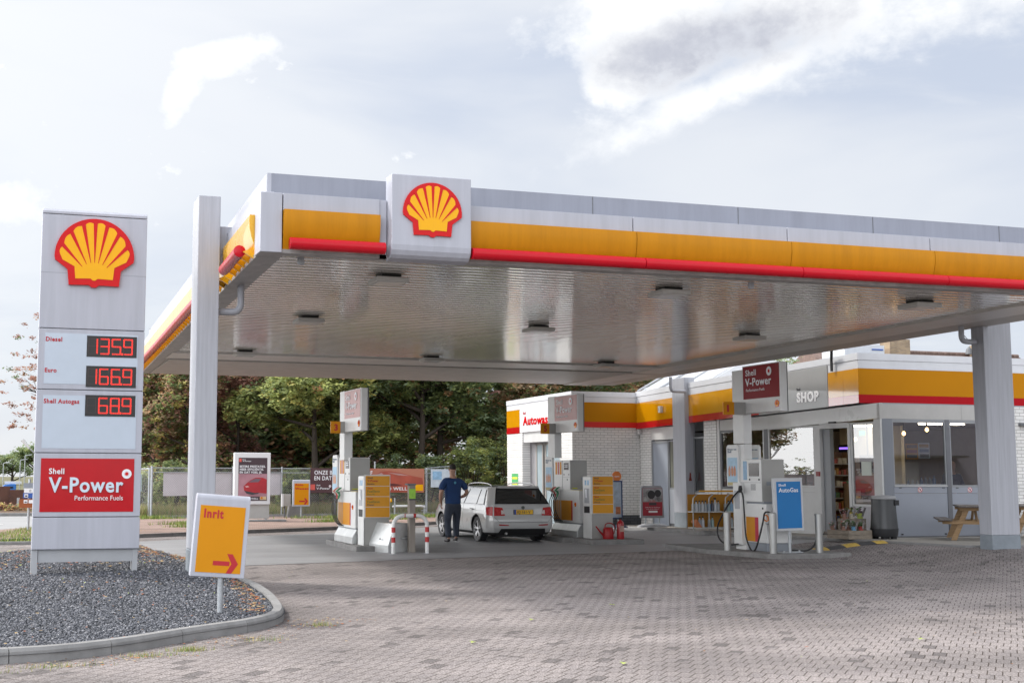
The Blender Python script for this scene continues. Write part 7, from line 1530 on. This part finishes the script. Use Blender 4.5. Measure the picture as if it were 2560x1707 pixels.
foliage('far_wood', [(x, 60 + (i % 3)*1.2, 1.6 + 1.9*(i % 4), 1.6, 1.3, 1.3, 1) for i, x in enumerate([6.4 + .4*k for k in range(70)])] + [(8.5 + .5*k, 57.5, 1.2 + 1.1*(k % 3), 1.2, .8, 1.0, 1.6) for k in range(14)], 110000, .17, [(2, 4), (1, 2), (4, 2), (5, .8), (6, .7)], 12, None, 'stuff')
T_ = [
 (6.0, 54.5, 7.6, 1.5, 'olive and brown thicket tree directly right of the price pylon', MIXO, 11000, .075, 1, .10, .4),
 (7.1, 52.6, 7.4, 1.9, 'mottled green brown tree left of the white column', MIXO, 12000, .075, 2, .10, .4),
 (8.3, 56.5, 8.6, 2.4, 'dark green tree rising behind the copper tree', MIXD, 9000, .09, 3, .14, 1.0),
 (9.3, 53.6, 7.6, 1.7, 'copper red tree just right of the white column', MIXR, 12000, .07, 4, .10, .5),
 (12.0, 51.0, 8.2, 3.1, 'big light green tree behind the poster case', MIXA, 24000, .085, 5, .17, 1.6),
 (14.6, 53.2, 8.4, 2.6, 'mid green tree behind the leftmost pump', [(1, 3), (0, 2), (2, 2), (4, .6)], 15000, .085, 6, .16, 2.2),
 (16.7, 51.4, 8.8, 2.9, 'dark trunked green tree above the orange car banner', MIXD, 15000, .085, 7, .19, 2.9),
 (18.0, 52.6, 8.8, 2.8, 'tall dark green tree behind the man', MIXD, 15000, .085, 8, .20, 2.8),
 (19.9, 54.4, 9.0, 2.8, 'bluish green tree left of the car wash corner', [(7, 4), (1, 3), (2, 2)], 14000, .085, 9, .17, 1.8),
 (22.4, 52.5, 8.6, 2.6, 'tan leaved tree above the car wash roof', MIXB, 12000, .085, 10, .16, 1.2),
 (25.2, 53.5, 8.3, 2.7, 'green tree above the car wash right of the tan one', MIXD, 12000, .085, 11, .16, 1.2),
 (28.0, 55.5, 8.0, 2.4, 'brownish green tree behind the glazed roof', MIXB, 9000, .085, 12, .14, 1.2)]
for a in T_: tree(a[0], a[1], a[2], a[3], a[4], a[5], int(a[6] * 1.7), a[7] * 1.12, a[8], a[9], a[10])
g = G()
for (x0, y0, x1, y1, h_) in (): pass
def shrub(x, y, h, r_, label, mix, n, seed, size=.06):
    t = thing('shrub', label, 'shrub', (x, y, 0), 'shrubs behind the fence'); g = G(); rd = random.Random(seed)
    for k in range(9): a = rd.uniform(0, 6.28); g.tube([(0, 0, -.05), (math.cos(a)*r_*.3, math.sin(a)*r_*.3, h*.5), (math.cos(a)*r_*.6, math.sin(a)*r_*.6, h*rd.uniform(.7, 1.05))], [.025, .018, .006], 5)
    g.build('stems', bark, t, local=True); foliage('leaves', [(0, 0, h*.5, r_*.75, r_*.75, h*.42, 2)] + [(rd.uniform(-r_, r_)*.6, rd.uniform(-r_, r_)*.4, h*rd.uniform(.6, .95), r_*.35, r_*.35, h*.2, .7) for _ in range(6)], n, size, mix, seed, t)
shrub(18.4, 49.9, 2.9, 1.1, 'pale green shrub right of the small gate', [(0, 4), (7, 3), (3, 1), (1, 2)], 7000, 21); shrub(20.0, 50.4, 3.2, 1.1, 'light leafy shrub against the car wash corner', [(0, 3), (7, 3), (3, 1), (1, 2)], 7000, 22); shrub(16.6, 50.3, 2.4, 1.1, 'grey green shrub rising behind the man and gate', [(7, 4), (0, 2), (1, 2)], 6000, 23); shrub(14.7, 50.1, 2.3, .9, 'low green shrub above the orange car banner', [(7, 3), (1, 3), (2, 1)], 4500, 24)
shrub(6.0, 48.6, 1.9, 1.2, 'leafy shrub behind the white banner near the gate', [(1, 4), (2, 3), (0, 1)], 6000, 25); shrub(10.6, 48.7, 1.7, .9, 'leafy shrub behind the meter box', [(1, 3), (0, 2), (2, 2)], 5000, 26); shrub(4.9, 49.9, 1.5, .7, 'green shrub beside the open gate', [(1, 3), (0, 2), (3, 1)], 4500, 27)
tree(3.45, 88, 14.2, 4.1, 'sparse reddish tree showing left of the pylon against the sky', MIXR, 3400, .10, 31, .13, 3.4, group=None, limbs=9, cl=[(-2.9, 0, 5.4, 1.3, 1, 1.6, 1), (-2.8, 0, 8.6, 1.3, 1, 1.8, 1), (-2.1, 0, 11, 1.3, 1, 1.2, .5)])
for i, (x, y, h, r_, lb) in enumerate(((-4, 190, 3.9, 4, 'far green tree at the left edge beyond the road'), (1.0, 185, 4.2, 3.5, 'far round green tree behind the truck'), (3.6, 160, 5.4, 3.0, 'taller far tree beside the pylon edge'), (-12, 200, 5, 5, 'far green tree beyond the left edge'), (7, 170, 5, 4, 'far green tree hidden mostly behind the pylon'))):
    tree(x, y, h, r_, lb, [(1, 3), (7, 3), (2, 1)], 5000, .16, 40 + i, .2, .2, group='far trees beyond the road')
# ---- across the road
t = thing('corten_wall', 'low rusty brown steel wall beyond the road', 'wall', (-6, 60, 0)); cor = mat('corten', (.11, .05, .035), .85, var=.35, scale=2)
g = G(); slab(g, (-30, 60.5), (0.25, 60.5), 0, 1.05, 0, 1.05, .15); slab(g, (0.25, 60.2), (6, 60.2), 0, .9, 0, .9, .15); g.build('plates', cor, t)
for i, x in enumerate((-1.6, -.3, .55, 1.3)): g = G(); g.box((x, 60.0, 0), (x + .12, 60.15, .55)); g.build('support', galv, t)
foliage('roadside_ivy', [(x * .8 - 4, 58.5, .15, .7, .5, .15, 1) for x in range(10)], 3500, .07, [(4, 2), (3, 1), (1, 1), (5, 2)], 51, None, 'stuff')
t = thing('truck', 'blue and white truck cab showing over the rusty wall', 'truck', (.2, 66, 0)); wb = mat('truck_white', (.6, .62, .65), .3); bb = mat('truck_blue', (.03, .16, .50), .3)
g = G(); g.prism([(-.25, .2), (.42, .2), (.42, .92), (.34, 1.08), (-.08, 1.08), (-.22, .92)], 'x', 0, 1) if False else g.prism([(-.20, .25), (.55, .25), (.55, 1.10), (.30, 1.12), (-.02, 1.05), (-.16, .90)], 'y', 66, 68); g.build('cab', bb, t, bevel=.03)
g = G(); g.prism([(-.15, .86), (.05, .86), (.10, .70), (-.15, .70)], 'y', 65.97, 66); g.box((.0, 66.3, 1.10), (.8, 68, 1.22)); g.build('deflector', wb, t); g = G(); g.prism([(-.12, .98), (.40, .98), (.40, .90), (-.14, .90)], 'y', 65.96, 65.99); g.build('windscreen', cglass, t)
t = thing('direction_sign', 'blue white and brown direction signs on one post by the road', 'road sign', (.61, 36.97, 0)); 
g = G(); g.tube([(.66, 37.05, 0), (.66, 37.05, 1.5)], .035, 8); g.build('post', galv, t)
def plate(z0, z1, m, x0=.50): g = G(); g.box((x0, 36.93, z0), (2.0, 36.97, z1)); return g.build('plate', m, t)
sbl = mat('sign_road_blue', (.03, .10, .38), .4); sgr = mat('sign_grey_field', (.25, .28, .33), .4); sbr = mat('sign_brown', (.30, .08, .02), .4)
plate(1.25, 1.39, sgr); plate(1.12, 1.245, whitet, .52); p_ = plate(.98, 1.115, sbl); p2_ = plate(.72, .95, sbr, .40)
g = G(); g.box((.53, 36.92, 1.0), (.63, 36.928, 1.09)); g.build('white_symbol', whitet, p_); g = G(); g.box((.55, 36.915, 1.02), (.61, 36.919, 1.06)); g.build('bus_symbol', darkt, p_)
g = G(); g.box((.52, 36.92, .84), (.62, 36.928, .93)); g.box((.65, 36.92, .84), (.75, 36.928, .93)); g.build('white_symbol', whitet, p2_); g = G(); g.box((.54, 36.915, .86), (.60, 36.919, .89)); g.build('dark_symbol', darkt, p2_)
text('C', (.66, 36.922, 1.15), .06, .05, darkt, t)
for i, (x, y, h, lb) in enumerate(((-.1, 80, 2.2, 'thin lamp post behind the truck'), (.75, 70, 2.3, 'thin lamp post left of the direction signs'), (1.05, 75, 2.6, 'lamp post nearest the pylon beyond the road'))):
    t = thing('street_lamp', lb, 'street lamp', (x, y, 0), 'street lamps beyond the road'); g = G(); g.tube([(x, y, 0), (x, y, h)], .03, 6); g.build('post', galv, t); g = G(); g.tube([(x, y, h), (x + .35, y, h + .05)], .03, 6); g.build('lamp_arm', galv, t)
t = thing('street_lamp', 'pale lamp head leaning in from behind the pylon', 'street lamp', (1.3, 60, 0)); g = G(); g.tube([(1.4, 60, 0), (1.4, 60, 2.4), (1.0, 60, 2.75)], .04, 6); g.build('post', galv, t); g = G(); g.tube([(1.0, 60, 2.75), (.70, 60, 3.12)], [.05, .09], 8); g.build('lamp_head', white2, t)
# ---- houses behind the shop
brk = brickmat('house_brick', (.36, .27, .17), (.26, .19, .13), (.30, .28, .25), .22, .075, 0, axis='y', grain=.1, var=.2, stain=.2); tile = mat('roof_tile', (.19, .13, .11), .8, var=.4, scale=4)
h1 = thing('brick_house', 'brick house whose tiled ridge and two chimneys rise over the shop roof', 'house', (51, 64, 0))
g = G(); g.box((44.5, 61, 0), (59, 69, 5.6)); g.build('wall', brk, h1)
g = G(); g.add([(44.2, 57.5, 5.4), (59.4, 57.5, 5.4), (59.4, 64, 8.95), (44.2, 64, 8.95), (44.2, 70, 5.4), (59.4, 70, 5.4)], [(0,1,2,3), (3,2,5,4), (0,3,4), (1,5,2)])
x = 44.3
while x < 59.2: g.tube([(x, 63.98, 8.97), (x + .42, 63.98, 9.0)], [.13, .10], 8); x += .43
g.build('roof', tile, h1)
def chim(x0, x1, y, z1, pots): 
    g = G(); g.box((x0, y, 8.0), (x1, y + .9, z1)); c = g.build('chimney', brk, h1); g = G(); g.box((x0 + .1, y - .05, 8.7), (x0 + .9, y - .01, 9.0)); 
    for px_ in pots: p = G(); p.lathe((px_, y + .4, z1), [(.13, 0), (.13, .3), (.15, .32)], 10); p.build('chimney_pot', mat('pot_clay', (.35, .22, .15), .7), c)
chim(49.2, 50.6, 62.9, 9.62, ()); chim(55.6, 57.0, 62.9, 9.50, (55.9, 56.5))
g = G(); g.lathe((55.3, 63.5, 8.95), [(.22, 0), (.16, .3), (.05, .45)], 10); g.build('roof_vent', greyd, h1)
h2 = thing('flat_roofed_building', 'white flat roofed building top left of the first chimney', 'building', (44, 60, 0)); g = G(); g.box((42.5, 58, 0), (45.0, 60, 8.62)); g.build('wall', mat('render_white', (.55, .58, .64), .6, var=.1), h2); g = G(); g.box((44.2, 57.96, 8.35), (44.9, 57.99, 8.42)); g.build('blue_stripe', sbl, h2)
g = G()
for i in range(5):
    for j in range(6): g.box((41.6 + j*.13, 58, 7.9 + i*.14), (41.66 + j*.13, 58.05, 8.0 + i*.14))
tag(g.build('lattice_screen', whitet, None), 'small white lattice beside the black flood lamp', 'lattice')
h3 = thing('white_house', 'pale house roof glimpsed over the shop behind the pump sign', 'house', (33, 52, 0)); g = G(); g.box((30, 52, 0), (36, 58, 6.1)); g.build('wall', MATS['render_white'], h3); g = G(); g.add([(29.7, 51.7, 6.1), (36.3, 51.7, 6.1), (36.3, 55, 7.3), (29.7, 55, 7.3)], [(0,1,2,3)]); g.build('roof', greyp, h3)
tree(37.5, 56, 8.0, 3.0, 'green tree top over the shop sign', MIXD, 9000, .10, 61, .16, 3, group=None)
g = G(); g.tube([(49.9, 60, 11.6), (55.2, 63, 9.4)], .02, 5); tag(g.build('overhead_wire', black, None), 'thin wire slanting down to the roof vent', 'wire')
# ---- across the road behind the viewer: what the shop windows mirror
h4 = thing('rendered_house', 'lilac grey rendered house mirrored in the right hand shop windows', 'house', (44, 2, 0)); lil = mat('render_lilac', (.40, .39, .46), .7, var=.1)
g = G(); g.box((39, -12, 0), (58, -4, 4.6)); g.build('wall', lil, h4); g = G(); g.box((43, -4.0, 2.6), (48, -3.0, 2.72)); g.build('porch_roof', greyd, h4); g = G(); g.box((44, -3.99, 0), (45.6, -3.95, 2.4)); g.build('door', white2, h4)
tree(31.5, -8, 8, 4, 'dark tree mirrored in the left part of the shop window', MIXD, 7000, .14, 62, .2, 1, group=None)
